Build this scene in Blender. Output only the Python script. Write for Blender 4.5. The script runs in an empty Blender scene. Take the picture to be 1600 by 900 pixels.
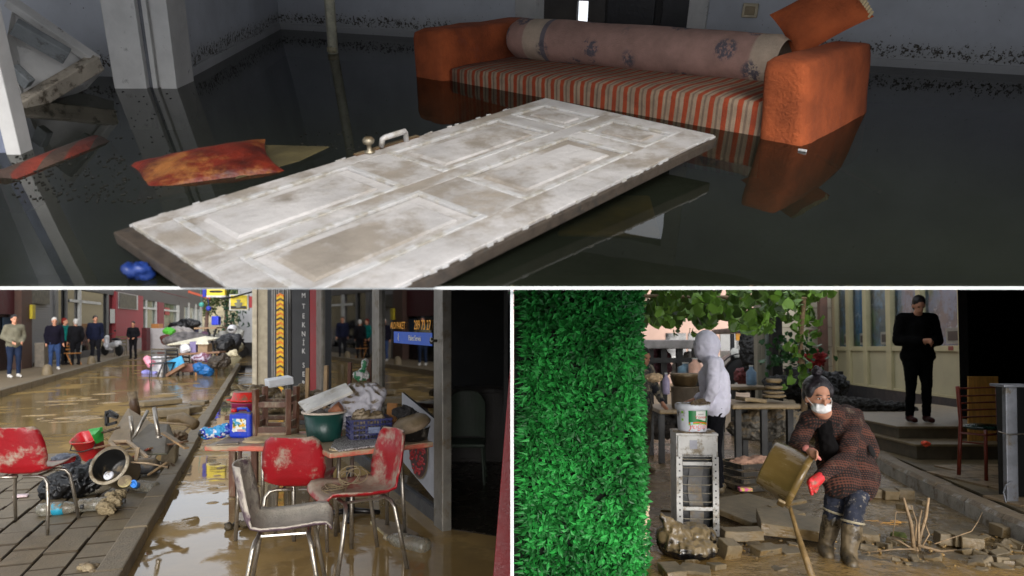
import bpy, bmesh, math, random
from mathutils import Vector, Matrix, Euler, noise
R = math.radians
PI = math.pi
rnd = random.Random(7)
scene = bpy.context.scene
COL = scene.collection

# ------------------------------------------------------------ camera
# level camera 1.7 m above the street; three places lie in view: a flooded street (left, below), a muddy
# courtyard (right, below) and a flooded room one storey up, whose floor has tipped towards the viewer
FOC, HZ = 1050.0, 505.0
cam_d = bpy.data.cameras.new('camera')
cam = bpy.data.objects.new('camera', cam_d); COL.objects.link(cam)
cam.location = (0, 0, 1.7); cam.rotation_euler = (R(90), 0, 0)
cam_d.sensor_width = 36; cam_d.lens = 36*FOC/1600; cam_d.shift_y = (HZ-450)/1600
cam_d.clip_start = .05; cam_d.clip_end = 2000
cam_d.dof.use_dof = True; cam_d.dof.focus_distance = 4.6; cam_d.dof.aperture_fstop = 2.4
scene.camera = cam

# ------------------------------------------------------------ daylight: overcast sky, weak wide sun
SUN_EL, SUN_AZ = 14, 168      # azimuth measured from +Y towards +X
w = bpy.data.worlds.new('World'); scene.world = w; w.use_nodes = True
nt = w.node_tree; nt.nodes.clear()
sky = nt.nodes.new('ShaderNodeTexSky'); sky.sky_type = 'NISHITA'; sky.sun_disc = False
sky.sun_elevation = R(SUN_EL); sky.sun_rotation = R(SUN_AZ); sky.air_density = 1.0; sky.dust_density = 4.0; sky.ozone_density = 1.0
hs = nt.nodes.new('ShaderNodeHueSaturation'); hs.inputs['Saturation'].default_value = .22
bg = nt.nodes.new('ShaderNodeBackground'); bg.inputs[1].default_value = .15
wo = nt.nodes.new('ShaderNodeOutputWorld')
mxw = nt.nodes.new('ShaderNodeMix'); mxw.data_type = 'RGBA'; mxw.inputs[0].default_value = .65; mxw.inputs[7].default_value = (6.0, 6.3, 6.8, 1)   # cloud layer
nt.links.new(sky.outputs[0], hs.inputs['Color']); nt.links.new(hs.outputs[0], mxw.inputs[6]); nt.links.new(mxw.outputs[2], bg.inputs[0]); nt.links.new(bg.outputs[0], wo.inputs[0])
sl = bpy.data.lights.new('sun', 'SUN'); sl.energy = 1.3; sl.angle = R(35); sl.color = (1, .98, .96)
so = bpy.data.objects.new('sun', sl); COL.objects.link(so)
sd = Vector((math.sin(R(SUN_AZ))*math.cos(R(SUN_EL)), math.cos(R(SUN_AZ))*math.cos(R(SUN_EL)), math.sin(R(SUN_EL))))
so.rotation_euler = sd.to_track_quat('Z', 'Y').to_euler()
scene.view_settings.view_transform = 'Standard'; scene.view_settings.look = 'None'
scene.view_settings.exposure = 0.85; scene.view_settings.gamma = 1
scene.cycles.use_denoising = True
scene.cycles.max_bounces = 8; scene.cycles.transparent_max_bounces = 16

# ------------------------------------------------------------ frames of the three places
class Fr:
    def __init__(s, tilt, h):
        s.T = R(tilt); s.h = h
        s.M = Matrix.Translation((0, 0, 1.7)) @ Matrix.Rotation(s.T, 4, 'X') @ Matrix.Translation((0, 0, -h))
    def ray(s, px, py):
        x, y, z = (px-800)/FOC, 1, (HZ-py)/FOC
        c, n = math.cos(s.T), math.sin(s.T)
        return Vector((x, y*c+z*n, -y*n+z*c))
    def atz(s, px, py, z=0.0):
        r = s.ray(px, py); return Vector((0, 0, s.h)) + r*((z-s.h)/r.z)
    def aty(s, px, py, y):
        r = s.ray(px, py); return Vector((0, 0, s.h)) + r*(y/r.y)
    def up(s, py, y):
        r = s.ray(800, py); return s.h + y*r.z/r.y
    def x(s, px, y, z=0.0):
        c, n = math.cos(s.T), math.sin(s.T)
        return (px-800)/FOC*(y*c-(z-s.h)*n)
ST = Fr(0, 1.7); CY = Fr(-2.18, 1.5); RM = Fr(30, .847)

# ------------------------------------------------------------ object helpers
INV = {}
def tag(o, label=None, cat=None, group=None, kind=None):
    if label: o['label'] = label
    if cat: o['category'] = cat
    if group: o['group'] = group
    if kind: o['kind'] = kind
    return o
def thing(name, label, cat, fr, loc=(0, 0, 0), rz=0, rot=None, group=None):
    o = bpy.data.objects.new(name, None); COL.objects.link(o); o.empty_display_size = .1
    L = Matrix.Translation(loc) @ (rot.to_4x4() if rot is not None else Matrix.Rotation(rz, 4, 'Z'))
    o.matrix_world = fr.M @ L
    INV[o.name] = L.inverted()
    return tag(o, label, cat, group)
def copy_tree(o, parent=None):
    c = o.copy(); COL.objects.link(c); c.parent = parent
    for ch in list(o.children): copy_tree(ch, c)
    return c
def place_copy(o, fr, loc, rz=0, rot=None, label=None, group=None):
    c = copy_tree(o)
    L = Matrix.Translation(loc) @ (rot.to_4x4() if rot is not None else Matrix.Rotation(rz, 4, 'Z'))
    c.matrix_world = fr.M @ L
    if label: c['label'] = label
    if group: c['group'] = group
    return c

class MB:
    def __init__(s): s.v = []; s.f = []; s.mi = []
    def add(s, vs, fs, mi=0):
        b = len(s.v); s.v += [Vector(p) for p in vs]; s.f += [tuple(i+b for i in f) for f in fs]; s.mi += [mi]*len(fs); return s
    def box(s, c, d, rot=None, mi=0, taper=1.0):
        c = Vector(c); vs = []
        for z in (-1, 1):
            k = taper if z > 0 else 1
            for x, y in ((-1, -1), (1, -1), (1, 1), (-1, 1)):
                p = Vector((x*d[0]/2*k, y*d[1]/2*k, z*d[2]/2))
                if rot is not None: p = rot @ p
                vs.append(c+p)
        return s.add(vs, [(3, 2, 1, 0), (4, 5, 6, 7), (0, 1, 5, 4), (1, 2, 6, 5), (2, 3, 7, 6), (3, 0, 4, 7)], mi)
    def box2(s, a, b, mi=0):
        a = Vector(a); b = Vector(b); return s.box((a+b)/2, (abs(b.x-a.x), abs(b.y-a.y), abs(b.z-a.z)), None, mi)
    def bar(s, p0, p1, w, t, mi=0, upv=(0, 0, 1)):
        p0 = Vector(p0); p1 = Vector(p1); z = (p1-p0); L = z.length; z.normalize()
        x = Vector(upv).cross(z)
        if x.length < 1e-3: x = Vector((1, 0, 0)).cross(z)
        x.normalize(); y = z.cross(x)
        return s.box((p0+p1)/2, (w, t, L), Matrix((x, y, z)).transposed(), mi)
    def tube(s, pts, r, n=8, mi=0, cap=True, closed=False):
        pts = [Vector(p) for p in pts]; m = len(pts)
        rs = r if isinstance(r, (list, tuple)) else [r]*m
        vs = []; fs = []; px = None
        for i, p in enumerate(pts):
            a = pts[(i-1) % m] if (i > 0 or closed) else p; b = pts[(i+1) % m] if (i < m-1 or closed) else p
            t = (b-a).normalized()
            if px is None:
                px = t.orthogonal().normalized()
            px = (px - t*px.dot(t))
            if px.length < 1e-5: px = t.orthogonal()
            px.normalize(); py = t.cross(px)
            for k in range(n):
                an = 2*PI*k/n; vs.append(p + (px*math.cos(an)+py*math.sin(an))*rs[i])
        rng = m if closed else m-1
        for i in range(rng):
            j = (i+1) % m
            for k in range(n): fs.append((i*n+k, i*n+(k+1) % n, j*n+(k+1) % n, j*n+k))
        if cap and not closed: fs += [tuple(range(n-1, -1, -1)), tuple(range((m-1)*n, m*n))]
        return s.add(vs, fs, mi)
    def lathe(s, prof, n=24, c=(0, 0, 0), rot=None, mi=0, sx=1, sy=1, open_=False):
        vs = []; fs = []; c = Vector(c)
        for r, z in prof:
            for k in range(n):
                a = 2*PI*k/n; p = Vector((r*math.cos(a)*sx, r*math.sin(a)*sy, z))
                vs.append(c+(rot @ p if rot is not None else p))
        for i in range(len(prof)-1):
            for k in range(n): fs.append((i*n+k, i*n+(k+1) % n, (i+1)*n+(k+1) % n, (i+1)*n+k))
        if open_: return s.add(vs, fs, mi)
        if prof[0][0] > 1e-4: fs.append(tuple(range(n-1, -1, -1)))
        if prof[-1][0] > 1e-4: fs.append(tuple(range((len(prof)-1)*n, len(prof)*n)))
        return s.add(vs, fs, mi)
    def prism(s, poly, ext, mi=0):
        n = len(poly); ext = Vector(ext); a = [Vector(p) for p in poly]; b = [p+ext for p in a]
        return s.add(a+b, [tuple(range(n-1, -1, -1)), tuple(range(n, 2*n))]+[(i, (i+1) % n, (i+1) % n+n, i+n) for i in range(n)], mi)
    def grid(s, fn, nu, nv, mi=0):
        vs = [fn(i/nu, j/nv) for j in range(nv+1) for i in range(nu+1)]
        fs = [(j*(nu+1)+i, j*(nu+1)+i+1, (j+1)*(nu+1)+i+1, (j+1)*(nu+1)+i) for j in range(nv) for i in range(nu)]
        return s.add(vs, fs, mi)
    def ell(s, c, r, rot=None, n=12, m=8, mi=0):
        c = Vector(c); vs = []; fs = []
        for j in range(m+1):
            t = PI*j/m
            for k in range(n):
                a = 2*PI*k/n; p = Vector((math.sin(t)*math.cos(a)*r[0], math.sin(t)*math.sin(a)*r[1], -math.cos(t)*r[2]))
                vs.append(c+(rot @ p if rot is not None else p))
        for j in range(m):
            for k in range(n): fs.append((j*n+k, j*n+(k+1) % n, (j+1)*n+(k+1) % n, (j+1)*n+k))
        return s.add(vs, fs, mi)
    def cap(s, p0, p1, r0, r1, n=10):
        p0 = Vector(p0); p1 = Vector(p1); d = p1-p0; L = max(d.length, 1e-4)
        q = Vector((0, 0, 1)).rotation_difference(d).to_matrix() if d.length > 1e-4 else Matrix.Identity(3)
        pr = [(r0*math.sin(PI/2*i/4)+1e-5, -r0*math.cos(PI/2*i/4)) for i in range(5)] + [(r1*math.cos(PI/2*i/4)+1e-5, L+r1*math.sin(PI/2*i/4)) for i in range(5)]
        vs = []; fs = []
        for r, z in pr:
            for k in range(n):
                a = 2*PI*k/n; vs.append(p0+q @ Vector((r*math.cos(a), r*math.sin(a), z)))
        for i in range(len(pr)-1):
            for k in range(n): fs.append((i*n+k, i*n+(k+1) % n, (i+1)*n+(k+1) % n, (i+1)*n+k))
        fs += [tuple(range(n-1, -1, -1)), tuple(range((len(pr)-1)*n, len(pr)*n))]
        return s.add(vs, fs)
    def mesh(s, name, smooth=False):
        me = bpy.data.meshes.new(name); me.from_pydata([tuple(p) for p in s.v], [], s.f)
        me.polygons.foreach_set('material_index', s.mi)
        if smooth: me.shade_smooth()
        me.update(); return me
    def build(s, name, mats, parent=None, fr=None, smooth=False, bevel=0, loc=None, local=False, subd=0, solid=0, fix=False, bseg=2):
        """parent given: vertices are in the place's frame unless local; no parent: top-level, origin at its foot"""
        if parent is not None and not local:
            I = INV.get(parent.name)
            if I is not None: s.v = [I @ p for p in s.v]
        if parent is None:
            if loc is None:
                xs = [p.x for p in s.v]; ys = [p.y for p in s.v]; zs = [p.z for p in s.v]
                loc = Vector(((min(xs)+max(xs))/2, (min(ys)+max(ys))/2, min(zs)))
            loc = Vector(loc)
            s.v = [p-loc for p in s.v]
        me = s.mesh(name, smooth)
        if fix:
            bm = bmesh.new(); bm.from_mesh(me); bmesh.ops.recalc_face_normals(bm, faces=bm.faces); bm.to_mesh(me); bm.free()
        for m_ in (mats if isinstance(mats, (list, tuple)) else [mats]): me.materials.append(m_)
        o = bpy.data.objects.new(name, me); COL.objects.link(o)
        if parent is not None:
            o.parent = parent
            if parent.name in INV and parent.type == 'MESH': INV[o.name] = INV[parent.name]
            elif parent.name in INV: INV[o.name] = INV[parent.name]
        else:
            o.matrix_world = fr.M @ Matrix.Translation(loc); INV[o.name] = Matrix.Translation(loc).inverted()
        if solid:
            q = o.modifiers.new('solid', 'SOLIDIFY'); q.thickness = solid; q.offset = 0
        if bevel:
            q = o.modifiers.new('bevel', 'BEVEL'); q.width = bevel; q.segments = bseg; q.limit_method = 'ANGLE'; q.angle_limit = R(40); q.harden_normals = False
        if subd:
            q = o.modifiers.new('sub', 'SUBSURF'); q.levels = subd; q.render_levels = subd
        return o

TMP = bpy.data.scenes.new('workbench')       # empty side scene: evaluates one object at a time, removed at the end
def evaluated_mesh(o):
    TMP.collection.objects.link(o); vl = TMP.view_layers[0]; vl.update(); dg = vl.depsgraph
    me = bpy.data.meshes.new_from_object(o.evaluated_get(dg)); TMP.collection.objects.unlink(o); return me
def baked(o):
    par = o.parent
    if par is not None: o.parent = None
    me = evaluated_mesh(o); o.modifiers.clear(); o.data = me
    if par is not None: o.parent = par
    return me
def blob(name, mb, mat, parent=None, fr=None, vox=.02, sm=4, crump=None, cut=None, loc=None, local=False, ridge=None):
    """one continuous surface grown over overlapping closed shapes"""
    o = mb.build(name, mat, parent, fr, loc=loc, local=local)
    q = o.modifiers.new('r', 'REMESH'); q.mode = 'VOXEL'; q.voxel_size = vox; q.use_smooth_shade = True
    if sm:
        q = o.modifiers.new('s', 'SMOOTH'); q.iterations = sm; q.factor = .5
    mats = list(o.data.materials)
    me = baked(o)
    if not me.materials:
        for m_ in mats: me.materials.append(m_)
    if crump:
        a, sc = crump
        seed = Vector((rnd.random()*50, 3, 7))
        nr = [v.normal.copy() for v in me.vertices]
        for v, nv in zip(me.vertices, nr):
            n_ = noise.noise(v.co*sc+seed); n2 = abs(noise.noise(v.co*sc*2.3+seed*2))
            v.co += nv*a*(n_ - 1.4*n2+.3)
    if ridge:
        a, sc, ax = ridge
        nr = [v.normal.copy() for v in me.vertices]
        for v, nv in zip(me.vertices, nr):
            q_ = v.co.copy(); q_[ax] *= .25
            v.co += nv*a*(.4-abs(noise.noise(q_*sc))*2)
    if cut is not None:
        bm = bmesh.new(); bm.from_mesh(me)
        bmesh.ops.bisect_plane(bm, geom=bm.verts[:]+bm.edges[:]+bm.faces[:], plane_co=cut[0], plane_no=cut[1], clear_outer=True)
        bm.to_mesh(me); bm.free()
    me.shade_smooth()
    return o
def text(name, body, size, mat, parent, fr, M, ext=.001, align='CENTER', sx=1.0):
    """raised flat lettering; M places it in the frame (letters run along +x, up +y)"""
    cu = bpy.data.curves.new(name, 'FONT'); cu.body = body; cu.size = size; cu.extrude = ext; cu.align_x = align; cu.align_y = 'CENTER'; cu.resolution_u = 3
    t = bpy.data.objects.new('t', cu); me = evaluated_mesh(t); bpy.data.objects.remove(t)
    me.materials.clear(); me.materials.append(mat)
    L = M @ Matrix.Diagonal((sx, 1, 1, 1))
    if parent is not None and parent.name in INV: L = INV[parent.name] @ L
    me.transform(L)
    me.name = name; o = bpy.data.objects.new(name, me); COL.objects.link(o); o.parent = parent
    return o

# ------------------------------------------------------------ materials
def C(r, g, b):
    f = lambda v: ((v/255+.055)/1.055)**2.4 if v > 10 else v/255/12.92
    return (f(r), f(g), f(b), 1)
MUD = (.185, .135, .075, 1)
MATS = {}
class N:
    def __init__(s, m): s.t = m.node_tree; s.t.nodes.clear()
    def n(s, typ, **kw):
        nd = s.t.nodes.new('ShaderNode'+typ)
        for k, v in kw.items(): setattr(nd, k, v)
        return nd
    def l(s, a, b): s.t.links.new(a, b)
    def noise(s, vec, sc, det=3, rough=.55):
        n = s.n('TexNoise'); n.inputs['Scale'].default_value = sc; n.inputs['Detail'].default_value = det; n.inputs['Roughness'].default_value = rough
        s.l(vec, n.inputs['Vector']); return n.outputs['Fac']
    def ramp(s, fac, a, b, lo=0.0, hi=1.0):
        n = s.n('MapRange'); n.interpolation_type = 'SMOOTHSTEP'; n.inputs[1].default_value = a; n.inputs[2].default_value = b; n.inputs[3].default_value = lo; n.inputs[4].default_value = hi
        s.l(fac, n.inputs[0]); return n.outputs[0]
    def math(s, op, a, b=None):
        n = s.n('Math'); n.operation = op
        for i, q in enumerate((a, b)):
            if q is None: continue
            if isinstance(q, (int, float)): n.inputs[i].default_value = q
            else: s.l(q, n.inputs[i])
        return n.outputs[0]
    def mix(s, fac, a, b, mode='MIX'):
        n = s.n('Mix'); n.data_type = 'RGBA'; n.blend_type = mode
        for i, q in ((0, fac), (6, a), (7, b)):
            if isinstance(q, (int, float)): n.inputs[i].default_value = q
            elif isinstance(q, (tuple, list)): n.inputs[i].default_value = q
            else: s.l(q, n.inputs[i])
        return n.outputs[2]
def mat(name, col, rough=.6, metal=0.0, var=.25, sc=6.0, bump=.15, bsc=40.0, mud=0.0, msc=9.0, mcol=MUD, upw=.25, alpha=1.0, pat=None, spec=.5, stretch=None, trans=0.0, coat=0.0, island=0.0, emis=None, bdist=.01):
    if name in MATS: return MATS[name]
    m = bpy.data.materials.new(name); m.use_nodes = True; MATS[name] = m
    g = N(m); out = g.n('OutputMaterial'); b = g.n('BsdfPrincipled'); g.l(b.outputs[0], out.inputs[0])
    tc = g.n('TexCoord'); oi = g.n('ObjectInfo')
    sc_ = g.n('VectorMath'); sc_.operation = 'MULTIPLY_ADD'
    sc_.inputs[1].default_value = stretch or (1, 1, 1)
    g.l(tc.outputs['Object'], sc_.inputs[0])
    rv = g.math('MULTIPLY', oi.outputs['Random'], 23.0)
    cx = g.n('CombineXYZ'); g.l(rv, cx.inputs[0]); g.l(rv, cx.inputs[2]); g.l(cx.outputs[0], sc_.inputs[2])
    vec = sc_.outputs[0]
    base = pat(g, tc.outputs['Object'], vec) if pat else None
    if base is None:
        rgb = g.n('RGB'); rgb.outputs[0].default_value = col; base = rgb.outputs[0]
    v1 = g.noise(vec, sc, 5, .6)
    k = g.ramp(v1, .25, .75, 1-var, 1+var)
    k = g.math('MULTIPLY', k, g.math('ADD', g.math('MULTIPLY', oi.outputs['Random'], var*.6), 1-var*.3))
    if island:
        ge = g.n('NewGeometry'); k = g.math('MULTIPLY', k, g.math('ADD', g.math('MULTIPLY', ge.outputs['Random Per Island'], island*2), 1-island))
    cc = g.n('CombineColor')
    for i in range(3): g.l(k, cc.inputs[i])
    c = g.mix(1.0, base, cc.outputs[0], 'MULTIPLY')
    rs = None
    if mud > 0:
        ge = g.n('NewGeometry'); sp = g.n('SeparateXYZ'); g.l(ge.outputs['Normal'], sp.inputs[0])
        f = g.math('ADD', g.noise(vec, msc, 6, .7), g.math('MULTIPLY', sp.outputs[2], upw))
        t = .5+.21*(1-2*mud)
        f = g.ramp(f, t-.09, t+.09)
        mk = g.mix(g.noise(vec, msc*2.5, 3), tuple(x*.55 for x in mcol[:3])+(1,), tuple(min(1, x*1.35) for x in mcol[:3])+(1,))
        c = g.mix(f, c, mk)
        rs = g.ramp(f, 0, 1, rough, .55)
    g.l(c, b.inputs['Base Color'])
    b.inputs['Metallic'].default_value = metal
    b.inputs['Specular IOR Level'].default_value = spec
    if rs is not None: g.l(rs, b.inputs['Roughness'])
    else: g.l(g.ramp(v1, .2, .8, max(.02, rough-.1), min(1, rough+.1)), b.inputs['Roughness'])
    if bump:
        bp = g.n('Bump'); bp.inputs['Strength'].default_value = min(1, bump*2); bp.inputs['Distance'].default_value = bdist
        g.l(g.noise(vec, bsc, 5, .6), bp.inputs['Height']); g.l(bp.outputs[0], b.inputs['Normal'])
    if alpha < 1: b.inputs['Alpha'].default_value = alpha
    if trans: b.inputs['Transmission Weight'].default_value = trans
    if coat: b.inputs['Coat Weight'].default_value = coat
    return m
def glass_pane(name, tint, fac, rough=.02, front=False):
    """thin pane: fresnel reflection over a tinted see-through sheet"""
    if name in MATS: return MATS[name]
    m = bpy.data.materials.new(name); m.use_nodes = True; MATS[name] = m
    g = N(m); out = g.n('OutputMaterial'); tr = g.n('BsdfTransparent'); tr.inputs[0].default_value = tint
    gl = g.n('BsdfGlossy'); gl.inputs['Roughness'].default_value = rough
    fr = g.n('Fresnel'); fr.inputs[0].default_value = 1.5; mx = g.n('MixShader')
    q = g.math('MULTIPLY', fr.outputs[0], fac)
    if front: ge = g.n('NewGeometry'); q = g.math('MULTIPLY', q, g.math('SUBTRACT', 1.0, ge.outputs['Backfacing']))
    g.l(q, mx.inputs[0]); g.l(tr.outputs[0], mx.inputs[1]); g.l(gl.outputs[0], mx.inputs[2]); g.l(mx.outputs[0], out.inputs[0])
    return m
def murky_water(name, tint, body, thick, rough, bsc, bst, fk=1.0, patch=None):
    """opaque silt (body) seen through a clear film: mix of see-through tint and silt, fresnel gloss, ripples"""
    m = bpy.data.materials.new(name); m.use_nodes = True; MATS[name] = m
    g = N(m); out = g.n('OutputMaterial'); tc = g.n('TexCoord'); vec = tc.outputs['Object']
    tr = g.n('BsdfTransparent'); tr.inputs[0].default_value = tint
    df = g.n('BsdfDiffuse'); n1 = g.noise(vec, .9, 6, .6)
    g.l(g.mix(g.ramp(n1, .3, .7), tuple(x*.6 for x in body[:3])+(1,), body), df.inputs[0])
    m1 = g.n('MixShader'); m1.inputs[0].default_value = thick; g.l(tr.outputs[0], m1.inputs[1]); g.l(df.outputs[0], m1.inputs[2])
    gl = g.n('BsdfGlossy'); gl.inputs['Roughness'].default_value = rough
    fr = g.n('Fresnel'); fr.inputs[0].default_value = 1.33
    fac = g.math('MULTIPLY', fr.outputs[0], fk)
    bp = g.n('Bump'); bp.inputs['Strength'].default_value = bst; bp.inputs['Distance'].default_value = .02
    hgt = g.noise(vec, bsc, 3, .5)
    if patch:
        f = g.ramp(g.noise(vec, patch, 6, .62), .52, .62)
        fac = g.math('MULTIPLY', fac, g.ramp(f, 0, 1, 1, .15))
        gb = g.n('Math'); gb.operation = 'MULTIPLY_ADD'; g.l(g.noise(vec, 22, 6, .7), gb.inputs[0]); g.l(f, gb.inputs[1]); g.l(g.math('MULTIPLY', hgt, .35), gb.inputs[2]); hgt = gb.outputs[0]
    g.l(hgt, bp.inputs['Height'])
    g.l(bp.outputs[0], gl.inputs['Normal']); g.l(bp.outputs[0], df.inputs['Normal']); g.l(bp.outputs[0], fr.inputs['Normal'])
    m2 = g.n('MixShader'); g.l(fac, m2.inputs[0]); g.l(m1.outputs[0], m2.inputs[1]); g.l(gl.outputs[0], m2.inputs[2]); g.l(m2.outputs[0], out.inputs[0])
    return m
# ================================================================ FLOODED ROOM
def p_plaster(g, oc, vec):
    sp_ = g.n('SeparateXYZ'); g.l(oc, sp_.inputs[0]); z = sp_.outputs[2]; nz = g.noise(oc, 38, 5, .75); n2 = g.noise(oc, 2.2, 3)
    zz = g.math('ADD', z, g.math('MULTIPLY', n2, .10)); band = g.math('MULTIPLY', g.ramp(zz, .40, .43), g.ramp(zz, .47, .56, 1, 0))
    f = g.ramp(g.math('ADD', nz, g.math('MULTIPLY', band, .145)), .66, .69); col = g.mix(g.ramp(zz, .36, .62, .55, 0), C(200, 203, 210), C(150, 146, 138)); return g.mix(f, col, C(78, 72, 64))
m_plaster = mat('wall_plaster', None, .8, pat=p_plaster, var=.12, sc=2, bump=.05)
m_whitepaint = mat('white_gloss_paint', C(205, 203, 200), .5, var=.1, mud=.07, msc=16, mcol=(.06, .05, .04, 1), upw=0, bump=.05)
m_pipe = mat('stained_white_pipe', C(190, 186, 165), .4, var=.2, sc=20, mud=.12, msc=30, mcol=(.08, .07, .05, 1), upw=0)
m_dark = mat('dark_wood', C(32, 28, 26), .5)
m_black = mat('black_plain', C(14, 14, 15), .6)
m_roomfloor = mat('drowned_floor', C(50, 48, 38), .8)
m_edge = mat('white_edge_paint', C(244, 246, 243), .6, var=.02, bump=0)
m_roomwater = murky_water('room_water', (.40, .40, .28, 1), (.022, .026, .017, 1), .5, .02, 2.0, .05, 1.0)
CX = .12   # plaster faces lean in a little, as the shifted house does

def wall_quad(mb, a, b, h, th, z0=-.3):
    """upright slab from a to b; thickness grows to the left-hand side of a->b"""
    a = Vector((a[0], a[1], 0)); b = Vector((b[0], b[1], 0)); d = (b-a).normalized(); n = Vector((-d.y, d.x, 0))*th
    mb.prism([a+Vector((0, 0, z0)), b+Vector((0, 0, z0)), b+n+Vector((0, 0, z0)), a+n+Vector((0, 0, z0))], (0, 0, h-z0))
B1 = Vector((-2.43, 7.62, 0)); B2 = Vector((3.59, 4.95, 0)); dB = (B2-B1).normalized(); nB = Vector((-dB.y, dB.x, 0))
def onB(px):            # point of the back wall line seen at column px
    t = 0
    best = None
    for i in range(1200):
        p = B1+dB*(i*.008)
        X = 800+FOC*p.x/(p.y*math.cos(RM.T)+RM.h*math.sin(RM.T))
        if best is None or abs(X-px) < best[0]: best = (abs(X-px), p)
    return best[1]
HW = 1.9; FE_ = 1.8
dj0, dj1, dj2, dj3 = onB(806), onB(838), onB(1069), onB(1098)
mb = MB(); wall_quad(mb, B1-dB*.15, dj0, HW, .15); mb.build('back_wall', m_plaster, None, RM)['kind'] = 'structure'
mb = MB(); wall_quad(mb, dj3, B2+dB*.7, HW, .15); mb.build('back_wall', m_plaster, None, RM)['kind'] = 'structure'
# low skirting ledge on the back walls
for a, b in ((B1+dB*.02, dj0-dB*.0), (dj3, B2+dB*.6)):
    mb = MB(); wall_quad(mb, a-nB*.02, b-nB*.02, .055, .022); o = mb.build('skirting_board', m_plaster, None, RM, bevel=.008); o['kind'] = 'structure'
LW = Vector((-2.2, 4.55, 0))
mb = MB(); L0 = B1; L1 = LW; dl = (L1-L0).normalized(); nl = Vector((dl.y, -dl.x, 0))*.15
def leanwall(mb, a, b, h, n, lean):
    t = Vector((lean*h, 0, h)); t0 = Vector((-lean*.3, 0, -.3))
    q = [a+t0, b+t0, b+t0+n, a+t0+n]; r = [a+t, b+t, b+t+n, a+t+n]
    mb.add(q+r, [(3, 2, 1, 0), (4, 5, 6, 7), (0, 1, 5, 4), (1, 2, 6, 5), (2, 3, 7, 6), (3, 0, 4, 7)])
leanwall(mb, L0, L1, HW, nl, CX); mb.build('left_wall', m_plaster, None, RM, fix=True)['kind'] = 'structure'
mb = MB(); leanwall(mb, L0+Vector((.02, 0, 0)), L1+Vector((.02, .0, 0)), .06, Vector((-.02, 0, 0)), 0); mb.build('skirting_board', m_plaster, None, RM, fix=True)['kind'] = 'structure'
# door post of the side room: three faces with a groove
t = thing('door_post', 'white painted door post with a groove, standing in the flood at left', 'door post', RM, (-2.4, 4.47, 0))
def lp(mb, x0, x1, y0, y1, h=HW, z0=-.28):
    leanwall(mb, Vector((x0, y0, 0)), Vector((x1, y0, 0)), h, Vector((0, y1-y0, 0)), CX)
for n_, x0, x1, y0 in (('face_board', -2.535, -2.33, 4.46), ('groove', -2.33, -2.295, 4.50), ('bead', -2.295, -2.265, 4.47), ('stop_moulding', -2.265, -2.235, 4.50), ('corner_board', -2.235, -2.135, 4.455)):
    mb = MB(); lp(mb, x0, x1, y0, 4.72); mb.build(n_, m_whitepaint if n_ != 'groove' else mat('groove_grey', C(110, 112, 118), .6), t, fix=True, bevel=.003)  # groove coloured a darker grey than the white boards
# side room behind the post
mb = MB(); wall_quad(mb, (-3.95, 5.02), (-2.45, 4.84), HW, .1); mb.build('side_room_wall', m_plaster, None, RM)['kind'] = 'structure'
mb = MB(); wall_quad(mb, (-3.0, 1.8), (-3.95, 5.02), HW, .1); mb.build('side_room_wall', m_plaster, None, RM)['kind'] = 'structure'
# white frame standing at the far left
t = thing('door_frame', 'weathered white door frame at the far left, foot in the water', 'door frame', RM, (-2.23, 2.97, 0))
for n_, x0, x1, y0 in (('jamb', -2.255, -2.19, 2.97), ('stop', -2.33, -2.257, 3.0)):
    mb = MB(); leanwall(mb, Vector((x0, y0, 0)), Vector((x1, y0, 0)), 1.7, Vector((0, .09, 0)), .13); mb.build(n_, m_whitepaint if n_ == 'jamb' else mat('bluish_paint', C(120, 126, 145), .6), t, fix=True, bevel=.004)
# pipe
pb = RM.atz(520, 83)
t = thing('water_pipe', 'stained white pipe standing in the water before the back wall', 'pipe', RM, pb)
mb = MB(); mb.tube([pb+Vector((-.01, 0, -.28)), pb+Vector((.10, 0, 1.8))], .042, 14); mb.build('pipe', m_pipe, t, smooth=True)
mb = MB(); mb.tube([pb+Vector((.0, 0, .008)), pb+Vector((.003, 0, .05))], .046, 14); mb.build('collar', mat('pipe_collar', C(170, 160, 130), .5, mud=.3, msc=30, mcol=(.05, .045, .03, 1), upw=0), t, smooth=True)
# doorway
t = thing('doorway', 'white doorway frame in the back wall behind the sofa', 'doorway', RM, (dj1+dj2)/2)
for a, b in ((dj0, dj1), (dj2, dj3)):
    mb = MB(); a2 = a-nB*.025; b2 = b-nB*.025; wall_quad(mb, a2, b2, 1.7, .2); mb.build('jamb', m_whitepaint, t, bevel=.006)
mb = MB(); a2 = dj0-nB*.025; b2 = dj3-nB*.025
mb.prism([a2+Vector((0, 0, 1.7)), b2+Vector((0, 0, 1.7)), b2+nB*.2+Vector((0, 0, 1.7)), a2+nB*.2+Vector((0, 0, 1.7))], (0, 0, .2)); mb.build('head', m_whitepaint, t)
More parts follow.
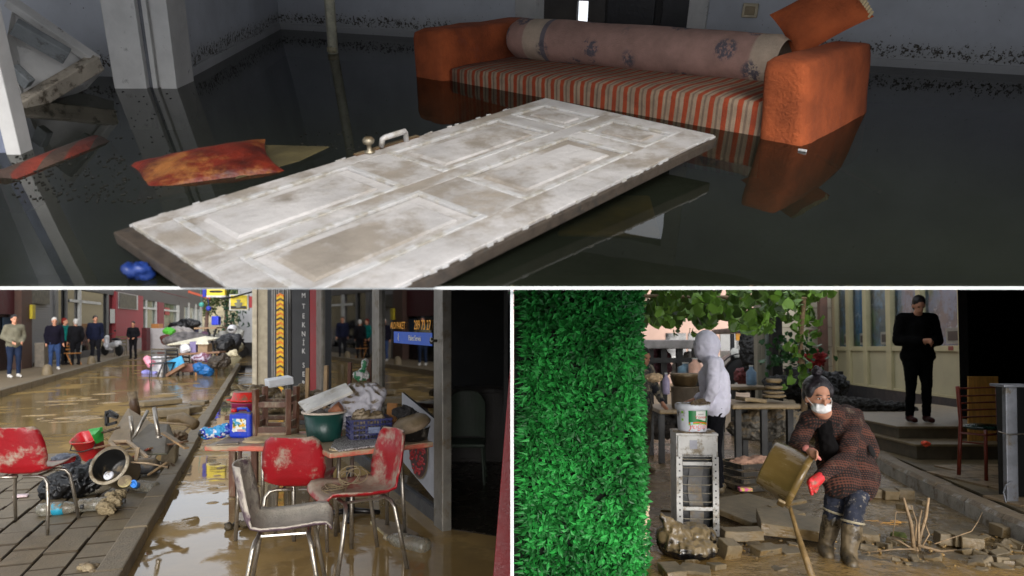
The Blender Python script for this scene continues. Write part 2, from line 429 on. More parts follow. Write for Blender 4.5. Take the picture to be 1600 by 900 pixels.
# dark room beyond, with one bright window opening
bk = nB*1.4; wA = onB(882)+bk; 
def proj(p):
    c, n = math.cos(RM.T), math.sin(RM.T); y = p.y*c-(p.z-RM.h)*n; z = p.y*n+(p.z-RM.h)*c
    return 800+FOC*p.x/y, HZ-FOC*z/y
def back_at(px, py):    # point on the far wall of the dark room
    r = RM.ray(px, py); o = Vector((0, 0, RM.h)); q = B1+bk; k = (q-o).dot(nB)/r.dot(nB); return o+r*k
wl, wh = back_at(900, 44), back_at(919, 10)
u0 = (wl-(B1+bk)).dot(dB); u1 = (wh-(B1+bk)).dot(dB)
Q = B1+bk
mb = MB()
for (a, b, z0, z1) in ((1.5, u0, -.3, HW), (u1, 6.8, -.3, HW), (u0, u1, -.3, wl.z), (u0, u1, wh.z+.05, HW)):
    mb.prism([Q+dB*a+Vector((0, 0, z0)), Q+dB*b+Vector((0, 0, z0)), Q+dB*b+nB*.06+Vector((0, 0, z0)), Q+dB*a+nB*.06+Vector((0, 0, z0))], (0, 0, z1-z0))
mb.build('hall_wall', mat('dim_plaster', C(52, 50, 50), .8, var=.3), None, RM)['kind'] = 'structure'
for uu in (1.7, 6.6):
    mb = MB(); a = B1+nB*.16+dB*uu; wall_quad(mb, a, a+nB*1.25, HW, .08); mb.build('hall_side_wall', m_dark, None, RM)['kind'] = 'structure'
# dark cupboard door standing in the hall, right of the window glimpse
mb = MB()
c1 = onB(955)+nB*.7
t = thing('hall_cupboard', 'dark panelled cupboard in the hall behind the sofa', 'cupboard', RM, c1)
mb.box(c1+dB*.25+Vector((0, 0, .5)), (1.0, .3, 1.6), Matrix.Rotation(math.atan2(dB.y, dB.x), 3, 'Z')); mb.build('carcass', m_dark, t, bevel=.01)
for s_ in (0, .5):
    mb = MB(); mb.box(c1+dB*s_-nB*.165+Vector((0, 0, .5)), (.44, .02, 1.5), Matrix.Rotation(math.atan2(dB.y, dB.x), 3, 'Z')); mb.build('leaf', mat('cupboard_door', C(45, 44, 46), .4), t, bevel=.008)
# socket
sp = onB(1161); z_ = RM.up(16, sp.y)
t = thing('wall_socket', 'cream plastic socket box on the wall above the sofa arm', 'socket', RM, sp-nB*.03)
t_c = sp-nB*.018+Vector((0, 0, z_))
RB = Matrix.Rotation(math.atan2(dB.y, dB.x), 3, 'Z')
MB().box(t_c, (.115, .035, .10), RB).build('box', mat('cream_plastic', C(205, 190, 160), .4), t, bevel=.006)
MB().box(t_c-nB*.02, (.075, .012, .06), RB).build('cover', mat('cream_plastic_dark', C(170, 150, 115), .4), t, bevel=.004)
# ceiling and hidden walls that make the room a room
mb = MB(); mb.prism([Vector((-3.1, 1.8, HW)), Vector((2.6, 1.8, HW)), Vector((4.3, 4.9, HW))  , Vector((-2.2, 8.2, HW)), Vector((-4.0, 7, HW))], (0, 0, .1)); mb.build('ceiling', mat('ceiling_paint', C(150, 148, 142), .8), None, RM, fix=True)['kind'] = 'structure'
mb = MB(); wall_quad(mb, (4.2, 4.75), (2.5, FE_), HW, .12); mb.build('right_wall', m_plaster, None, RM)['kind'] = 'structure'
mb = MB(); wall_quad(mb, (-3.1, 1.80), (2.6, 1.80), HW, .05, z0=1.6); mb.build('shading_lintel', m_plaster, None, RM)['kind'] = 'structure'  # unseen lintel added to cut sky and sun in the room
# water sheet and floor, cut off at the tipped floor's front edge
FE = 1.667
outl = [(-1.6, FE), (1.6, FE), (3.3, 1.15), (6.4, 3.75), (-2.1, 9.3), (-4.5, 8.0), (-4.62, 1.2)]
def clipz(p): return p
mb = MB(); mb.add([(-1.7, FE, 0), (1.7, FE, 0), (2.5, FE, 0), (4.3, 4.8, 0), (-2.1, 8.0, 0), (-4.0, 7.0, 0), (-3.0, FE, 0)], [(0, 1, 2, 3, 4, 5, 6)])
mb.build('flood_water', m_roomwater, None, RM)['kind'] = 'structure'
mb = MB(); pl = [(-3.0, 1.705, -.008), (2.5, 1.705, -.008), (2.8, 2.28, -.26), (-3.2, 2.28, -.26)]
mb.prism([pl[0], pl[1], pl[2], pl[3]], (0, 0, -.005))
mb.prism([(-3.2, 2.28, -.26), (2.8, 2.28, -.26), (4.4, 4.9, -.26), (-2.1, 8.1, -.26), (-4.1, 7.1, -.26)], (0, 0, -.03))
mb.build('room_floor', m_roomfloor, None, RM, fix=True)['kind'] = 'structure'
# white strip added along the floor's front as the line between two views
rr = RM.ray(800, 450); pe = Vector((0, 0, RM.h))+rr*(1.86)
mb = MB(); 
mb.box((0, pe.y, pe.z), (5.0, .003, .0068), Matrix.Rotation(-(RM.T-R(3)), 3, 'X')); mb.build('divider_strip', m_edge, None, RM)['kind'] = 'structure'

# ---- floating panelled door
yaw = .843; ax = Vector((math.cos(yaw), math.sin(yaw), .034)).normalized(); ay = Vector((-math.sin(yaw), math.cos(yaw), .03)); ay = (ay-ax*ay.dot(ax)).normalized(); az = ax.cross(ay)
MD = Matrix((ax, ay, az)).transposed()
m_door = mat('flooded_door_paint', C(172, 168, 165), .4, var=.2, sc=3, mud=.44, msc=2.6, mcol=(.26, .225, .185, 1), upw=0, bump=.25, bsc=30, stretch=(1, 1, 1))
m_door2 = mat('door_moulding_paint', C(178, 176, 174), .38, var=.1, mud=.42, msc=14, mcol=(.33, .30, .25, 1), upw=0, bump=.2, bsc=50)
m_dooredge = mat('rotten_door_edge', C(60, 50, 40), .7, var=.5, sc=20, mud=.3, msc=20, mcol=(.03, .025, .02, 1), upw=0)
t = thing('floating_door', 'white six panel door floating flat on the dark water', 'door', RM, (-.158, 2.366, .1), rot=MD)
W = .456
mb = MB(); mb.box((-.022, 0, -.024), (2.06, 2*W+.01, .042)); mb.build('core', m_dooredge, t, local=True, bevel=.006)
mb = MB(); mb.box((0, 0, -.006), (1.985, 2*W-.012, .012)); mb.build('panel_sheet', m_door, t, local=True)
cols = [(.065, .385), (-.325, -.005)]; rows = [(-.90, -.24), (-.06, .575), (.66, .90)]
def dbox(name, x0, x1, y0, y1, h=.009, m=m_door):
    mb = MB()
    nx = max(2, int((x1-x0)/.03)); ny = max(2, int((y1-y0)/.03))
    def f(a, b):
        x = x0+(x1-x0)*a; y = y0+(y1-y0)*b
        return Vector((x, y, h+.0012*noise.noise(Vector((x*9, y*9, 2)))))
    mb.box(((x0+x1)/2, (y0+y1)/2, h/2), (x1-x0, y1-y0, h)); mb.build(name, m, t, local=True, bevel=.003)
dbox('stile', -.995, .995, .385, W-.004); dbox('stile', -.995, .995, -W+.004, -.325); dbox('stile', -.995, .995, -.005, .065)
for y0, y1 in cols:
    prev = -.995
    for x0, x1 in rows:
        dbox('rail', prev, x0, y0, y1); prev = x1
        # raised moulding ring and centre field
        mb = MB(); r_ = .022; zz = .0125
        for (a0, a1, b0, b1) in ((x0, x1, y0, y0+r_), (x0, x1, y1-r_, y1), (x0, x0+r_, y0+r_, y1-r_), (x1-r_, x1, y0+r_, y1-r_)):
            n_ = 1
            for i in range(n_):
                if a1-a0 > b1-b0: q0, q1, s0, s1 = a0+(a1-a0)*i/n_, a0+(a1-a0)*(i+1)/n_, b0, b1
                else: q0, q1, s0, s1 = a0, a1, b0+(b1-b0)*i/n_, b0+(b1-b0)*(i+1)/n_
                e = .0006*rnd.uniform(-1, 1)
                mb.box(((q0+q1)/2, (s0+s1)/2, zz/2+e), (q1-q0+.001, s1-s0+e, zz))
        mb.build('moulding', m_door2, t, local=True, bevel=.003)
        mb = MB(); mb.box(((x0+x1)/2, (y0+y1)/2, .004), (x1-x0-.13, y1-y0-.12, .008), taper=.94); mb.build('raised_field', m_door, t, local=True, bevel=.002)
    dbox('rail', prev, .995, y0, y1)
# peeling splinters along the edges: ragged strip
mb = MB()
for i in range(90):
    x = -1+2*i/90
    for sy in (1, -1):
        if rnd.random() < .45: mb.box((x+.01, sy*(W-.002), .004+rnd.uniform(-.006, .004)), (.024, rnd.uniform(.002, .007), rnd.uniform(.006, .012)), Matrix.Rotation(rnd.uniform(-.12, .12), 3, 'Z'))
for i in range(40):
    y = -W+2*W*i/40
    mb.box((-.997, y, .002), (rnd.uniform(.003, .009), .026, rnd.uniform(.006, .014)))
mb.build('ragged_edge', m_door2, t, local=True)['kind'] = 'stuff'
m_chrome = mat('dull_metal', C(150, 140, 120), .35, metal=.6, mud=.2, msc=40)
mb = MB(); mb.tube([(.085, W-.02, 0), (.085, W-.02, .045), (.075, W-.03, .055), (-.03, W-.035, .055), (-.04, W-.03, .05), (-.042, W-.02, .02)], .011, 10); mb.build('handle', m_door2, t, local=True, smooth=True)
mb = MB(); mb.lathe([(.022, 0), (.022, .006), (.009, .01), (.009, .03), (.02, .036), (.024, .048), (.016, .058), (0, .06)], 14, (-.1, W-.02, .01)); mb.build('knob', m_chrome, t, local=True, smooth=True)
mb = MB(); mb.box((0, W-.006, .012), (.32, .022, .006)); mb.build('lock_plate', mat('rusty_plate', C(95, 70, 45), .6, metal=.3, mud=.3, msc=30), t, local=True, bevel=.001)

# the door ends where the tipped floor has broken away
cn_ = Vector((0, 0, 1.7)); n_w = Vector((0, (HZ-450)/FOC, -1)).normalized()
for ch in list(t.children):
    q = ch.modifiers
    me = baked(ch) if len(q) else ch.data
    Mi = (RM.M @ INV[t.name].inverted()).inverted(); co = Mi @ (cn_+Vector((0, 1, (HZ-450)/FOC))); no = Mi.to_3x3() @ n_w
    bm = bmesh.new(); bm.from_mesh(me)
    r_ = bmesh.ops.bisect_plane(bm, geom=bm.verts[:]+bm.edges[:]+bm.faces[:], plane_co=co, plane_no=no, clear_outer=True)
    ed = [e for e in r_['geom_cut'] if isinstance(e, bmesh.types.BMEdge)]
    try: bmesh.ops.holes_fill(bm, edges=ed, sides=0)
    except Exception: pass
    bm.to_mesh(me); bm.free()
# ---- sofa
S0 = Vector((-.43, 4.71, 0)); S1 = Vector((1.23, 3.23, 0)); sx = (S1-S0).normalized(); LS = (S1-S0).length
sxt = Vector((sx.x, sx.y, .036)).normalized(); sy_ = Vector((0, 0, 1)).cross(sxt).normalized(); sz = sxt.cross(sy_)
MS = Matrix((sxt, sy_, sz)).transposed()
def p_stripe(g, oc, vec):
    sp_ = g.n('SeparateXYZ'); g.l(oc, sp_.inputs[0])
    x = g.math('ADD', g.math('MULTIPLY', sp_.outputs[0], 1/.073), g.math('MULTIPLY', g.noise(oc, 3, 2), .35))
    f = g.math('FRACT', x); a = g.ramp(f, .05, .1); b_ = g.ramp(f, .42, .47, 1, 0); o_ = g.math('MULTIPLY', a, b_)
    c_ = g.ramp(f, .62, .66); d_ = g.ramp(f, .78, .82, 1, 0); k_ = g.math('MULTIPLY', c_, d_)
    col = g.mix(o_, C(150, 128, 106), C(150, 62, 32)); return g.mix(k_, col, C(118, 98, 82))
m_stripe = mat('striped_fabric', None, .9, pat=p_stripe, var=.2, sc=14, bump=.3, bsc=120)
m_orange = mat('orange_plush', C(166, 82, 42), .95, var=.34, sc=5, bump=.5, bsc=60, mud=.12, msc=3, mcol=(.26, .05, .015, 1), upw=-.1)
def p_rug(g, oc, vec):
    v = g.n('TexVoronoi'); v.inputs['Scale'].default_value = 5.5; g.l(oc, v.inputs['Vector'])
    v2 = g.noise(oc, 24, 5, .8); f = g.ramp(v.outputs['Distance'], .28, .42, 1, 0)
    f = g.math('MULTIPLY', f, g.ramp(v2, .47, .53))
    sp_ = g.n('SeparateXYZ'); g.l(oc, sp_.inputs[0]); fx = g.math('FRACT', g.math('ADD', g.math('MULTIPLY', sp_.outputs[0], .62), .35))
    bd = g.math('MULTIPLY', g.ramp(fx, .50, .51), g.ramp(fx, .60, .61, 1, 0)); gb = g.math('MULTIPLY', g.ramp(fx, .60, .605), g.ramp(fx, .625, .63, 1, 0))
    col = g.mix(bd, C(172, 136, 124), C(190, 170, 150)); col = g.mix(gb, col, C(120, 112, 118)); return g.mix(f, col, C(98, 92, 100))
m_rug = mat('flowered_carpet', None, .95, pat=p_rug, var=.18, sc=9, bump=.6, bsc=140)
t = thing('sofa', 'low striped sofa with orange plush arms half under water', 'sofa', RM, S0, rot=MS)
def soft_box(name, a, b, m, bev=.05, seg=4, off=(0, 0)):
    """block with rounded corners; its upper part leans in by off"""
    mb = MB(); a = Vector(a); b = Vector(b); nx, ny, nz = 10, 10, 6
    bm = bmesh.new(); bmesh.ops.create_cube(bm, size=1)
    bmesh.ops.subdivide_edges(bm, edges=bm.edges[:], cuts=9, use_grid_fill=True)
    c = (a+b)/2; d = b-a
    for v in bm.verts:
        p = Vector((v.co.x*d.x, v.co.y*d.y, v.co.z*d.z)); q = Vector(p)
        for i in range(3):
            h = abs(d[i])/2-bev; q[i] = max(-h, min(h, p[i]))
        e = p-q; e = e.normalized()*min(bev, e.length) if e.length > 0 else e
        p = q+e+c
        k = (p.z-a.z)/max(.01, d.z); p.x += off[0]*k; p.y += off[1]*k
        p += Vector((noise.noise(p*6), noise.noise(p*6+Vector((9, 0, 0))), noise.noise(p*5+Vector((0, 9, 0)))))*.008
        v.co = p
    me = bpy.data.meshes.new(name); bm.to_mesh(me); bm.free(); me.shade_smooth(); me.materials.append(m)
    o = bpy.data.objects.new(name, me); COL.objects.link(o); o.parent = t; return o
soft_box('arm', (-.32, -.03, -.3), (-.005, 1.02, .315), m_orange, .06)
soft_box('arm', (LS-.02, -.02, -.34), (LS+.20, .93, .28), m_orange, .045, off=(-.07, 0))
soft_box('seat', (-.01, .015, -.3), (LS-.01, 1.0, .092), m_stripe, .035)
mb = MB()
def roll(a, b):
    x = .08+(LS-.30)*a; an = 2*PI*b; rr_ = .135*(1+.05*noise.noise(Vector((x*3, 4, 1))))*(1 if .02 < a < .98 else .8)
    return Vector((x, .62+rr_*1.1*math.cos(an), .215+rr_*math.sin(an)-.03*a))
mb.grid(roll, 40, 28); mb.tube([(.10, .62, .215), (.105, .62, .215)], .11, 20)
t2 = mb.build('rolled_carpet', m_rug, None, None, loc=(0, 0, 0), smooth=True) if False else None
for v in range(len(mb.v)): mb.v[v] = S0+MS @ mb.v[v]
o = mb.build('rolled_carpet', m_rug, None, RM, smooth=True, loc=S0); o.data.transform(MS.inverted().to_4x4()); o.matrix_world = RM.M @ Matrix.Translation(S0) @ MS.to_4x4()
tag(o, 'rolled pink carpet with grey flowers lying along the back of the sofa', 'carpet')
# orange cushion leaning on the right arm
cc = S0+MS @ Vector((LS-.14, .80, .40))
Rc = Matrix.Rotation(R(-28), 3, 'Z') @ Matrix.Rotation(R(62), 3, 'X') @ Matrix.Rotation(R(38), 3, 'Z')
t = thing('cushion', 'orange cushion with a fringed edge, propped above the right sofa arm', 'cushion', RM, cc, rot=Rc)
mb = MB()
def cu(a, b, s):
    u, v = a*2-1, b*2-1; k = (1-u*u)*(1-v*v); return Vector((u*.19*(1+.10*u*u*v*v), v*.14*(1+.10*u*u*v*v), s*.075*k**.45))
mb.grid(lambda a, b: cu(a, b, 1), 16, 16); mb.grid(lambda a, b: cu(1-a, b, -1), 16, 16); mb.build('cover', m_orange, t, local=True, smooth=True)
mb = MB()
for i in range(16):
    y = -.165+.33*i/15; mb.box((.20, y*.82, 0), (.035, .012, .014), Matrix.Rotation(.5, 3, 'Z'))
mb.build('fringe', mat('cream_fringe', C(200, 180, 140), .9), t, local=True)['kind'] = 'stuff'

# ---- leaning white cabinet door, top left (overturned furniture)
P = lambda px, py, y: RM.aty(px, py, y)
t = thing('overturned_cabinet', 'white overturned cabinet tipped against the left wall', 'cabinet', RM, P(90, 100, 4.2))
a_, b_, c_, d_ = P(20, 5, 4.3), P(158, 100, 4.45), P(128, 132, 4.25), P(38, 172, 3.95)
e_ = P(10, 60, 4.0)
mb = MB(); mb.prism([a_, b_, c_, d_, e_], (-.05, .12, -.05)); mb.build('back_panel', m_whitepaint, t, fix=True, bevel=.006)
def strip(a, b, w_, tt, m, n='rail', off=Vector((.01, -.05, .02))):
    mb = MB(); mb.bar(a+off, b+off, w_, tt, upv=(0, 1, .4)); mb.build(n, m, t, bevel=.006)
m_grey = mat('grey_cabinet_paint', C(128, 132, 134), .6, mud=.15, msc=10, mcol=(.06, .05, .04, 1), upw=0)
strip(P(30, 45, 4.1), P(112, 92, 4.2), .10, .05, m_grey); strip(P(28, 110, 3.98), P(55, 135, 3.98), .07, .05, m_grey)
strip(a_, b_, .05, .07, m_whitepaint); strip(b_, d_, .09, .07, mat('stained_moulding', C(170, 160, 145), .6, mud=.3, msc=14, mcol=(.08, .06, .04, 1), upw=0), 'cornice')
# ---- things afloat at left
def raft(name, label, cat, pts, m, th=.03, z=.004, crump=None, rough=.01):
    mb = MB(); mb.prism([RM.atz(x, y, z-th*.7) for x, y in pts], (0, 0, th)); o = mb.build(name, m, None, RM, fix=True, bevel=.012)
    tag(o, label, cat); return o
m_wetred = mat('soaked_orange_cloth', C(92, 26, 12), .5, var=.7, sc=7, bump=.5, bsc=30, mud=.35, msc=5, mcol=(.25, .09, .02, 1), upw=0)
mb = MB()
Rz_ = Matrix.Rotation(.5, 3, 'Z') @ Matrix.Rotation(R(5), 3, 'X') @ Matrix.Rotation(R(-4), 3, 'Y'); cq = RM.atz(322, 264, -.004)
def cu2(a, b, s_):
    u, v = a*2-1, b*2-1; k = (1-u*u)*(1-v*v); q = Vector((u*.27*(1+.08*u*u*v*v-.05*(1-v*v)), v*.20*(1+.08*u*u*v*v-.05*(1-u*u)), s_*.06*k**.4)); return cq+Rz_ @ (q+Vector((0, 0, .006*noise.noise(q*14))))
mb.grid(lambda a, b: cu2(a, b, 1), 22, 22); mb.grid(lambda a, b: cu2(1-a, b, -1), 22, 22)
tag(mb.build('soaked_cushion', m_wetred, None, RM, smooth=True), 'soaked orange cushion drifting beside the door', 'cushion')
raft('soaked_board', 'khaki board drifting behind the floating door', 'board', [(412, 235), (520, 238), (470, 262), (365, 292)], mat('soaked_board', C(70, 62, 34), .8, var=.4), .03, -.006)
def p_str2(g, oc, vec):
    sp_ = g.n('SeparateXYZ'); g.l(oc, sp_.inputs[0]); f = g.math('FRACT', g.math('MULTIPLY', g.math('ADD', sp_.outputs[0], g.math('MULTIPLY', sp_.outputs[1], .2)), 9.0))
    return g.mix(g.ramp(f, .45, .55), C(62, 46, 38), C(96, 34, 22))
m_wetstripe = mat('soaked_stripe', None, .9, pat=p_str2, var=.4, bump=.4)
a0, a1 = RM.atz(4, 278), RM.atz(152, 220)
mb = MB(); mb.tube([a0+Vector((0, 0, -.062)), a1+Vector((0, 0, -.062))], .09, 16); tag(mb.build('striped_bolster', m_wetstripe, None, RM, smooth=True), 'soaked striped bolster awash at the left edge', 'bolster')
m_speck = mat('floating_scum', C(26, 24, 18), .9)
mb = MB()
for i in range(300):
    if i < 190: px, py = rnd.uniform(20, 200), rnd.uniform(240, 315)
    elif i < 260: px, py = rnd.uniform(180, 270), rnd.uniform(140, 320)
    elif i < 330: px, py = rnd.uniform(470, 600), rnd.uniform(205, 235)
    else: px, py = rnd.uniform(1080, 1590), rnd.uniform(130, 430)
    p = RM.atz(px, py, .002); s_ = rnd.uniform(.004, .018); a = rnd.random()*6
    mb.box(p, (s_, s_*.3, .003), Matrix.Rotation(a, 3, 'Z'))
tag(mb.build('floating_scum', m_speck, None, RM), 'dark crumbs of debris scattered over the room water', 'debris', kind='stuff')
raft('drowned_crate', 'yellowish crate lid showing dimly under the water by the door', 'lid', [(870, 371), (882, 344), (905, 312), (1015, 312), (1032, 374)], mat('drowned_wood', C(150, 118, 40), .7, var=.5, sc=5), .02, -.022)
mb = MB(); cn = RM.atz(1275, 242, -.012); mb.tube([cn, RM.atz(1375, 300, -.012)], .007, 6); tag(mb.build('thin_rod', mat('rod', C(90, 50, 45), .6), None, RM), 'thin reddish rod floating off the right sofa arm', 'rod')
# crumpled blue bag by the near door corner
mb = MB(); pbg = RM.atz(215, 425, .02)
mb.ell(pbg, (.04, .03, .03)); blob('blue_bag', mb, mat('blue_plastic_bag', C(22, 44, 100), .35, var=.5), None, RM, vox=.007, sm=2, crump=(.02, 18)); tag(bpy.data.objects[-1] if False else COL.objects[-1], 'crumpled blue plastic bag by the near door corner', 'bag')
mb = MB(); 
pb = Vector((0, 0, 0)); mb.tube([RM.atz(1248, 234, .004), RM.atz(1260, 236, .006)], .006, 6); tag(mb.build('foam_scrap', m_whitepaint, None, RM), 'small white scrap at the foot of the right sofa arm', 'scrap')
# ================================================================ PEOPLE BUILDER
m_skin = mat('skin', C(196, 140, 112), .55, var=.08, bump=.03)
m_hairk = mat('dark_hair', C(30, 25, 26), .5, var=.3, sc=30, stretch=(1, 1, .2), bump=.3)
m_hairw = mat('grey_hair', C(190, 188, 184), .7, var=.2, sc=30)
def cloth(name, rgb, **k): return mat(name, C(*rgb), k.pop('rough', .9), spec=k.pop('spec', .12), var=k.pop('var', .2), sc=k.pop('sc', 8), bump=k.pop('bump', .3), bsc=k.pop('bsc', 30), **k)
def joints(over=None, s=1.0):
    J = dict(head=(0, -.01, 1.63), neck=(0, .01, 1.48), chest=(0, .0, 1.28), belly=(0, 0, 1.08), pel=(0, 0, .95),
             sl=(-.18, 0, 1.42), sr=(.18, 0, 1.42), el=(-.24, .03, 1.14), er=(.24, .03, 1.14), wl=(-.24, -.06, .90), wr=(.24, -.06, .90),
             hl=(-.09, 0, .92), hr=(.09, 0, .92), kl=(-.10, -.02, .50), kr=(.10, -.02, .50), al=(-.11, .02, .10), ar=(.11, .02, .10))
    if over: J.update(over)
    return {k: Vector(v)*s for k, v in J.items()}
def face_dir(J): return J.get('face', Vector((0, -1, 0)))
def person(fr, loc, rz, label, jacket, trousers, shoes, hair=m_hairk, over=None, s=1.0, bulk=1.0, vox=.022, face=(0, -1, 0), group=None, skin=m_skin, hood=False, coat=0.0, extra=None, bald=False):
    """standing or bending figure; local -y is the way it faces"""
    J = joints(over, 1.0); J = {k: v*s for k, v in J.items()}
    t = thing('person', label, 'person', fr, loc, rz, group=group)
    f = Vector(face).normalized(); up = Vector((0, 0, 1)); side = f.cross(up).normalized(); up = side.cross(f)
    Rh = Matrix((side, -f, up)).transposed(); h = J['head']; k = s
    def H(x, y, z): return h + Rh @ (Vector((x, y, z))*k)
    mb = MB()
    mb.ell(H(0, .01, .03), (.073*k, .092*k, .10*k), Rh); mb.ell(H(0, -.025, -.05), (.052*k, .06*k, .07*k), Rh)
    mb.cap(H(0, -.09, .01), H(0, -.108, -.022), .009*k, .014*k); mb.ell(H(0, -.083, -.058), (.024*k, .012*k, .008*k), Rh); mb.ell(H(0, -.08, .03), (.05*k, .014*k, .012*k), Rh)
    for sx_ in (-1, 1): mb.ell(H(.076*sx_, .01, -.01), (.011*k, .02*k, .03*k), Rh)
    mb.cap(h+Vector((0, 0, -.06))*k, J['neck']+Vector((0, 0, -.05))*k, .052*k, .06*k)
    for q in 'lr':
        mb.cap(J['neck']-Vector((0, 0, .03))*k, J['s'+q], .035*k, .04*k); mb.cap(J['s'+q], J['e'+q], .042*k, .034*k); mb.cap(J['e'+q], J['w'+q], .034*k, .024*k)
        mb.cap(J['h'+q], J['k'+q], .07*k, .045*k); mb.cap(J['k'+q], J['a'+q], .045*k, .032*k)
        # hand: palm, four fingers, thumb
        d = (J['w'+q]-J['e'+q]).normalized(); a = d.orthogonal().normalized() if abs(d.z) > .95 else d.cross(Vector((0, 0, 1))).normalized()
        sg = 1 if q == 'l' else -1
        wv = J['w'+q]; pc = wv+d*.045*k; b = d.cross(a)
        mb.cap(wv, wv+d*.07*k, .024*k, .032*k)
        for i in range(4):
            o_ = (i-1.5)*.019*k; L_ = (.062, .072, .068, .054)[i]*k
            p0 = wv+d*.085*k+b*o_; p1 = p0+d*L_*.5+a*.008*sg*k; p2 = p1+d*L_*.4+a*.022*sg*k
            mb.cap(p0, p1, .0095*k, .009*k, 6); mb.cap(p1, p2, .009*k, .0075*k, 6)
        p0 = wv+d*.03*k+b*.025*k; p1 = p0+(d*.6+b*.6)*.05*k; mb.cap(p0, p1, .012*k, .01*k, 6)
    mb.cap(J['neck'], J['chest'], .05*k, .05*k); mb.cap(J['chest'], J['pel'], .05*k, .05*k)
    blob('body', mb, skin, t, vox=min(vox, .012), sm=2, local=True)
    # eyes
    for sx_ in (-1, 1):
        mb = MB(); mb.ell(H(.031*sx_, -.083, .012), (.013*k, .008*k, .007*k), Rh); mb.build('eye', mat('eye_dark', C(50, 38, 32), .2), t, local=True, smooth=True)
    if not bald and not hood:
        mb = MB(); mb.ell(H(0, .025, .055), (.085*k, .098*k, .095*k), Rh); mb.ell(H(0, .05, -.0), (.078*k, .07*k, .09*k), Rh)
        blob('hair', mb, hair, t, vox=.012, sm=2, local=True, cut=None)
    mb = MB(); B = bulk*k
    for q in 'lr':
        mb.cap(J['chest'], J['s'+q], .13*B, .078*B); mb.cap(J['s'+q], J['e'+q], .074*B, .062*B); mb.cap(J['e'+q], J['w'+q]-(J['w'+q]-J['e'+q]).normalized()*.01, .062*B, .045*B)
        mb.cap(J['belly'], J['h'+q], .135*B, .11*B)
    mb.cap(J['chest'], J['belly'], .155*B, .15*B); mb.cap(J['belly'], J['pel'], .15*B, .14*B); mb.cap(J['neck'].lerp(J['chest'], .22), J['chest'], .085*k, .13*B)
    for q in 'lr': mb.cap(J['neck'].lerp(J['chest'], .2), J['s'+q], .062*B, .075*B)
    for e in (extra or []): mb.cap(*e)
    if coat:
        for q in 'lr': mb.cap(J['h'+q], J['h'+q].lerp(J['k'+q], coat), .125*B, .12*B)
    if hood:
        mb.ell(H(0, .02, .03), (.125*k, .15*k, .165*k), Rh); mb.ell(H(0, -.07, .0), (.09*k, .07*k, .13*k), Rh); mb.cap(H(0, .03, -.08), J['neck'], .085*k, .10*k)
    blob('hooded_jacket' if hood else 'jacket', mb, jacket, t, vox=vox, sm=5, local=True, crump=((.015 if hood else .012)*k, 6 if hood else 7))
    mb = MB()
    for q in 'lr':
        mb.cap(J['pel']+Vector((0, 0, -.02))*k, J['h'+q], .125*k*min(1.1, bulk), .105*k*min(1.15, bulk)); mb.cap(J['h'+q], J['k'+q], .10*k*min(1.15, bulk), .072*k); mb.cap(J['k'+q], J['a'+q], .07*k, .055*k)
    blob('trousers', mb, trousers, t, vox=vox, sm=4, local=True, crump=(.012*k, 9))
    for q in 'lr':
        a_ = J['a'+q]; mb = MB(); fd = Vector((0, -1, 0)) if over is None or 'toe' not in (over or {}) else Vector(over['toe'])
        mb.cap(a_+Vector((0, .03, -.045))*k, a_+fd*.15*k+Vector((0, 0, -.06))*k, .045*k, .038*k); mb.cap(a_, a_+Vector((0, 0, -.05))*k, .05*k, .05*k)
        blob('shoe', mb, shoes, t, vox=.012, sm=2, local=True)
    return t, J

# ================================================================ FLOODED STREET
G = lambda px, py, z=0.0: ST.atz(px, py, z)
DS = Vector((-.37, 1, 0)).normalized(); DP = Vector((-DS.y, DS.x, 0))      # along the street, across it to the left
m_flood = murky_water('street_flood', (.3, .25, .15, 1), C(158, 132, 86), 1.0, .10, 1.6, .35, 1.0, .7)
m_chan = murky_water('channel_flood', (.3, .25, .15, 1), C(156, 130, 84), 1.0, .035, 3.0, .18, 1.7, .9)
mb = MB(); mb.add([(-140, 1.8, 0), (-.02, 1.8, 0), (-.02, 150, 0), (-140, 150, 0)], [(0, 1, 2, 3)]); mb.build('flooded_street', m_flood, None, ST)['kind'] = 'structure'
K0 = G(202, 895)
mb = MB(); a = K0-DS*2.5; b = K0+DS*24
mb.add([a+Vector((0, 0, .004)), Vector((-.03, a.y, .004)), Vector((-.03, b.y, .004)), b+Vector((0, 0, .004))], [(0, 1, 2, 3)]); mb.build('flooded_channel', m_chan, None, ST)['kind'] = 'structure'
m_conc = mat('muddy_concrete', C(134, 118, 88), .5, var=.35, sc=5, mud=.55, msc=5, mcol=(.17, .13, .075, 1), bump=.5, bsc=60)
m_brick = mat('muddy_paver', C(126, 112, 90), .22, var=.6, sc=5, mud=.5, msc=3.2, mcol=(.16, .12, .065, 1), bump=.3, bsc=50)
pv = thing('pavement_ground', None, None, ST, K0); pv['kind'] = 'structure'
mb = MB(); 
bp = bpy.data.objects
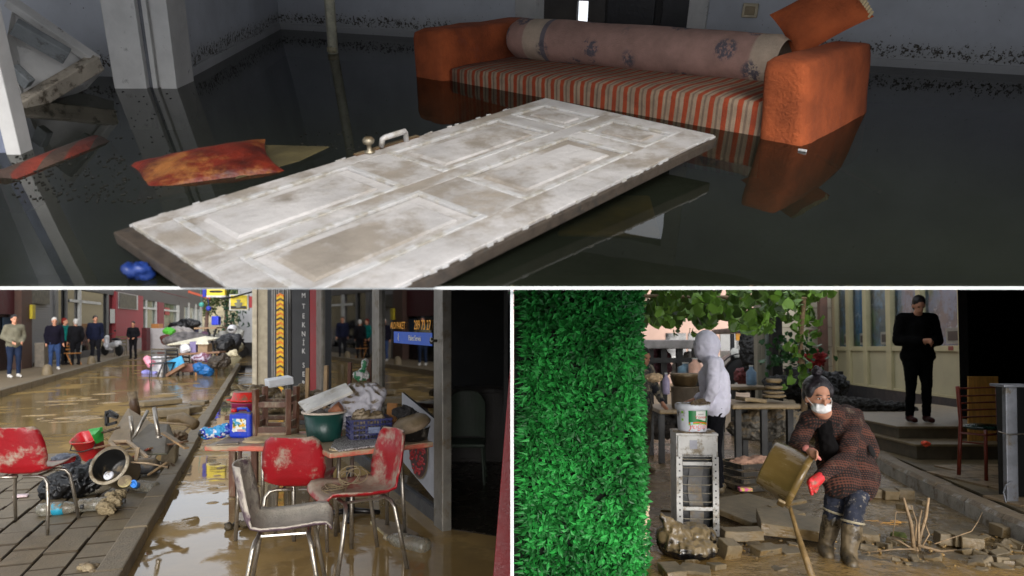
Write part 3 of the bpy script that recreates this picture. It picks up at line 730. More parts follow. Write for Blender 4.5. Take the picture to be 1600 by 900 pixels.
# silt bed below the pavers
a0 = K0+DP*.17-DS*1.5; mb.add([a0+Vector((0, 0, .003)), a0+DS*5.6+Vector((0, 0, -.004)), a0+DS*5.6+DP*6+Vector((0, 0, -.004)), a0+DP*6+Vector((0, 0, .003))], [(3, 2, 1, 0)])
mb.build('silt_bed', mat('silt_bed', C(48, 40, 28), .4, var=.4, mud=.3), pv, fix=False)
bl, bw = .335, .235; nbr = 0
proto = None
for j in range(0, 15):
    for i in range(0, 19):
        s_ = -1.3+i*bl+(.5*bl if j % 2 else 0); q = .18+j*bw
        c_ = K0+DS*(s_+bl/2)+DP*(q+bw/2); px = 800+FOC*c_.x/c_.y
        if px < -40 or c_.y < 4.3 or nbr > 285: continue
        z = .022-.0045*max(0, c_.y-5.2)**1.25+rnd.uniform(-.007, .007)
        if z < .002: continue
        if proto is None:
            me = MB().box((0, 0, -.02), (bl-.02, bw-.014, .05)).mesh('brick'); me.materials.append(m_brick); me.materials.append(mat('joint_mud', C(66, 54, 36), .5))
            bm = bmesh.new(); bm.from_mesh(me); bmesh.ops.bevel(bm, geom=[e for e in bm.edges], offset=.006, segments=1, affect='EDGES'); bm.normal_update(); [setattr(f_, 'material_index', 0 if f_.normal.z > .9 else 1) for f_ in bm.faces]; bm.to_mesh(me); bm.free(); proto = me
        o = bpy.data.objects.new('brick', proto); COL.objects.link(o); o.parent = pv
        o.matrix_local = INV[pv.name] @ (Matrix.Translation(c_+Vector((0, 0, z))) @ Matrix.Rotation(math.atan2(DS.y, DS.x)+rnd.uniform(-.015, .015), 4, 'Z') @ Matrix.Rotation(rnd.uniform(-.012, .012), 4, 'X')); nbr += 1
# kerb wall of the channel: one block after another
kt = thing('channel_kerb', 'muddy concrete kerb of long blocks between pavers and flooded channel', 'kerb', ST, K0)
s_ = -1.2
for i in range(22):
    L_ = .98 if i < 8 else 1.2
    h_ = .105+rnd.uniform(-.006, .006); w_ = .165 if i < 9 else .14
    c_ = K0+DS*(s_+L_/2)+DP*(w_/2)
    mb = MB(); mb.box((0, 0, h_/2-.03), (L_-.012, w_+rnd.uniform(-.006, .006), h_+.06)); 
    Rk = Matrix.Rotation(math.atan2(DS.y, DS.x)+rnd.uniform(-.008, .008), 3, 'Z') @ Matrix.Rotation(rnd.uniform(-.008, .008), 3, 'Y')
    mb.v = [c_+Rk @ p for p in mb.v]; mb.build('kerb_block', m_conc, kt, bevel=.012); s_ += L_
c_ = G(273, 735)+DP*.05; mb = MB(); mb.box((0, 0, .15), (.30, .15, .34), Matrix.Rotation(.06, 3, 'X')); mb.v = [c_+Matrix.Rotation(math.atan2(DS.y, DS.x), 3, 'Z') @ p for p in mb.v]
tag(mb.build('kerb_stub', m_conc, None, ST, bevel=.015), 'broken kerb stub standing upright on the channel kerb', 'block')

# ---- far pavement and kerb on the left
KL = G(4, 617); dl_ = (G(238, 547)-KL).normalized(); pl_ = Vector((-dl_.y, dl_.x, 0))
mb = MB(); m_pave2 = mat('far_pavement', C(120, 100, 72), .5, var=.35, sc=2, mud=.4, msc=1.2)
a = KL-dl_*6; b = KL+dl_*60
mb.prism([a, b, b+pl_*9, a+pl_*9], (0, 0, .13)); mb.build('far_pavement', m_pave2, None, ST, fix=True)['kind'] = 'structure'
fk = thing('far_kerb', 'pale kerb along the far pavement on the left', 'kerb', ST, KL)
s_ = -3
while s_ < 34:
    c_ = KL+dl_*(s_+.6)-pl_*.06; mb = MB(); mb.box((0, 0, .06), (1.18, .16, .22)); Rk = Matrix.Rotation(math.atan2(dl_.y, dl_.x), 3, 'Z'); mb.v = [c_+Rk @ p for p in mb.v]; mb.build('kerb_block', m_conc, fk, bevel=.02); s_ += 1.2
for i, (px, py, lb) in enumerate(((74, 592, 'nearer of the two squat concrete bollards on the far kerb'), (143, 574, 'farther of the two squat concrete bollards on the far kerb'))):
    p = G(px, py); mb = MB(); mb.lathe([(.15, 0), (.16, .05), (.13, .25), (.09, .34), (0, .37)], 14, p+Vector((0, 0, .08))); tag(mb.build('bollard', m_conc, None, ST, smooth=True), lb, 'bollard', 'concrete bollards on the far kerb')

# ---- shop row on the left
FA, FB_ = -9.416, -.33
def fY(px): return -9.416/((px-800)/FOC+.33)
def fP(px, z=0, off=0.0):
    y = fY(px); return Vector((FA+FB_*y+off, y+off*.33, z))
fd = Vector((FB_, 1, 0)).normalized(); fn = Vector((fd.y, -fd.x, 0))     # fn points to the street
def fz(px, py): return 1.7-(py-HZ)*fY(px)/FOC
def fbox(name, px0, px1, z0, z1, out, th, m, t, bevel=0):
    """slab on the facade between two columns; its face stands `out` metres proud"""
    a = fP(px0); b = fP(px1); a = a+fn*(out-th); b = b+fn*(out-th)
    mb = MB(); mb.prism([a+Vector((0, 0, z0)), b+Vector((0, 0, z0)), b+fn*th+Vector((0, 0, z0)), a+fn*th+Vector((0, 0, z0))], (0, 0, z1-z0)); return mb.build(name, m, t, bevel=bevel, fix=True)
TOP = 3.2
m_wallg = mat('facade_grey', C(92, 88, 84), .8); m_brown = mat('brown_post', C(84, 60, 50), .7); m_shut = mat('shutter_grey', C(128, 128, 130), .5, var=.1)
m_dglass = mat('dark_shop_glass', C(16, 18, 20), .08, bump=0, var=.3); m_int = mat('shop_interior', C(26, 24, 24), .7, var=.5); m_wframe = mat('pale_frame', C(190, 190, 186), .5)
m_redwall = mat('red_wall', C(150, 52, 58), .7, var=.12); m_burg = mat('burgundy_band', C(120, 30, 44), .6); m_orangeb = mat('orange_awning', C(230, 92, 52), .6); m_sign = mat('black_sign', C(20, 20, 22), .4)
def upper(t, px0, px1, m=m_wallg, z=TOP): fbox('upper_wall', px0, px1, z, 9.0, 0, .4, m, t)
t = thing('corner_shop', 'dark shop with a maroon panel at the far left edge', 'shop', ST, fP(0)); upper(t, -60, 22)
fbox('glass', -60, 22, .1, 2.2, -.1, .05, m_dglass, t); fbox('maroon_panel', -60, 20, 2.0, TOP, .05, .1, mat('maroon_panel', C(80, 28, 34), .6), t); fbox('blue_panel', 8, 20, 1.2, 1.9, -.05, .03, mat('blue_notice', C(50, 74, 96), .6), t)
fbox('post', 20, 37, 0, TOP, .25, .3, m_brown, t); fbox('yellow_box', 33, 38, 1.85, 2.35, .34, .1, mat('yellow_box', C(190, 170, 20), .5), t, .01); fbox('meter_box', 38, 50, .12, 1.0, .6, .3, mat('stone_box', C(120, 112, 100), .7), t, .02)
t = thing('shuttered_shop', 'closed shop behind a grey roller shutter', 'shop', ST, fP(60)); upper(t, 37, 88)
fbox('shutter_backing', 37, 88, .1, TOP, -.03, .1, m_shut, t)
for i in range(34): fbox('slat', 37.5, 87, .14+i*.09, .14+i*.09+.075, .0, .035, m_shut, t, .006)
fbox('sign_board', 35, 72, 2.42, 3.0, .12, .1, m_sign, t); fbox('side_rail', 84, 88.5, .1, TOP, .06, .1, mat('rail_grey', C(100, 100, 100), .5), t); fbox('doorstep', 52, 100, .1, .24, .3, .4, m_conc, t, .01)
t = thing('dark_glass_shop', 'dark glazed shop front with a white frame behind the bystanders', 'shop', ST, fP(130)); upper(t, 88, 178)
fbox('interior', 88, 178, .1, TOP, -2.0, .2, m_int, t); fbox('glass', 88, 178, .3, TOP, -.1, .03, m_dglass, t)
fbox('mullion', 124, 127.5, .13, TOP, 0, .08, m_wframe, t); fbox('transom', 112, 158, fz(135, 474), fz(135, 470), 0, .08, m_wframe, t); fbox('mullion', 104, 106, .13, TOP, 0, .08, mat('mid_frame', C(88, 88, 88), .5), t); fbox('mullion', 168, 170, .13, TOP, 0, .08, mat('mid_frame', None), t)
fbox('base_wall', 88, 178, .1, .42, .0, .1, m_wallg, t); fbox('white_notice', 171, 177, fz(174, 505), fz(174, 483), .08, .05, m_wframe, t)
t = thing('red_shop', 'red painted wall with a framed dark sign', 'shop', ST, fP(200)); upper(t, 178, 221)
fbox('wall', 178, 221, .8, TOP+.2, .1, .2, m_redwall, t); fbox('base_wall', 178, 221, 0, .8, .09, .2, mat('base_grey', C(120, 108, 104), .7), t); fbox('sign_frame', 181, 211, fz(196, 483), fz(196, 459), .16, .1, m_wframe, t); fbox('sign_face', 181, 208, fz(196, 482), fz(196, 460), .19, .1, m_sign, t)
m_gglass = mat('green_reflection_glass', C(88, 98, 84), .12, var=.6, sc=1.4, bump=0)  # green mottle puts reflections into the pane colour
t = thing('glazed_shop', 'pale framed glass shop with burgundy band and dark red pillar', 'shop', ST, fP(250)); upper(t, 221, 280)
fbox('glass', 221, 280, .3, TOP, -.1, .04, m_gglass, t); fbox('pillar', 245, 254, 0, TOP, .1, .2, m_burg, t)
for a, b in ((221, 223), (228, 229.5), (243, 245), (254, 256), (276, 280)): fbox('mullion', a, b, .1, TOP, .02, .1, m_wframe, t)
fbox('transom', 221, 245, 2.62, 2.75, .03, .1, m_wframe, t); fbox('transom', 254, 280, 2.62, 2.75, .03, .1, m_wframe, t); fbox('band', 214, 276, fz(245, 459), TOP+.6, .9, .1, m_burg, t); fbox('base_wall', 221, 280, 0, .5, .0, .1, m_wallg, t)
fbox('red_sticker', 259, 266, fz(262, 492), fz(262, 481), -.04, .03, mat('red_sticker', C(160, 30, 40), .5), t)
t = thing('awning_shop', 'shop under an orange awning at the far end of the row', 'shop', ST, fP(295)); upper(t, 280, 318)
fbox('glass', 280, 318, .3, TOP+.4, -.1, .04, mat('pale_shop_glass', C(130, 140, 138), .15, var=.6, sc=.9, bump=0), t); fbox('awning', 275, 312, fz(292, 462), TOP+1.2, 1.0, .1, m_orangeb, t)
for a, b in ((280, 287), (294, 296), (305, 307), (312, 315)): fbox('mullion', a, b, .1, TOP+.4, .03, .12, m_wallg if a == 280 else m_wframe, t)

# ---- end of the street: green bank, pale lane, corner building on the right
m_foli = mat('bank_foliage', C(78, 92, 52), .8, var=.5, sc=2, island=.4)
mb = MB(); mb.grid(lambda a, b: Vector((-62+60*a, 92+26*b, .03+b*b*14+noise.noise(Vector((a*6, b*6, 1)))*.8)), 30, 14); o = mb.build('far_bank', mat('far_bank', C(152, 140, 112), .9, var=.3, sc=.3), None, ST, smooth=True); o['kind'] = 'structure'
def leafcloud(name, pts, size, m, parent=None, fr=None, hex_=False, flat=0.0, loc=None):
    mb = MB(); vs = []; fs = []
    for p in pts:
        r = Matrix(Euler((rnd.uniform(0, 6.3)*(1-flat), rnd.uniform(0, 6.3)*(1-flat)+flat*rnd.uniform(-.5, .5), rnd.uniform(0, 6.3))).to_matrix())
        s_ = size*rnd.uniform(.6, 1.3); b = len(vs)
        if hex_: q = [(-.5, 0, 0), (-.35, .42, .08), (0, .3, 0), (.35, .42, .08), (.5, 0, 0), (.3, -.35, .06), (0, -.6, -.05), (-.3, -.35, .06)]; ff = [(0, 1, 2), (2, 3, 4), (0, 2, 4, 5, 6, 7)]
        else: q = [(-.5, 0, 0), (0, .22, .06), (.5, 0, 0), (0, -.22, .06)]; ff = [(0, 1, 2, 3)]
        for v in q: vs.append(p+r @ (Vector(v)*s_))
        fs += [tuple(i+b for i in f) for f in ff]
    mb.add(vs, fs); return mb.build(name, m, parent, fr, loc=loc)
for k_, (px, Y_, r_, lb) in enumerate(((322, 84, 4.6, 'hazy green tree at the left of the street end'), (352, 88, 5.6, 'taller hazy green tree at the street end'), (385, 80, 4.8, 'hazy green tree at the right of the street end'))):
    x_ = (px-800)/FOC*Y_; t = thing('tree', lb, 'tree', ST, (x_, Y_, 2))
    MB().tube([(x_, Y_, .5), (x_+.2, Y_, 4), (x_+.6, Y_, 6)], [.25, .2, .1], 7).build('trunk', m_brown, t)
    pts = []
    cl = [Vector((rnd.gauss(0, .5), rnd.gauss(0, .4), rnd.gauss(0, .35)))*r_ for _ in range(16)]
    for _ in range(2600):
        c0 = rnd.choice(cl); d = Vector((rnd.gauss(0, 1), rnd.gauss(0, 1), rnd.gauss(0, 1))).normalized()*rnd.uniform(.5, 1)*r_*.33; pts.append(Vector((x_, Y_, 6.4))+c0+d)
    leafcloud('crown', pts, .55, m_foli, t)
t = thing('corner_building', 'pale grey building corner with a dark plinth behind the pillars', 'building', ST, G(384, 556))
p = G(372, 556); q = G(398, 556)
MB().box2((p.x, p.y, .7), (q.x+6, p.y+6, 9)).build('wall', mat('pale_blue_grey', C(158, 160, 164), .7, var=.08), t); MB().box2((p.x+.2, p.y-.02, 0), (q.x+6, p.y+5.8, .698)).build('plinth', m_sign, t)
# ---- right-hand arcade building: pillars, shutter, sign board, red post, shop front
m_pil = mat('weathered_pillar', C(150, 140, 120), .7, var=.2, mud=.15, msc=3, bump=.2)
def vslab(name, px0, px1, Y, z1, m, t, th=.3, z0=0, bevel=0):
    x0 = (px0-800)/FOC*Y; x1 = (px1-800)/FOC*Y; mb = MB(); mb.box2((x0, Y, z0), (x1, Y+th, z1)); return mb.build(name, m, t, bevel=bevel)
t = thing('arcade_pillar', 'weathered beige arcade pillar left of the black sign board', 'pillar', ST, ((408-800)/FOC*17, 17, 0))
vslab('shaft', 397, 418, 17, 7, m_pil, t, .35, bevel=.01); vslab('moulding', 394, 401, 16.9, 7, mat('pillar_light', C(168, 158, 138), .7), t, .08)
t = thing('arcade_shutter', 'ribbed grey metal shutter between pillar and sign board', 'shutter', ST, ((440-800)/FOC*14.5, 14.5, 0))
vslab('backing', 418, 460, 14.6, 7, m_sign, t, .1)
for i in range(9): vslab('rib', 424+i*3.4, 426.6+i*3.4, 14.55-.05*(i % 2), 7, mat('shutter_rib', C(112, 110, 106), .5), t, .1)
t = thing('hazard_strip', 'yellow strip with black chevrons hanging down the ribbed shutter', 'strip', ST, ((437-800)/FOC*14, 14, .6))
ya = .0
vslab('backing', 432, 443, 14.02, 2.3, mat('yellow_tape', C(225, 180, 30), .5), t, .02, z0=.1)
for i in range(22):
    z = .15+i*.1; x0 = (432-800)/FOC*14; x1 = (443-800)/FOC*14
    MB().prism([(x0, 14.0, z), ((x0+x1)/2, 14.0, z+.045), (x1, 14.0, z), (x1, 14.0, z+.035), ((x0+x1)/2, 14.0, z+.08), (x0, 14.0, z+.035)], (0, .015, 0)).build('chevron', mat('orange_chevron', C(210, 110, 20), .5) if i % 2 else m_sign, t, fix=True)
t = thing('vertical_sign', 'tall black sign board with white stacked letters beside the red post', 'sign', ST, ((469-800)/FOC*10.9, 10.9, 0))
vslab('board', 456, 484, 10.9, 6, m_sign, t, .12, z0=.05, bevel=.01)
m_letter = mat('white_lettering', C(215, 215, 210), .5, bump=0, var=.05)
for ch, py in zip('MTEKNİKSERVİS', (462, 479, 494, 508, 522, 536, 549, 571, 585, 599, 613, 627, 641)):
    z = 1.7-(py-HZ)*10.9/FOC; x = (474.5-800)/FOC*10.9
    text('letter', ch, .115, m_letter, t, ST, Matrix.Translation((x, 10.895, z)) @ Matrix.Rotation(R(90), 4, 'X'), .002, sx=.75)
t = thing('red_post', 'dark red post at the left end of the shop window', 'post', ST, ((490-800)/FOC*10.65, 10.65, 0))
m_redp = mat('red_gloss_panel', C(140, 14, 22), .35, var=.15); vslab('panel', 484, 498, 10.65, 6, m_redp, t, .3, bevel=.01)
# upper floors over the arcade, seen only mirrored in the flood
t = thing('arcade_building', 'upper floors of the building over the arcade', 'building', ST, (-3, 12, 2.6))
MB().prism([(-3.9, 13.2, 2.7), (-13.2, 38, 2.7), (-3, 42, 2.7), (-.3, 13.2, 2.7)], (0, 0, 7)).build('upper_wall', mat('arcade_wall', C(120, 112, 100), .8), t, fix=True)
MB().prism([(-6.3, 18, 0), (-13.2, 36, 0), (-5, 38, 0), (-.3, 15.5, 0), (-4.6, 15.1, 0)], (0, 0, 2.68)).build('ground_wall', mat('arcade_dim_wall', C(70, 62, 54), .8), t, fix=True)

# shop front line: x = 2.235 - .5 y
def sP(px, z=0):
    k = (px-800)/FOC; y = 2.235/(k+.5); return Vector((k*y, y, z))
sdv = Vector((-.5, 1, 0)).normalized(); sn = Vector((-sdv.y, sdv.x, 0))      # sn: towards the street
def sbox(name, px0, px1, z0, z1, out, th, m, t, bevel=0):
    a = sP(px0)+sn*(out-th); b = sP(px1)+sn*(out-th); mb = MB()
    mb.prism([a+Vector((0, 0, z0)), b+Vector((0, 0, z0)), b+sn*th+Vector((0, 0, z0)), a+sn*th+Vector((0, 0, z0))], (0, 0, z1-z0)); return mb.build(name, m, t, bevel=bevel, fix=True)
m_alu = mat('dirty_aluminium', C(120, 116, 108), .4, metal=.3, mud=.25, msc=7, mcol=(.13, .1, .06, 1), upw=0)
m_sg = glass_pane('shop_glass', (.55, .56, .52, 1), 1.5)
t = thing('shop_front', 'aluminium framed shop window with phone number lettering and an open door', 'shop window', ST, sP(600))
sbox('frame_post', 497, 505, .05, 2.45, .03, .06, m_alu, t, .004); sbox('frame_post', 586, 597, .05, 2.45, .035, .07, m_alu, t, .004); sbox('door_post', 688, 702, .0, 2.6, .06, .08, m_alu, t, .006)
sbox('pane', 505, 586, .1, 2.4, 0, .006, m_sg, t); sbox('pane', 597, 688, .1, 2.4, 0, .006, m_sg, t); sbox('sill', 497, 688, 0, .12, .03, .08, m_sign, t)
sbox('head', 497, 702, 2.42, 2.6, .04, .1, m_alu, t)
p = sP(697, 1.7-(532-HZ)*5.6/FOC)+sn*.08
mb = MB(); mb.lathe([(.012, 0), (.012, .03), (.026, .035), (.028, .055), (0, .062)], 12, p, Vector((0, 0, 1)).rotation_difference(sn).to_matrix()); mb.build('door_knob', mat('steel_knob', C(120, 118, 112), .25, metal=.9), t, smooth=True)
def sM(px, z, out=.012): # lettering frame on the glass
    p = sP(px, z)+sn*out; X = -sdv; Z = sn; Y_ = Vector((0, 0, 1)); M = Matrix((X, Y_, X.cross(Y_))).transposed().to_4x4(); return Matrix.Translation(p) @ M
m_yel = mat('yellow_lettering', C(235, 160, 30), .6, bump=0, var=.05)
y_ = sP(625).y; text('lettering', 'ALO PAKET', .10, m_yel, t, ST, sM(623, 1.7-(509-HZ)*y_/FOC), .001, sx=.95)
y_ = sP(661).y; text('lettering', '289 73 27', .125, m_yel, t, ST, sM(661.5, 1.7-(508.5-HZ)*y_/FOC), .001, sx=.92)
y_ = sP(646).y; zt = 1.7-(519-HZ)*y_/FOC; zb = 1.7-(538-HZ)*y_/FOC
sbox('blue_sticker', 617, 677, zb, zt, .011, .003, mat('blue_sticker', C(20, 84, 190), .5, bump=0, var=.05), t)
text('lettering', 'Paket Servisi', .072, m_letter, t, ST, sM(650, (zt+zb)/2, .014), .001)
# ⚑ small white figure mark
mb = MB(); M_ = sM(624.5, (zt+zb)/2, .014); mb.box((0, .005, 0), (.012, .04, .002)); mb.box((0, .034, 0), (.014, .014, .002)); mb.box((0, .004, 0), (.04, .009, .002), Matrix.Rotation(.5, 3, 'Z')); mb.box((0, -.022, 0), (.035, .009, .002), Matrix.Rotation(-.6, 3, 'Z')); mb.v = [M_ @ v for v in mb.v]; mb.build('mark', m_letter, t)
# food poster low on the glass
po = thing('food_poster', 'pale poster of a round plate of red berries on the lower glass', 'poster', ST, sP(660))
a, b = sP(630)+sn*.012, sP(688)+sn*.012; c_ = (a+b)/2
MB().add([a+Vector((0, 0, .35)), b+Vector((0, 0, .17)), b+Vector((0, 0, .86)), a+Vector((0, 0, 1.02))], [(0, 1, 2, 3)]).build('sheet', mat('poster_sheet', C(150, 152, 158), .6, var=.12), po, solid=.003)
pc = sP(657, .55)+sn*.02
def disc(r, n=28, w_=1.0, off=0): return [pc+sn*off+(-sdv)*(math.cos(2*PI*i/n)*r*w_)+Vector((0, 0, math.sin(2*PI*i/n)*r)) for i in range(n)]
MB().prism(disc(.27), sn*.004).build('plate', mat('plate_rim', C(110, 96, 70), .5), po, fix=True); MB().prism(disc(.255, off=.004), sn*.004).build('plate_well', mat('plate_dark', C(44, 12, 14), .5), po, fix=True)
mb = MB()
for i in range(90):
    a_ = rnd.uniform(0, 6.3); r_ = .23*math.sqrt(rnd.random()); q = pc+sn*.009+(-sdv)*(math.cos(a_)*r_)+Vector((0, 0, math.sin(a_)*r_)); mb.ell(q, (.02, .004, .012), Matrix.Rotation(rnd.uniform(0, 3), 3, 'Y'), 6, 4)
mb.build('berries', mat('berry_red', C(150, 22, 30), .4), po)['kind'] = 'stuff'
mb = MB()
for i in range(10): mb.ell(pc+sn*.016+(-sdv)*rnd.uniform(-.06, .04)+Vector((0, 0, .12+rnd.uniform(-.03, .04))), (.035, .003, .012), Matrix.Rotation(rnd.uniform(0, 3), 3, 'Y'), 6, 4)
mb.build('leaf_garnish', mat('garnish', C(60, 110, 40), .5), po)['kind'] = 'stuff'
# shop interior
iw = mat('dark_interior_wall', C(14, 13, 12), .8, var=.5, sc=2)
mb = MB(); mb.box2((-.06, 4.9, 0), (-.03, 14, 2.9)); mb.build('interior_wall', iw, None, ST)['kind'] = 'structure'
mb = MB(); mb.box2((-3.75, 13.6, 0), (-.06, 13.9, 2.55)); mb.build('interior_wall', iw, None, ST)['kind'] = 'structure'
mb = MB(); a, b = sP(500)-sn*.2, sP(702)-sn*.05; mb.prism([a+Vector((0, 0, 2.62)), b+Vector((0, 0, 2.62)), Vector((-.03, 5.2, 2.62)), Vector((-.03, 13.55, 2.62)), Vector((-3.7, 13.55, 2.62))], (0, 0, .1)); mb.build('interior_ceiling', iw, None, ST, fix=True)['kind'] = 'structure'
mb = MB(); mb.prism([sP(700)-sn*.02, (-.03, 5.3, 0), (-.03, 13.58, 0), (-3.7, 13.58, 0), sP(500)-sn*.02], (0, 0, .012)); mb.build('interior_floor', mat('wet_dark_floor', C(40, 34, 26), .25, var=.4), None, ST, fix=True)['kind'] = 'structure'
# easel-like stand inside, behind the glass, and dim things in the doorway
t = thing('easel', 'dark wooden easel standing inside behind the window', 'easel', ST, (-1.1, 7.4, 0))
for a, b in (((-1.05, 7.3, 1.5), (-1.25, 7.1, .1)), ((-1.03, 7.3, 1.5), (-.8, 7.15, .1)), ((-1.04, 7.35, 1.5), (-1.0, 7.9, .1))): MB().bar(a, b, .03, .02).build('leg', mat('pale_stick', C(120, 104, 80), .6), t)
MB().box((-1.04, 7.25, 1.25), (.42, .03, .5)).build('board', m_sign, t, bevel=.005)
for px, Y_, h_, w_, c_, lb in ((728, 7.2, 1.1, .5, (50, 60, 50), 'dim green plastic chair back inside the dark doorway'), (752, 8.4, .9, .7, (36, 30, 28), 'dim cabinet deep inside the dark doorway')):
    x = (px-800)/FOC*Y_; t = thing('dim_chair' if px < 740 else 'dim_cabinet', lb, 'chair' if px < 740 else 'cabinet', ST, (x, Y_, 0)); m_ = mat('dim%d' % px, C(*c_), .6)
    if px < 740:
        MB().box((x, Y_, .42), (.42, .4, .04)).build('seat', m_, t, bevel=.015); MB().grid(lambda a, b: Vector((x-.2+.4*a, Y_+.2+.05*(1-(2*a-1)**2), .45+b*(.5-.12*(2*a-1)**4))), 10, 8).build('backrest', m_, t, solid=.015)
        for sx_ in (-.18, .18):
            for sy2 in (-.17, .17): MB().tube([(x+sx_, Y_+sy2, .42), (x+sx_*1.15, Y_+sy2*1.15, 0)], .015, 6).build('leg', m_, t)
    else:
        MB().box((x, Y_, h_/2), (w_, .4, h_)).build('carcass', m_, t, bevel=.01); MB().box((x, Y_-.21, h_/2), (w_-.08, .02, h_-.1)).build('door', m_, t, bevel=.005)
# red board leaning at the right edge
a, b = ST.aty(771, 898, 4.5), ST.aty(799, 575, 4.6)
mb = MB(); mb.prism([ST.aty(770, 905, 4.5), ST.aty(799, 905, 4.5), ST.aty(799, 452, 4.62), ST.aty(799, 560, 4.6)][:2]+[ST.aty(799.4, 440, 4.62), ST.aty(798, 560, 4.6)], (0, .05, 0))
tag(mb.build('red_board', m_redp, None, ST, fix=True, bevel=.004), 'dark red board leaning at the right edge of the shop doorway', 'board')
# added partition between street and courtyard; its white end draws the dividing line
mb = MB(); mb.box2((-.0036, 2.02, .0), (.0036, 2.2, 1.797)); mb.build('partition_divider', m_edge, None, ST)['kind'] = 'structure'
mb = MB(); mb.prism([(-.0032, 2.2, 0), (-.0032, 13.5, 0), (-.0032, 13.5, 2.36), (-.0032, 2.2, 1.8)], (.0064, 0, 0)); mb.build('set_partition', mat('partition_plaster', C(120, 116, 108), .8), None, ST)['kind'] = 'structure'

# ---- moulded chairs
m_redshell = mat('red_plastic', C(150, 16, 28), .4, var=.15, sc=4, mud=.34, msc=6, mcol=(.38, .3, .23, 1), upw=.12, bump=.15, bsc=30)
m_greyshell = mat('mud_caked_plum_plastic', C(92, 72, 84), .6, var=.2, sc=5, mud=.5, msc=5, mcol=(.46, .41, .34, 1), upw=.26, bump=.5, bsc=35)
m_leg = mat('muddy_chrome', C(165, 158, 148), .3, metal=.85, var=.15, mud=.28, msc=16, upw=0, mcol=(.2, .16, .1, 1))
PR = [(.235, .425, .185), (.225, .452, .20), (.15, .455, .215), (.0, .44, .22), (-.13, .437, .215), (-.19, .455, .205), (-.225, .51, .20), (-.245, .58, .215), (-.265, .68, .205), (-.285, .77, .18), (-.292, .80, .14)]
def moulded_chair(label, m, loc, rz, grp='moulded plastic chairs with chrome legs'):
    t = thing('moulded_chair', label, 'chair', ST, loc, rz, group=grp)
    def f(a, b):
        x = a*(len(PR)-1); i = min(len(PR)-2, int(x)); k = x-i
        y = PR[i][0]*(1-k)+PR[i+1][0]*k; z = PR[i][1]*(1-k)+PR[i+1][1]*k; w_ = PR[i][2]*(1-k)+PR[i+1][2]*k
        u = b*2-1; e = abs(u)**3
        back = max(0, min(1, (a-.45)/.2))
        return Vector((u*w_, y+back*.055*e, z+(1-back)*.045*e - (.02*e if a < .12 else 0)))
    mb = MB(); mb.grid(f, 40, 14); o = mb.build('shell', m, t, local=True, smooth=True, solid=.011)
    return t, o
def chair_legs(t):
    for sx_, sy2 in ((-1, 1), (1, 1), (-1, -1), (1, -1)):
        y0 = .13*sy2-.02
        pts = [(sx_*.02, y0, .415), (sx_*.13, y0, .415), (sx_*.175, y0+.01*sy2, .405), (sx_*.2, y0+.02*sy2, .37), (sx_*.215, y0+.04*sy2, .25), (sx_*.235, y0+.085*sy2, 0)]
        MB().tube(pts, .0125, 10).build('leg', m_leg, t, local=True, smooth=True)
    MB().tube([(-.1, .11, .412), (-.1, -.15, .412)], .009, 6).build('seat_bracket', m_leg, t, local=True)
    MB().tube([(.1, .11, .412), (.1, -.15, .412)], .009, 6).build('seat_bracket', m_leg, t, local=True)
for lb, m_, loc, rz in (('plum grey chair caked in mud, nearest in the flooded channel', m_greyshell, (-1.36, 4.10, 0), R(-76)),
                        ('red chair seen from behind, pushed under the left table', m_redshell, (-1.64, 5.22, 0), R(4)),
                        ('red chair with a coil of cable on its muddy seat', m_redshell, (-1.10, 4.72, 0), R(123)),
                        ('red chair at the left edge standing on the pavers', m_redshell, (-3.96, 5.55, .02), R(6))):
    t, o = moulded_chair(lb, m_, loc, rz); chair_legs(t); t.scale = ((1.16,)*3 if 'coil' in lb else (1.08,)*3)
# coil of cable on the seat
t = thing('cable_coil', 'tangled coil of grey cable lying on the red chair seat', 'cable', ST, (-1.22, 4.97, .46))
pts = []
for i in range(260):
    a = i*.21; r_ = .075+.02*math.sin(a*.37)+.012*math.sin(a*1.7); k = .5+.5*math.tanh((i-130)/14)
    c0 = Vector((-1.24+.11*k, 4.69+.06*k, .535+.012*math.sin(a*.9)+i*.00012)); tilt = .9*k
    q = Vector((math.cos(a)*r_, math.sin(a)*r_*.8, 0)); q = Matrix.Rotation(tilt, 3, 'X') @ Matrix.Rotation(.3*math.sin(i*.05), 3, 'Y') @ q; pts.append(c0+q+Vector((0, 0, .06*k)))
MB().tube(pts, .0042, 5).build('strand', mat('muddy_cable', C(120, 104, 78), .6, var=.3), t, smooth=True)

# ---- tables
m_tt = mat('terracotta_tabletop', C(190, 96, 76), .5, var=.15, sc=5, mud=.42, msc=4.0, mcol=(.40, .31, .2, 1), upw=.16, bump=.25)
def table(label, p0, p1, depth, z=.76, legs=True):
    p0 = Vector(p0); p1 = Vector(p1); d = (p1-p0).normalized(); n = Vector((-d.y, d.x, 0)); L_ = (p1-p0).length
    c_ = (p0+p1)/2+n*depth/2; t = thing('cafe_table', label, 'table', ST, (c_.x, c_.y, 0), math.atan2(d.y, d.x), group='terracotta cafe tables')
    MB().box((0, 0, z-.02), (L_, depth, .042)).build('tabletop', m_tt, t, local=True, bevel=.01)
    for sx_ in (-1, 1):
        for sy2 in (-1, 1): MB().tube([(sx_*(L_/2-.22), sy2*(depth/2-.14), z-.04), (sx_*(L_/2-.2), sy2*(depth/2-.1), 0)], .016, 8).build('leg', m_leg, t, local=True, smooth=True)
        MB().box((sx_*(L_/2-.21), 0, z-.055), (.04, depth-.26, .03)).build('bearer', m_leg, t, local=True)
    return t
table('terracotta table on the left, with blue canister and wooden stool', (-2.36, 5.15, 0), (-1.50, 5.12, 0), .72)
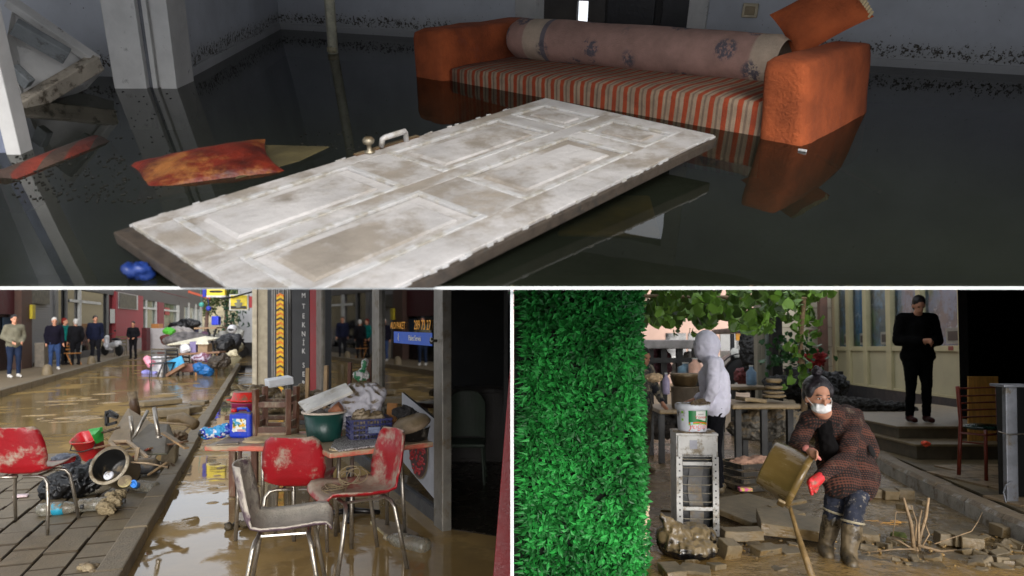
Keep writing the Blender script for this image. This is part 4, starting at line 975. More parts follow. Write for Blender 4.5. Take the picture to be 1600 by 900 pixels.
table('terracotta table on the right, in front of the shop window', (-1.32, 4.86, 0), (-.62, 5.32, 0), .56)
TZ = .762
def T(px, py, z=TZ): return ST.atz(px, py, z)
m_silt = mat('pale_silt', C(200, 178, 140), .7, var=.2, bump=.4, bsc=30)
mb = MB(); mb.ell(T(430, 686)+Vector((0, .05, 0)), (.28, .16, .022)); mb.ell(T(400, 690), (.12, .07, .02)); mb.ell(T(480, 694)+Vector((0, .04, 0)), (.12, .06, .018)); mb.ell(T(520, 705)+Vector((0.02, .06, 0)), (.07, .06, .012))
blob('silt_patch', mb, m_silt, None, ST, vox=.012, sm=3, crump=(.006, 20)); tag(COL.objects[-1] if False else bpy.context.scene.objects[-1], 'pale silt left on the cafe tables', 'mud', kind='stuff')
# blue canister
p = T(380, 683); t = thing('canister', 'blue plastic canister with red cap and a colourful label', 'canister', ST, p, R(-6))
m_blue = mat('blue_plastic', C(32, 62, 190), .35, var=.1, mud=.08, msc=20, bump=.03)
mb = MB(); mb.box((0, 0, .105), (.185, .13, .21)); mb.build('can', m_blue, t, local=True, bevel=.024, bseg=4)
mb = MB(); mb.tube([(-.055, 0, .205), (-.045, 0, .235), (.03, 0, .24), (.055, 0, .205)], .013, 8); mb.build('handle', m_blue, t, local=True, smooth=True)
mb = MB(); mb.lathe([(.024, 0), (.024, .026), (.02, .03), (0, .03)], 16, (-.068, -.02, .205)); mb.build('cap', mat('red_cap', C(200, 30, 34), .4), t, local=True, smooth=True)
def p_label(g, oc, vec):
    n1 = g.noise(oc, 22, 2); c1 = g.mix(g.ramp(n1, .42, .48), C(60, 150, 190), C(225, 225, 215)); n2 = g.noise(vec, 17, 1); c1 = g.mix(g.ramp(n2, .56, .6), c1, C(226, 170, 40)); return g.mix(g.ramp(g.noise(vec, 34, 1), .6, .63), c1, C(70, 110, 60))
m_lab = mat('printed_label', None, .4, pat=p_label, bump=0, var=.05)
MB().box((.002, -.0665, .108), (.115, .002, .105)).build('label', m_lab, t, local=True)
MB().box((-.045, -.0685, .066), (.026, .002, .026), Matrix.Rotation(R(45), 3, 'Y')).build('hazard_mark', m_letter, t, local=True)
MB().box((.02, -.0685, .066), (.07, .002, .018)).build('hazard_text', mat('pinkish', C(200, 150, 160), .5), t, local=True)
# plum bucket with red basin on top
p = T(384, 672); t = thing('plum_bucket', 'plum coloured bucket standing behind the blue canister', 'bucket', ST, p)
MB().lathe([(.095, 0), (.098, .01), (.118, .235), (.128, .238), (.128, .25), (.115, .25)], 28).build('pail', mat('plum_plastic', C(150, 44, 84), .35, var=.15, mud=.15, msc=9), t, local=True, smooth=True)
MB().tube([(-.125, 0, .22), (-.09, -.09, .16), (0, -.125, .14), (.09, -.09, .16), (.125, 0, .22)], .004, 6).build('bail', m_leg, t, local=True)
p2 = p+Vector((0, 0, .255)); t = thing('red_basin', 'red plastic basin with side handles on top of the plum bucket', 'basin', ST, p2)
m_red2 = mat('bright_red_plastic', C(214, 42, 36), .35, var=.1, mud=.1, msc=12)
MB().lathe([(.13, 0), (.132, .012), (.122, .02), (.105, .075), (.1, .08), (.0, .08)], 28, sx=1.0, sy=.8).build('bowl', m_red2, t, local=True, smooth=True)
for s_ in (-1, 1): MB().tube([(s_*.12, -.03, .012), (s_*.155, -.02, .012), (s_*.155, .02, .012), (s_*.12, .03, .012)], .008, 6).build('handle', m_red2, t, local=True, smooth=True)
# snack bag
def p_snack(g, oc, vec):
    c1 = g.mix(g.ramp(g.noise(vec, 9, 2), .45, .5), C(40, 60, 160), C(70, 160, 215)); c1 = g.mix(g.ramp(g.noise(vec, 13, 2), .6, .64), c1, C(225, 225, 230)); return g.mix(g.ramp(g.noise(oc, 15, 1), .66, .69), c1, C(200, 70, 40))
mb = MB(); p = T(342, 684); mb.ell(p+Vector((.03, .02, .055)), (.10, .06, .055), Matrix.Rotation(-.25, 3, 'Y')); mb.cap(p+Vector((-.03, 0, .045)), p+Vector((-.10, -.02, .04)), .045, .05)
o = blob('snack_bag', mb, mat('snack_foil', None, .25, pat=p_snack, bump=.1, var=.1), None, ST, vox=.008, sm=2, crump=(.018, 16)); tag(o, 'crumpled blue and white foil bag at the left end of the table', 'bag')
mb = MB(); mb.cap(p+Vector((-.105, -.03, .04)), p+Vector((-.125, -.035, .04)), .036, .03); tag(blob('bag_mouth', mb, m_sign, None, ST, vox=.008, sm=1), 'black inside of the torn foil bag', 'wrapper')
mb = MB(); q = T(356, 694); mb.box(q+Vector((0, 0, .006)), (.16, .07, .01), Matrix.Rotation(.25, 3, 'Z')); tag(mb.build('flat_carton', mat('muddy_carton', C(170, 160, 145), .7, mud=.45, msc=14), None, ST, bevel=.002), 'flattened muddy carton lying before the blue canister', 'carton')
# upturned wooden stool
p = T(432, 680); t = thing('wooden_stool', 'brown wooden stool upside down on the table', 'stool', ST, p, R(3))
m_wood = mat('wet_brown_wood', C(98, 62, 44), .5, var=.3, sc=6, stretch=(1, 1, .3), mud=.32, msc=7, mcol=(.3, .24, .16, 1), upw=.2)
MB().box((0, 0, .022), (.29, .27, .04)).build('seat', mat('muddy_seat', C(150, 120, 90), .7, mud=.6, msc=6, mcol=(.33, .25, .16, 1)), t, local=True, bevel=.006)
for sx_ in (-1, 1):
    for sy2 in (-1, 1): MB().bar((sx_*.128, sy2*.118, 0), (sx_*.132, sy2*.125, .40), .042, .042).build('leg', m_wood, t, local=True, bevel=.004)
for z_, a in ((.055, .05), (.26, .045)):
    for s_ in (-1, 1): MB().box((0, s_*.12, z_+.01), (.22, .02, a)).build('rail', m_wood, t, local=True, bevel=.002); MB().box((s_*.13, 0, z_+.045), (.02, .2, a)).build('rail', m_wood, t, local=True, bevel=.002)
# green tub
p = T(498, 692)+Vector((0, .15, 0)); t = thing('green_tub', 'dark green tub with a muddy white rim between the two tables', 'tub', ST, p)
m_tub = mat('dark_green_plastic', C(22, 62, 56), .35, var=.15, mud=.2, msc=7, mcol=(.4, .36, .3, 1), upw=0, stretch=(1, 1, .35))
MB().lathe([(.125, 0), (.13, .01), (.16, .225), (.152, .225), (.122, .02), (0, .015)], 32).build('tub_wall', m_tub, t, local=True, smooth=True)
MB().lathe([(.158, .215), (.176, .218), (.178, .232), (.160, .236), (.150, .23), (.152, .215)], 32, open_=True).build('rim', mat('silted_rim', C(190, 176, 160), .6, var=.2), t, local=True, smooth=True)
mb = MB()
for i in range(14): mb.ell((rnd.uniform(-.09, .09), rnd.uniform(-.09, .09), .18+rnd.uniform(0, .05)), (.035, .03, .025))
mb.build('rubbish', mat('mixed_rubbish', C(90, 84, 80), .6, var=.5, sc=25), t, local=True)['kind'] = 'stuff'
mb = MB(); mb.lathe([(.03, 0), (.045, .1), (.04, .1)], 16, p+Vector((.06, -.04, .22)), Matrix.Rotation(R(60), 3, 'Y')); tag(mb.build('paper_cup', mat('brown_cup', C(150, 96, 66), .6), None, ST, smooth=True), 'brown paper cup lying in the green tub', 'cup')
q = [ST.aty(465, 628, 5.32), ST.aty(540, 598, 5.42), ST.aty(551, 611, 5.25), ST.aty(478, 643, 5.14)]
mb = MB(); mb.prism(q, Vector((.006, .012, -.022))); tag(mb.build('white_board', mat('scuffed_white_board', C(205, 202, 196), .5, mud=.3, msc=8, mcol=(.35, .3, .22, 1), upw=0), None, ST, fix=True, bevel=.003), 'scuffed white board laid across the green tub', 'board')
# crate
p = T(572, 688)+Vector((0, .10, 0)); t = thing('blue_crate', 'navy plastic crate full of muddy rags', 'crate', ST, p, R(22))
m_navy = mat('navy_plastic', C(24, 30, 84), .35, var=.15, mud=.10, msc=12, mcol=(.4, .36, .3, 1), upw=0)
cw, cd, ch_ = .33, .25, .165
for i in range(5):
    z = .012+i*(ch_-.012)/4
    MB().box((0, -cd/2, z), (cw, .012, .014 if i else .02)).build('slat', m_navy, t, local=True); MB().box((0, cd/2, z), (cw, .012, .014)).build('slat', m_navy, t, local=True)
    for s_ in (-1, 1): MB().box((s_*cw/2, 0, z), (.012, cd-.0125, .014 if i else .02)).build('slat', m_navy, t, local=True)
for i in range(12):
    x = -cw/2+.015+i*(cw-.03)/11
    MB().box((x, -cd/2+.002, ch_/2), (.006 if i % 4 else .018, .01, ch_-.01)).build('upright', m_navy, t, local=True)
for s_ in (-1, 1):
    for i in range(7): MB().box((s_*(cw/2-.002), -cd/2+.02+i*(cd-.04)/6, ch_/2), (.01, .006, ch_-.01)).build('upright', m_navy, t, local=True)
MB().box((0, 0, .01), (cw-.014, cd-.014, .008)).build('bottom', m_navy, t, local=True)
MB().box((.02, -cd/2-.008, .085), (.09, .003, .05)).build('label', m_letter if False else mat('worn_label', C(110, 120, 150), .5, var=.5, sc=40), t, local=True)
m_rag = mat('muddy_rag', C(150, 136, 116), .9, var=.3, sc=6, bump=.6, bsc=25, mud=.25, msc=6)
mb = MB(); c_ = p+Vector((-.02, .02, .13)); mb.ell(c_, (.12, .09, .07)); mb.ell(c_+Vector((-.04, -.02, .06)), (.08, .07, .055)); mb.ell(c_+Vector((.07, 0, .03)), (.07, .06, .05))
tag(blob('muddy_rags', mb, m_rag, None, ST, vox=.008, sm=2, crump=(.035, 11)), 'muddy beige rags heaped in the navy crate', 'rags')
mb = MB(); c_ = ST.aty(561, 640, 5.62); mb.ell(c_+Vector((0, 0, .06)), (.19, .12, .17)); mb.ell(c_+Vector((.09, 0, .10)), (.12, .1, .14)); mb.ell(c_+Vector((-.11, 0, -.02)), (.12, .1, .14)); mb.ell(c_+Vector((0, 0, -.06)), (.18, .1, .1))
m_wbag = mat('white_plastic_bag', C(186, 184, 192), .4, var=.12, bump=.2, bsc=15, mud=.1, msc=8)
tag(blob('white_bag', mb, m_wbag, None, ST, vox=.01, sm=2, crump=(.03, 8)), 'big white plastic bag behind the navy crate', 'bag')
c2 = ST.aty(564, 586, 5.6); mb = MB(); mb.ell(c2, (.065, .05, .045)); mb.cap(c2+Vector((.01, 0, .03)), c2+Vector((.035, 0, .11)), .014, .024)
tag(blob('knotted_bag', mb, mat('green_printed_bag', None, .4, pat=lambda g, oc, v: g.mix(g.ramp(g.noise(v, 16, 1), .5, .55), C(180, 178, 176), C(40, 110, 70))), None, ST, vox=.007, sm=2, crump=(.02, 18)), 'small knotted bag with green print on top of the white bag', 'bag')
q = T(598, 688)+Vector((.02, .28, 0)); mb = MB(); mb.box(q+Vector((0, 0, .13)), (.085, .03, .27), Matrix.Rotation(.06, 3, 'Y')); tag(mb.build('cardboard_piece', mat('wet_cardboard', C(150, 104, 58), .8, var=.2), None, ST, bevel=.004), 'upright brown cardboard piece right of the white bag', 'cardboard')
for px, y0, y1, Y_, lb in ((510, 610, 571, 5.5, 'pale wooden stake standing left of the white bag'), (481, 612, 575, 5.8, 'thin wooden stake before the red post'), (547, 600, 566, 5.95, 'dark wooden chair post rising behind the white bag'), (578, 600, 562, 5.95, 'reddish wooden post rising right of the knotted bag')):
    mb = MB(); a = ST.aty(px-2, y0+45, Y_); b = ST.aty(px, y1, Y_); mb.bar(a, b, .05 if px == 510 else .03 if px < 500 else .045, .03); tag(mb.build('stake', mat('stake_wood%d' % px, C(150, 124, 90) if px < 540 else C(86, 52, 38), .7), None, ST, bevel=.004), lb, 'stake')
# speckled tray
q = [T(517, 700, TZ+.004), T(524, 686, TZ+.004), T(602, 672, TZ+.004), T(606, 696, TZ+.004), T(530, 706, TZ+.004)]
m_tray = mat('speckled_tray', None, .5, pat=lambda g, oc, v: g.mix(g.ramp(g.noise(v, 95, 2), .48, .52), C(90, 84, 80), C(196, 194, 192)), var=.1)
mb = MB(); mb.prism(q, (0, 0, .012)); tag(mb.build('speckled_tray', m_tray, None, ST, fix=True, bevel=.003), 'speckled white tray under the navy crate', 'tray')
# black pan with a muddy cover
p = T(640, 692)+Vector((0, .13, 0)); t = thing('black_basin', 'black mud streaked basin at the right end of the table', 'basin', ST, p)
MB().lathe([(.10, 0), (.125, .02), (.14, .10), (.147, .105), (.135, .108), (.12, .03), (0, .02)], 28).build('bowl', mat('black_enamel', C(26, 24, 24), .4, mud=.2, msc=9, mcol=(.34, .3, .24, 1), upw=0), t, local=True, smooth=True)
mb = MB(); Rr = Matrix.Rotation(R(-14), 3, 'Y') @ Matrix.Rotation(R(16), 3, 'X')
mb.lathe([(.155, 0), (.14, .03), (.09, .062), (.03, .07), (0, .07)], 26, p+Vector((.0, -.03, .125)), Rr); tag(mb.build('domed_cover', mat('mud_caked_felt', C(136, 118, 96), .8, var=.2, mud=.3), None, ST, smooth=True, solid=.008), 'mud brown domed cover resting on the black basin', 'cover')
mb = MB(); mb.ell(p+Vector((-.06, .04, .21)), (.10, .07, .05)); tag(blob('black_cloth', mb, mat('black_fuzzy_cloth', C(34, 32, 32), .9, var=.5, sc=20), None, ST, vox=.008, sm=1, crump=(.03, 20)), 'dark fuzzy cloth heaped behind the domed cover', 'cloth')

# rubble table behind, with foam box
p = ST.aty(432, 640, 6.7); t = thing('mud_heaped_table', 'low table heaped with mud and rubble behind the wooden stool', 'table', ST, (p.x, 6.9, 0))
MB().box((p.x+.02, 6.9, .78), (.95, .7, .05)).build('tabletop', m_wood, t, bevel=.01)
for sx_ in (-.4, .4):
    for sy2 in (-.28, .28): MB().box((p.x+sx_, 6.9+sy2, .38), (.06, .06, .76)).build('leg', m_wood, t)
m_rub = mat('mud_rubble', C(150, 134, 104), .6, var=.4, sc=9, bump=.8, bsc=18, mud=.3, msc=9)
mb = MB()
for i in range(60): mb.ell((p.x+rnd.uniform(-.42, .36), 6.85+rnd.uniform(-.28, .28), .82+rnd.uniform(0, .22)), (rnd.uniform(.05, .14), .09, rnd.uniform(.02, .05)), Matrix.Rotation(rnd.uniform(-.5, .5), 3, 'Y'), 7, 4)
tag(blob('rubble_heap', mb, m_rub, None, ST, vox=.012, sm=0, crump=(.03, 14)), 'heap of muddy rubble on the rear table', 'rubble', kind='stuff')
c_ = ST.aty(436, 596, 6.8); mb = MB(); mb.box(c_, (.24, .26, .075), Matrix.Rotation(.5, 3, 'Z') @ Matrix.Rotation(-.12, 3, 'Y')); tag(mb.build('foam_box', mat('white_foam', C(226, 228, 232), .6, var=.06), None, ST, bevel=.008), 'white foam box lid on top of the rubble heap', 'foam box')

# ---- things in the channel water
t = thing('table_base', 'black star shaped table foot lying in the channel', 'table base', ST, G(545, 802))
c_ = G(547, 806)
for a in (.2, 1.75, 3.3, 4.9): MB().tube([c_+Vector((0, 0, .05)), c_+Vector((math.cos(a)*.26, math.sin(a)*.26, .02))], [.03, .018], 8).build('arm', mat('black_iron', C(24, 22, 22), .35), t, smooth=True)
MB().lathe([(.04, 0), (.04, .2), (.035, .4)], 12, c_+Vector((0, 0, .02))).build('stem', mat('black_iron', None), t, smooth=True)
m_bottle = mat('dirty_clear_bottle', C(150, 146, 132), .2, trans=.55, var=.2, mud=.35, msc=11, upw=.05, mcol=(.3, .24, .16, 1), bump=.15)
BPROF = [(0, 0), (.03, .0), (.044, .012), (.045, .05), (.041, .06), (.045, .07), (.045, .12), (.041, .13), (.045, .14), (.045, .19), (.03, .235), (.014, .262), (.014, .285), (0, .285)]
def bottle(label, pos, d, s=1.0, cap=(60, 140, 190), lab=None, m=None):
    d = Vector(d).normalized(); q = Vector((0, 0, 1)).rotation_difference(d).to_matrix(); t = thing('plastic_bottle', label, 'bottle', ST, pos, rot=q, group='plastic bottles in the street litter')
    MB().lathe([(r*s, z*s) for r, z in BPROF], 18).build('flask', m or m_bottle, t, local=True, smooth=True)
    MB().lathe([(.017*s, .27*s), (.017*s, .292*s), (0, .293*s)], 12).build('cap', mat('cap%d%d%d' % cap, C(*cap), .4), t, local=True, smooth=True)
    if lab: MB().lathe([(.0455*s, .1*s), (.0465*s, .1*s), (.0465*s, .17*s), (.0455*s, .17*s)], 18, open_=True).build('label', mat('lab%d%d%d' % lab, C(*lab), .5, mud=.2, msc=20), t, local=True, smooth=True)
bottle('round bottle end floating by the shop door', G(668, 862)+Vector((0, 0, .03)), (-.8, .5, .02), 1.45, (120, 110, 90))
q = [G(578, 818), G(600, 838), G(640, 850), G(655, 838), G(625, 822), G(598, 815)]
mb = MB(); mb.prism([v+Vector((0, 0, -.01)) for v in q], (0, 0, .035)); tag(mb.build('torn_packaging', mat('torn_packaging', C(170, 160, 120), .6, var=.4, sc=14, mud=.35, msc=12), None, ST, fix=True, bevel=.01), 'torn muddy packaging floating right of the red chair', 'packaging')
for (px, py, n_, lb) in ((378, 825, 9, 'dark muddy clump by the foot of the grey chair'), (383, 792, 7, 'muddy clump in the channel under the left table'), (140, 893, 6, 'grey stone lump at the bottom edge of the pavers')):
    mb = MB(); c_ = G(px, py)
    for i in range(n_): mb.ell(c_+Vector((rnd.uniform(-.08, .08), rnd.uniform(-.06, .06), rnd.uniform(0, .06))), (rnd.uniform(.03, .06), .04, .03), n=7, m=5)
    tag(blob('mud_clump', mb, m_rub if px < 200 else mat('dark_clump', C(70, 60, 42), .6, var=.4), None, ST, vox=.01, sm=1, crump=(.03, 14)), lb, 'clump')
# ================================================================ MUDDY COURTYARD
g_ = lambda px, py, z=0.0: CY.atz(px, py, z)
A_ = lambda px, py, y: CY.aty(px, py, y)
m_mud = mat('wet_mud', C(116, 96, 64), .2, var=.35, sc=1.6, bump=.7, bsc=7, mud=.35, msc=1.1, mcol=(.12, .09, .05, 1), upw=0, bdist=.04)
m_mudfine = mat('glossy_silt', C(146, 116, 68), .12, var=.25, sc=2.5, bump=.45, bsc=9, bdist=.03)
def gz(x, y):
    k = max(0, min(1, (6.2-y)/1.2))
    return .012*noise.noise(Vector((x*1.3, y*1.3, 3)))+.020*k*noise.turbulence(Vector((x*5, y*5, 1)), 3, False)+.006*noise.noise(Vector((x*9, y*9, 3)))
mb = MB(); mb.grid(lambda a, b: Vector((.012+9*a, 3.2+9*b, gz(.012+9*a, 3.2+9*b))), 150, 150); mb.build('mud_ground', m_mud, None, CY, smooth=True)['kind'] = 'structure'
mb = MB(); mb.add([(.012, 3, -.03), (60, 3, -.03), (60, 90, -.03), (.012, 90, -.03)], [(0, 1, 2, 3)]); mb.build('ground', mat('far_mud', C(120, 104, 78), .6, var=.3, sc=1), None, CY)['kind'] = 'structure'
mb = MB(); mb.grid(lambda a, b: Vector((.6+5.6*a, 3.4+1.75*b+.25*math.sin(a*7), .022-.05*b**4+.010*noise.noise(Vector((a*9, b*3, 5)))+.014*abs(noise.noise(Vector((a*26, b*9, 8)))))), 140, 40); mb.build('silt_pool', m_mudfine, None, CY, smooth=True)['kind'] = 'structure'

# ---- artificial hedge
t = thing('hedge', 'bright green artificial leaf hedge wall on the left of the courtyard', 'hedge', CY, (.4, 4.3, 0))
m_hb = mat('hedge_backing', C(14, 30, 14), .9); m_leaf = mat('hedge_leaf', C(36, 124, 50), .5, var=.5, sc=4, bump=0, island=.6, spec=.35)
xr = lambda z: .745+.045*(2.2-z)/2.2
MB().prism([(.015, 4.24, -.05), (.71, 4.24, -.05), (.90, 4.95, -.05), (.8, 5.1, -.05), (.015, 5.1, -.05)], (0, 0, 2.35)).build('backing', m_hb, t, fix=True)
vs = []; fs = []
def blade(p, nrm):
    L_ = rnd.uniform(.036, .07); w_ = rnd.uniform(.009, .014)
    d = (nrm*rnd.uniform(.15, .9)+Vector((rnd.gauss(0, 1), rnd.gauss(0, .4), rnd.gauss(-.25, .9)))*.75).normalized(); s_ = d.cross(nrm+Vector((rnd.gauss(0, .4), rnd.gauss(0, .4), rnd.gauss(0, .4)))).normalized()*w_
    up_ = nrm*.006; b = len(vs); tip = p+d*L_+nrm*-.004
    if nrm.y < -.9 and p.x < .09: d.x = abs(d.x); s_.x = 0
    vs.extend([p, p+d*L_*.45+s_+up_, tip, p+d*L_*.45-s_+up_, p+d*L_*.5]); fs.extend([(b, b+1, b+4), (b+1, b+2, b+4), (b+2, b+3, b+4), (b+3, b, b+4)])
for i in range(12500):
    z = rnd.uniform(.0, 2.28); x = rnd.uniform(.03, .70+.05*(1-z/2.2)+.02*math.sin(z*5)); y = 4.22-rnd.random()**1.4*.09-.03*noise.noise(Vector((x*5, z*5, 0)))
    if noise.noise(Vector((x*14, z*14, 7))) < -.42: continue
    blade(Vector((x, y, z)), Vector((0, -1, 0)))
sdn = Vector((.71, -.2, 0)).normalized()
for i in range(9000):
    z = rnd.uniform(.02, 2.28); k = rnd.random(); p = Vector((.71+.19*k, 4.22+.74*k, z))+sdn*(rnd.random()*.05+.05*(1-z/2.2)+.03*noise.noise(Vector((z*3, k*2, 4)))-.02); blade(p, sdn)
mb = MB(); mb.add(vs, fs); mb.build('leaves', m_leaf, t)['kind'] = 'stuff'
mb = MB()
for i in range(46): z = rnd.uniform(.05, .38); k = rnd.uniform(.3, 1); p = Vector((.73+.19*k, 4.2+.74*k, z))+sdn*.07; mb.box(p, (rnd.uniform(.01, .03), .005, rnd.uniform(.01, .03)), Matrix.Rotation(rnd.random()*3, 3, 'Y'))
mb.build('caught_litter', mat('pale_litter', C(190, 170, 140), .8, var=.5, sc=60), t)['kind'] = 'stuff'

# ---- heater cabinet and bucket
c_ = g_(1094, 838); c_.y += .17; hx = c_.x
t = thing('cabinet_heater', 'mud stained white cabinet with a wire grille front standing beside the hedge', 'heater cabinet', CY, (hx, c_.y, 0), R(-5))
m_heat = mat('stained_enamel', C(196, 194, 190), .4, var=.1, mud=.28, msc=9, mcol=(.22, .17, .1, 1), upw=.1); Hh = CY.up(681, c_.y-.16)
for nm, a, b in (('side_panel', (-.165, -.15, 0), (-.152, .17, Hh)), ('side_panel', (.152, -.15, 0), (.165, .17, Hh)), ('back_panel', (-.152, .158, 0), (.152, .17, Hh)), ('top_panel', (-.168, -.165, Hh), (.168, .172, Hh+.02))):
    MB().box2(a, b).build(nm, m_heat, t, local=True, bevel=.004)
z1 = Hh*.79
MB().box2((-.152, -.165, z1), (.152, -.148, Hh)).build('front_panel', m_heat, t, local=True, bevel=.003)
for s_ in (-1, 1): MB().box2((s_*.168, -.168, 0), (s_*.118, -.15, z1 if s_ > 0 else z1)).build('perforated_rail', m_heat, t, local=True, bevel=.003)
for s_ in (-1, 1):
    for i in range(12): MB().box((s_*.142, -.169, .05+i*.052), (.012, .004, .012)).build('slot', m_sign, t, local=True)
for z in (z1-.07, z1*.32): MB().box2((-.117, -.166, z), (.117, -.15, z+.03)).build('cross_rail', m_heat, t, local=True, bevel=.003)
mb = MB(); mb.box2((-.117, -.06, 0), (.117, .15, z1)); mb.build('dark_inside', m_sign, t, local=True)
for i in range(9):
    z = .07+i*.068; MB().tube([(-.118, -.145, z), (-.1, -.15, z-.006), (.1, -.15, z-.006), (.118, -.145, z)], .003, 5).build('wire', mat('wire', C(170, 160, 140), .4, metal=.5), t, local=True)
MB().grid(lambda a, b: Vector((-.055+.11*a+.01*math.sin(b*8), -.075, .06+(z1-.12)*b)), 4, 8).build('inner_plate', mat('inner_grey', C(96, 94, 92), .5, mud=.3), t, local=True)
for i in range(26): MB().box((-.115+i*.0092, -.168, z1+.012), (.004, .003, .014)).build('vent_slot', m_sign, t, local=True)
MB().box((-.03, -.166, Hh-.07), (.06, .003, .07)).build('sticker', mat('grey_sticker', C(160, 160, 170), .5), t, local=True)
mb = MB()
for i in range(22): mb.ell((rnd.uniform(-.15, .15), rnd.uniform(-.15, .1), Hh+.022), (.03, .02, .008), n=7, m=4)
mb.build('mud_lumps', m_rub, t, local=True)['kind'] = 'stuff'
bz = Hh+.024; bkp = Vector((hx-.012, c_.y-.01, bz)); t = thing('yogurt_bucket', 'white yoghurt bucket with a green printed label on top of the cabinet', 'bucket', CY, bkp, R(8))
m_wp = mat('white_plastic', C(222, 224, 232), .35, var=.05, mud=.04, msc=12)
br, bh = .125, .205
MB().lathe([(br*.9, 0), (br*.93, .01), (br, bh), (0, bh)], 36).build('pail', m_wp, t, local=True, smooth=True)
MB().lathe([(br+.002, bh-.03), (br+.014, bh-.028), (br+.016, bh+.012), (br+.006, bh+.022), (br-.008, bh+.014), (0, bh+.012)], 36).build('lid', m_wp, t, local=True, smooth=True)
def wrap(name, a0, a1, z0, z1, m, off=.0012, nz=1, fz0=None, fz1=None):
    n = 22; mb = MB()
    def f(a, b):
        an = a0+(a1-a0)*a; lo = fz0(a) if fz0 else z0; hi = fz1(a) if fz1 else z1; z = lo+(hi-lo)*b; r = br*(.93+.07*z/bh)+off; return Vector((math.cos(an)*r, math.sin(an)*r, z))
    mb.grid(f, n, 2); return mb.build(name, m, t, local=True, smooth=True)
f0_, f1_ = R(-126), R(-40); sz_ = lambda a: .055+.012*math.sin(a*3.0+.3)
m_green = mat('label_green', C(0, 120, 52), .4, var=.04, bump=0); 
wrap('green_label', f0_, f1_, 0, bh-.031, m_green, fz0=lambda a: sz_(a)+.016); wrap('orange_stripe', f0_, f1_, 0, 0, mat('label_orange', C(232, 110, 30), .4), .0013, fz0=lambda a: sz_(a)+.008, fz1=lambda a: sz_(a)+.0175); wrap('lime_stripe', f0_, f1_, 0, 0, mat('label_lime', C(140, 200, 50), .4), .0013, fz0=lambda a: sz_(a)-.004*(1-a), fz1=lambda a: sz_(a)+.009)
wrap('white_field', R(-98), R(-54), 0, bh-.034, m_letter, .0022, fz0=lambda a: .098+.01*math.cos(a*3)); wrap('emblem', R(-119), R(-110), .062, .082, mat('emblem_blue', C(170, 215, 225), .4), .0024)
for z in (.15, .09): wrap('green_tab', R(-156), R(-147), z, z+.018, mat('label_lime', None), .002)
def on_pail(an, z, out=.004):
    r = br*(.93+.07*z/bh)+out; n = Vector((math.cos(an), math.sin(an), 0)); X = Vector((-n.y, n.x, 0)); M = Matrix((X, Vector((0, 0, 1)), n)).transposed().to_4x4(); return Matrix.Translation(n*r) @ Matrix.Translation((0, 0, z)) @ M
m_redl = mat('label_red', C(214, 50, 50), .4, bump=0)
def wraptext(name, body, size, an, z, out, m, sx=1, shear=0):
    o = text(name, body, size, m, t, CY, INV[t.name].inverted() @ Matrix.Identity(4), .0006, sx=sx)
    for v in o.data.vertices:
        x, y, h_ = v.co.x, v.co.y, v.co.z; x += shear*y; zz = z+y; r = br*(.93+.07*zz/bh)+out+h_; a = an+x/br; v.co = Vector((math.cos(a)*r, math.sin(a)*r, zz))
    return o
wraptext('script_halo', 'yoğurt', .066, R(-80), .047, .0030, m_redl, 1.0, .25); wraptext('script_word', 'yoğurt', .062, R(-80), .0475, .0044, mat('label_pink', C(245, 190, 190), .4), 1.0, .25)
wraptext('red_word', 'Bağcılar' if False else 'Yörem', .034, R(-76), .121, .0032, m_redl, 1.25)
wrap('fine_print', R(-90), R(-66), .143, .147, mat('label_grey', C(120, 120, 120), .5), .003); wrap('dark_mark', R(-64), R(-60), .012, .032, m_sign, .002)
mb = MB(); mb.cap((-.02, -.06, bh+.022), (.08, -.03, bh+.03), .022, .03); mb.cap((.05, 0, bh+.025), (.12, -.03, bh+.016), .03, .025); mb.ell((.04, -.04, bh+.02), (.07, .05, .018))
o = blob('mud_on_lid', mb, mat('brown_mud', C(92, 74, 48), .5, var=.4, sc=20), t, vox=.006, sm=1, crump=(.012, 25), local=True)

# ---- black mud-covered rubbish bag
mb = MB(); p = g_(1076, 872); mb.ell(p+Vector((.08, .1, .11)), (.15, .14, .12)); mb.ell(p+Vector((-.09, .05, .12)), (.14, .14, .12)); mb.ell(p+Vector((.0, -.02, .07)), (.2, .14, .08)); mb.cap(p+Vector((-.1, .0, .2)), p+Vector((-.17, .02, .29)), .06, .035)
m_bag = mat('muddy_black_bag', C(14, 14, 16), .2, var=.2, sc=8, mud=.42, msc=3.2, mcol=(.17, .12, .055, 1), upw=.2, bump=.3, bsc=14, coat=.3)
tag(blob('rubbish_bag', mb, m_bag, None, CY, vox=.009, sm=2, crump=(.014, 7), ridge=(.016, 20, 2)), 'black rubbish bag smeared with brown mud at the foot of the cabinet', 'bag')

